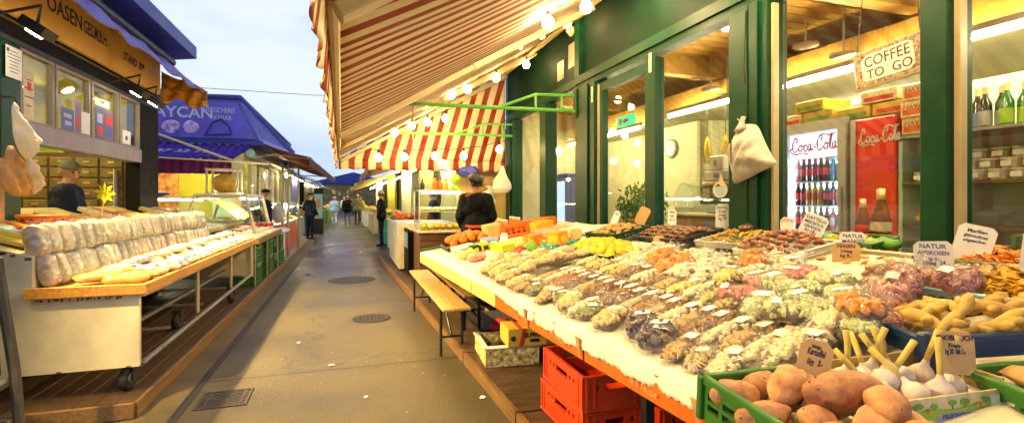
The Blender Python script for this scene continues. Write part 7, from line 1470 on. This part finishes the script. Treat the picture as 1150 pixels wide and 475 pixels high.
t=thing('kitchen_scale','lime yellow kitchen scale on the glass cabinet','scale',(2.2,8.75,1.62)); g=G(); g.lathe([(.07,0),(.075,.03),(.05,.07),(.03,.10),(.055,.12),(.08,.2),(.06,.27),(.001,.29)],16,Tm(1.80,8.75,1.662)); part(t,'body',g,M['lime'],True); g=G(); g.rbox((1.70,8.65,1.662),(1.90,8.85,1.68),.005); part(t,'base',g,M['lime'])
# vendor
caps,H=body([((-.25,-.03,1.13),(-.20,.15,.98)),((.25,-.03,1.13),(.19,.15,.97))],headturn=.75,coat=.035,build=.95)
o=figure('vendor in black parka with brown fur hood seen from behind at the snack counter',caps,[M['blackcoat'],M['navy'],M['skin'],M['black'],M['lip'],M['hair']],(1.83,7.35,.105),-.15,.012,sc=1.0)
q=bpy.data.objects.new('hair',mesh('hair',hairmesh(H,.097,-.05),M['hair'],True)); COL.objects.link(q); q.parent=o
for nm_,g,m_ in (('beret',None,'black'),):
    g=G(); g.ball((0,-.012,1.70),(.125,.135,.07),3,Rm(.35,'X')@Rm(.15,'Y'),jit=.06); me=mesh('beret',g,M['black'],True); b_=bpy.data.objects.new('beret',me); COL.objects.link(b_); b_.parent=o
g=G(); g.sheet(20,6,lambda u,v:((.155+.03*math.sin(v*PI))*math.cos(u*2*PI+PI/2)*(1),-.05+(.13+.03*math.sin(v*PI))*math.sin(u*2*PI+PI/2),1.47-.06*math.sin(u*2*PI)+.05*v),th=.02); b_=bpy.data.objects.new('fur_trim',mesh('fur_trim',g,M['furr'],True)); COL.objects.link(b_); b_.parent=o
g=G(); g.ball((0,-.17,1.36),(.15,.085,.13),3,jit=.1); b_=bpy.data.objects.new('hood',mesh('hood',g,M['blackcoat'],True)); COL.objects.link(b_); b_.parent=o
g=G(); g.lathe([(.205,.965),(.21,.97),(.21,1.0),(.205,1.005)],20,Sm(1,.85,1)); b_=bpy.data.objects.new('waistband',mesh('waistband',g,M['redcloth'])); COL.objects.link(b_); b_.parent=o
# hanging bags and paper near the curtain
hangbag('carrier_bag',[(2.72,8.9,2.12,.02,.02),(2.72,8.9,2.02,.05,.04),(2.70,8.9,1.85,.15,.06),(2.70,8.9,1.70,.19,.07),(2.70,8.9,1.62,.12,.05)],'bagwhite','large white carrier bag hanging by the shop corner post',3)
hangbag('carrier_bag',[(2.5,9.1,1.75,.03,.02),(2.5,9.1,1.62,.13,.05),(2.5,9.1,1.45,.16,.06),(2.5,9.1,1.36,.1,.04)],'bagwhite','smaller pale bag hanging lower behind the vendor',5)
g=G(); g.sheet(4,4,lambda u,v:(1.52+.22*u+.05*v,9.15+.01*math.sin(u*5),2.28-.20*v-.07*u),th=.002); solo('paper_sheet',g,M['paper'],'white paper sheet hanging tilted from the striped valance','paper')
g=G(); g.ball((2.16,9.2,2.02),(.20,.08,.11),3,jit=.35); solo('blue_bag_bundle',g,M['bluetarp'],'blue plastic bag bundle hanging above the vendor','bag',smooth=True)
t=thing('wall_poster','amber fruit poster on the wall behind the vendor','poster',(2.6,9.6,1.6)); g=G(); g.box((2.2,9.62,1.55),(2.75,9.64,2.1)); part(t,'sheet',g,M['papertan']); g=G(); g.ball((2.45,9.615,1.75),(.16,.004,.12),2,jit=.2); part(t,'picture',g,M['olivebrown'])
g=G(); g.box((2.0,9.65,.15),(3.0,9.70,2.2)); solo('stall_backboard',g,M['creamboard'],'cream back board of the snack stall behind the vendor','panel')
for i,(x,z,m_) in enumerate(((2.35,1.0,'cream'),(2.55,1.02,'beige'),(2.7,.98,'lime'),(2.45,1.22,'creamwhite'))):
    g=G(); g.pillow((.24,.2,.18),12,10,.75,.1,.02,M=Tm(x,8.95,z+.07),seed=i); solo('goods_bag',g,M[m_],'%s goods bag right of the vendor on the counter'%['cream','beige','lime','white'][i],'bag',smooth=True)
# ---------------------------------------------------------------- generic far stalls
def farstall(i,x0,x1,y0,y1,side,mc,ma,label,alab,goods,zt=2.5,zl=2.05,reach=1.2):
    t=thing('market_stall',label,'market stall',((x0+x1)/2,(y0+y1)/2,0)); g=G(); g.rbox((x0,y0,.02),(x1,y1,.86),.015); part(t,'counter',g,M[mc]); g=G(); g.rbox((x0-.03,y0-.03,.865),(x1+.03,y1+.03,.90),.008); part(t,'counter_top',g,M['beige'])
    bx=x0-.9 if side<0 else x1+.9
    for y in (y0+.1,y1-.1):
        g=G(); g.box((bx-.05,y-.05,.02),(bx+.05,y+.05,zt+.5)); part(t,'post',g,M['green' if side>0 else 'silver'])
    g=G(); g.box((bx-.03 ,y0,.03),(bx+.03,y1,zt+.48)); part(t,'back_wall',g,M['palewall'] if i%2 else M['yellwall'])
    g=G(); g.cone((bx-side*.5,y0+.4,zt-.1),(bx-side*.5,y1-.4,zt-.1),.03,n=6); part(t,'lamp_tube',g,M['tubelight'])
    a=thing('fabric_awning',alab,'awning',((x0+x1)/2,(y0+y1)/2,zt)); xe_=bx-side*(reach+1.2); g=G(); g.sheet(14,6,lambda u,v:(bx+(xe_-bx)*v,y0-.2+(y1-y0+.4)*u,zt+.45+(zl-zt-.45)*v-.05*math.sin(v*PI)),th=.012); part(a,'fabric',g,M[ma],True)
    g=G(); g.sheet(40,2,lambda u,v:(xe_-side*.01,y0-.2+(y1-y0+.4)*u,zl-(.2+.02*abs(math.sin(u*50)))*v),th=.008); part(a,'valance',g,M[ma]); g=G(); g.tube([(xe_,y0-.2,zl),(xe_,y1+.2,zl)],.02,5); part(a,'front_bar',g,M['beigemetal'])
    r_=random.Random(i*7); nn=0; ny=max(2,int((y1-y0)/.8))
    for k in range(ny):
        for j in range(2):
            y=y0+.1+(y1-y0-.2)*(k+.5)/ny; x=x0+(x1-x0)*(.28+.44*j); m_=goods[(k+j)%len(goods)]
            g=G(); g.rbox((x-.20*(x1-x0)/1.0,y-.30,.905),(x+.20*(x1-x0),y+.30,.96),.01); o=solo('goods_crate',g,M[['card','greencrate','blackcrate'][(k+j)%3]],'goods crate on the %s, %s along in the %s file'%(label.split(' stall')[0]+' stall',ORD[k],['first','second'][j]),'crate','goods crates on the far stalls'); g=G()
            for q in range(14): g.ball((x+r_.uniform(-.16,.16)*(x1-x0),y+r_.uniform(-.25,.25),.98+r_.random()*.09),.06,1,jit=.2,seed=q)
            part(o,'produce',g,M[m_],True)
    return t
farstall(1,1.15,1.95,13.2,16.2,1,'cabwhite','farstripe','cream counter stall beyond the snack stall','orange striped awning past the snack stall',['orange','red','cheese'],2.7,2.35)
farstall(2,1.1,1.9,17.0,21.0,1,'teal','farstripe','teal counter stall farther up the right side','second striped awning up the right side',['leafgreen','red','yellow'],2.7,2.35)
farstall(3,.95,1.75,22,27,1,'beige','stallyellow','beige counter stall in the right distance','yellow awning in the right distance',['lime','orange','pink'],2.6,2.2)
farstall(4,.8,1.6,28.5,35,1,'white','stallyellow','white counter stall at the right end of the street','pale yellow awning at the right end of the street',['yellow','leafgreen','red'],2.6,2.2)
farstall(5,.6,1.4,37,46,1,'card','farstripe','tan counter stall closing the right side','striped awning closing the right side',['orange','lime','cream'],2.6,2.2)
farstall(6,-2.2,-1.35,23.6,26.4,-1,'silver','bluewhite','silver counter stall past the standing man','blue and white striped awning on the left',['veg','cream','meat'],2.75,2.3,.6)
farstall(7,-2.2,-1.4,27.5,32,-1,'dkwood','bluewhite','dark counter stall farther on the left','second blue and white awning on the left',['leafgreen','yellow','orange'],2.7,2.3,.4)
farstall(8,-2.1,-1.3,33.5,40,-1,'greencrate','stallyellow','green counter stall in the left distance','olive yellow awning in the left distance',['red','yellow','lime'],2.6,2.15,.8)
farstall(9,-1.9,-1.1,42,50,-1,'card','stallyellow','brown counter stall at the left end of the street','pale olive awning at the left end of the street',['orange','cream','leafgreen'],2.6,2.15,.8)
# buildings closing the vista
def house(x0,x1,y0,y1,h,m,label,rm='roofblue',ridge=1.2,chim=0):
    t=thing('market_hall',label,'building',((x0+x1)/2,(y0+y1)/2,0)); g=G(); g.box((x0,y0,.02),(x1,y1,h)); part(t,'wall',g,M[m]); xm=(x0+x1)/2
    g=G(); g.prism([(x0-.3,h+.01),(x1+.3,h+.01),(xm,h+ridge)],y1-y0+.4,Matrix(((1,0,0,0),(0,0,1,y0-.2),(0,1,0,0),(0,0,0,1)))); r_=part(t,'roof',g,M[rm])
    for k in range(chim):
        g=G(); y=y0+.6+k*(y1-y0)/max(1,chim); g.box((xm-.2+.35*k,y,h+ridge*.55),(xm+.0+.35*k,y+.3,h+ridge+.35)); part(r_,'chimney',g,M['roofblue'])
    return t
house(-6.5,-2.9,23.0,33,2.9,'roofblue','low blue roofed market hall behind the striped awnings on the left','roofblue',1.5,3)
house(-6.5,-2.7,34,52,2.8,'dkwall','far blue roofed market row on the left','roofblue',1.2,2)
house(3.4,7.5,13,30,3.0,'creamboard','cream shop row beyond the delicatessen','roofblue',1.0); house(2.9,7,31,55,3.0,'creamboard','far cream shop row closing the right side','roofblue',1.0)
house(-4.5,5.5,62,70,3.4,'vista','pale building closing the far end of the street','roofblue',1.4)
g=G(); g.tube([(-14,15,8.35),(-2,14.5,7.98),(10,14,7.8)],.018,5); solo('overhead_cable',g,M['darkmetal'],'thin overhead cable crossing the sky','cable')
g=G(); g.tube([(-14,33,8.0),(-2,32,7.75),(10,31,7.8)],.016,5); solo('overhead_cable',g,M['darkmetal'],'second fainter cable lower in the sky','cable')
# ---------------------------------------------------------------- people in the street
def walker(label,x,y,rz,mats,arms=None,legs=None,ht=0,sc=1.0,hat=None,vox=.022,hairm='hair',coat=.025,tilt=0):
    caps,H=body(arms or [((-.25,.0,1.14),(-.24,.08,.90)),((.25,.02,1.14),(.24,.10,.90))],legs,1.0,ht,tilt,coat,hands=vox<.02)
    o=figure(label,caps,[M[k] for k in mats],(x,y,.002),rz,vox,sc=sc)
    if hat: q=bpy.data.objects.new('cap',mesh('cap',capmesh(H,.125,.04,.104),M[hat],True))
    else: q=bpy.data.objects.new('hair',mesh('hair',hairmesh(H),M[hairm],True))
    COL.objects.link(q); q.parent=o; return o
W1=[((-.10,.18,.50),(-.10,-.02,.10)),((.10,-.05,.48),(.10,-.28,.16))]
walker('man in dark uniform and cap standing by the meat counters',-1.42,20.6,-.75,('navy','navy','skin','black','lip','hair'),[((-.28,-.04,1.14),(-.16,.20,1.05)),((.27,-.03,1.14),(.22,.14,.95))],None,.2,1.0,'navy',.014)
walker('shopper in a blue hooded jacket leaning at the butcher\'s counter',-1.95,13.6,PI*.55,('navy','jeans','skin','black','lip','hair'),[((-.26,.12,1.18),(-.16,.35,1.16)),((.26,.12,1.18),(.16,.35,1.16))],None,0,1.0,'navy',.02)
walker('vendor in a red top behind the butcher\'s steel counter',-2.35,15.6,-1.2,('redcloth','navy','skin','black','lip','hair'),None,None,.2,1.0,None,.02)
walker('person in yellow beside the standing man',-1.62,22.4,2.6,('yellow','jeans','skin','black','lip','hair'),None,None,0,.97,None)
walker('walker in a long light blue coat in the distance on the left',-.82,31.2,.0,('lightblue','lightblue','skin','black','lip','hair'),None,W1,0,.97,None,.025)
walker('walker in dark jacket and blue trousers, middle of the three far walkers',-.10,31.0,.1,('blackcoat','jeans','skin','black','lip','hair'),None,W1,0,1.0,None,.025,coat=.045)
walker('walker in an olive coat, right one of the three far walkers',.46,30.6,-.1,('khaki','black','skin','black','lip','hair'),[((-.27,.0,1.14),(-.15,.22,1.12)),((.25,.02,1.14),(.24,.10,.90))],W1,0,1.05,None,.025,coat=.045)
walker('distant shopper in a yellow jacket behind the olive coat',.75,35.5,2.8,('yellow','jeans','skin','black','lip','hair'),None,W1,0,1.0,None,.03)
walker('tall vendor in black standing at the cream counter stall',1.0,16.7,1.4,('blackcoat','navy','skin','black','lip','hair'),None,None,0,1.03,None,.02)
walker('vendor in a dark blue jacket behind the cream counter stall',2.35,14.6,1.6,('navy','navy','skin','black','lip','hair'),None,None,0,1.0,None,.02)
walker('distant shopper in white far down the street',-.4,44,.2,('white','jeans','skin','black','lip','hair'),None,W1,0,1.0,None,.03); walker('distant shopper in red far down the street',.25,48,3.0,('redcloth','black','skin','black','lip','hair'),None,W1,0,1.0,None,.03)
# blackboard sign by the stall
t=thing('advertising_board','dark standing board with a woman\'s picture panel past the standing man','sign',(-1.25,23,0)); g=G(); g.box((-1.45,22.98,.02),(-1.05,23.02,2.0)); part(t,'board',g,M['black']); g=G(); g.box((-1.42,22.965,.7),(-1.08,22.979,1.75)); part(t,'panel',g,M['paleblue']); g=G(); g.ball((-1.25,22.96,1.35),(.09,.006,.2),2); part(t,'picture',g,M['skin'])
# ================================================================ light, sky, camera
W=bpy.data.worlds.new('World'); S.world=W; W.use_nodes=True; n=W.node_tree.nodes; l=W.node_tree.links; n.clear()
SUN_EL,SUN_AZ=math.radians(9),math.radians(250)
sk=n.new('ShaderNodeTexSky'); sk.sky_type='NISHITA'; sk.sun_disc=False; sk.sun_elevation=SUN_EL; sk.sun_rotation=SUN_AZ; sk.air_density=1.2; sk.dust_density=1.5; sk.ozone_density=3
tc=n.new('ShaderNodeTexCoord'); mp=n.new('ShaderNodeMapping'); mp.inputs['Scale'].default_value=(1,1,2.6); l.new(tc.outputs['Generated'],mp.inputs['Vector'])
nz=noisen(n,l,1.6,7,mp.outputs[0],.55); f=ramp(n,l,nz,.36,.66)
cl=mixc(n,l,f,SKYC,(8.2,9.0,10.2)); c=mixc(n,l,.78,sk.outputs[0],cl)
bg=n.new('ShaderNodeBackground'); l.new(c,bg.inputs[0]); bg.inputs[1].default_value=SKYK; o=n.new('ShaderNodeOutputWorld'); l.new(bg.outputs[0],o.inputs[0])
L=bpy.data.lights.new('sun','SUN'); L.energy=.5; L.angle=math.radians(20); L.color=(1,.9,.8); so=bpy.data.objects.new('sun',L); COL.objects.link(so)
d=V(math.sin(SUN_AZ)*math.cos(SUN_EL+.5),math.cos(SUN_AZ)*math.cos(SUN_EL+.5),math.sin(SUN_EL+.5)); so.rotation_euler=d.to_track_quat('Z','Y').to_euler()
cam=bpy.data.cameras.new('camera'); co=bpy.data.objects.new('camera',cam); COL.objects.link(co); S.camera=co
TH=math.atan(183/560.); cam.sensor_width=36; cam.lens=560/1150*36; cam.shift_y=-12.5/1150; cam.clip_end=2000; cam.clip_start=.05; co.location=(0,0,1.48); co.rotation_euler=(PI/2,0,-TH)
S.view_settings.view_transform='Standard'; S.view_settings.look='None'; S.view_settings.exposure=EXPO; S.view_settings.gamma=1; S.view_settings.use_curve_mapping=False
S.cycles.max_bounces=8; S.cycles.diffuse_bounces=2; S.cycles.glossy_bounces=3; S.cycles.transmission_bounces=4; S.cycles.transparent_max_bounces=24; S.cycles.sample_clamp_indirect=4; S.cycles.caustics_reflective=False; S.cycles.caustics_refractive=False
S.cycles.use_adaptive_sampling=True; S.cycles.adaptive_threshold=.02
try: S.cycles.use_denoising=True; S.cycles.denoiser='OPENIMAGEDENOISE'
except Exception: pass
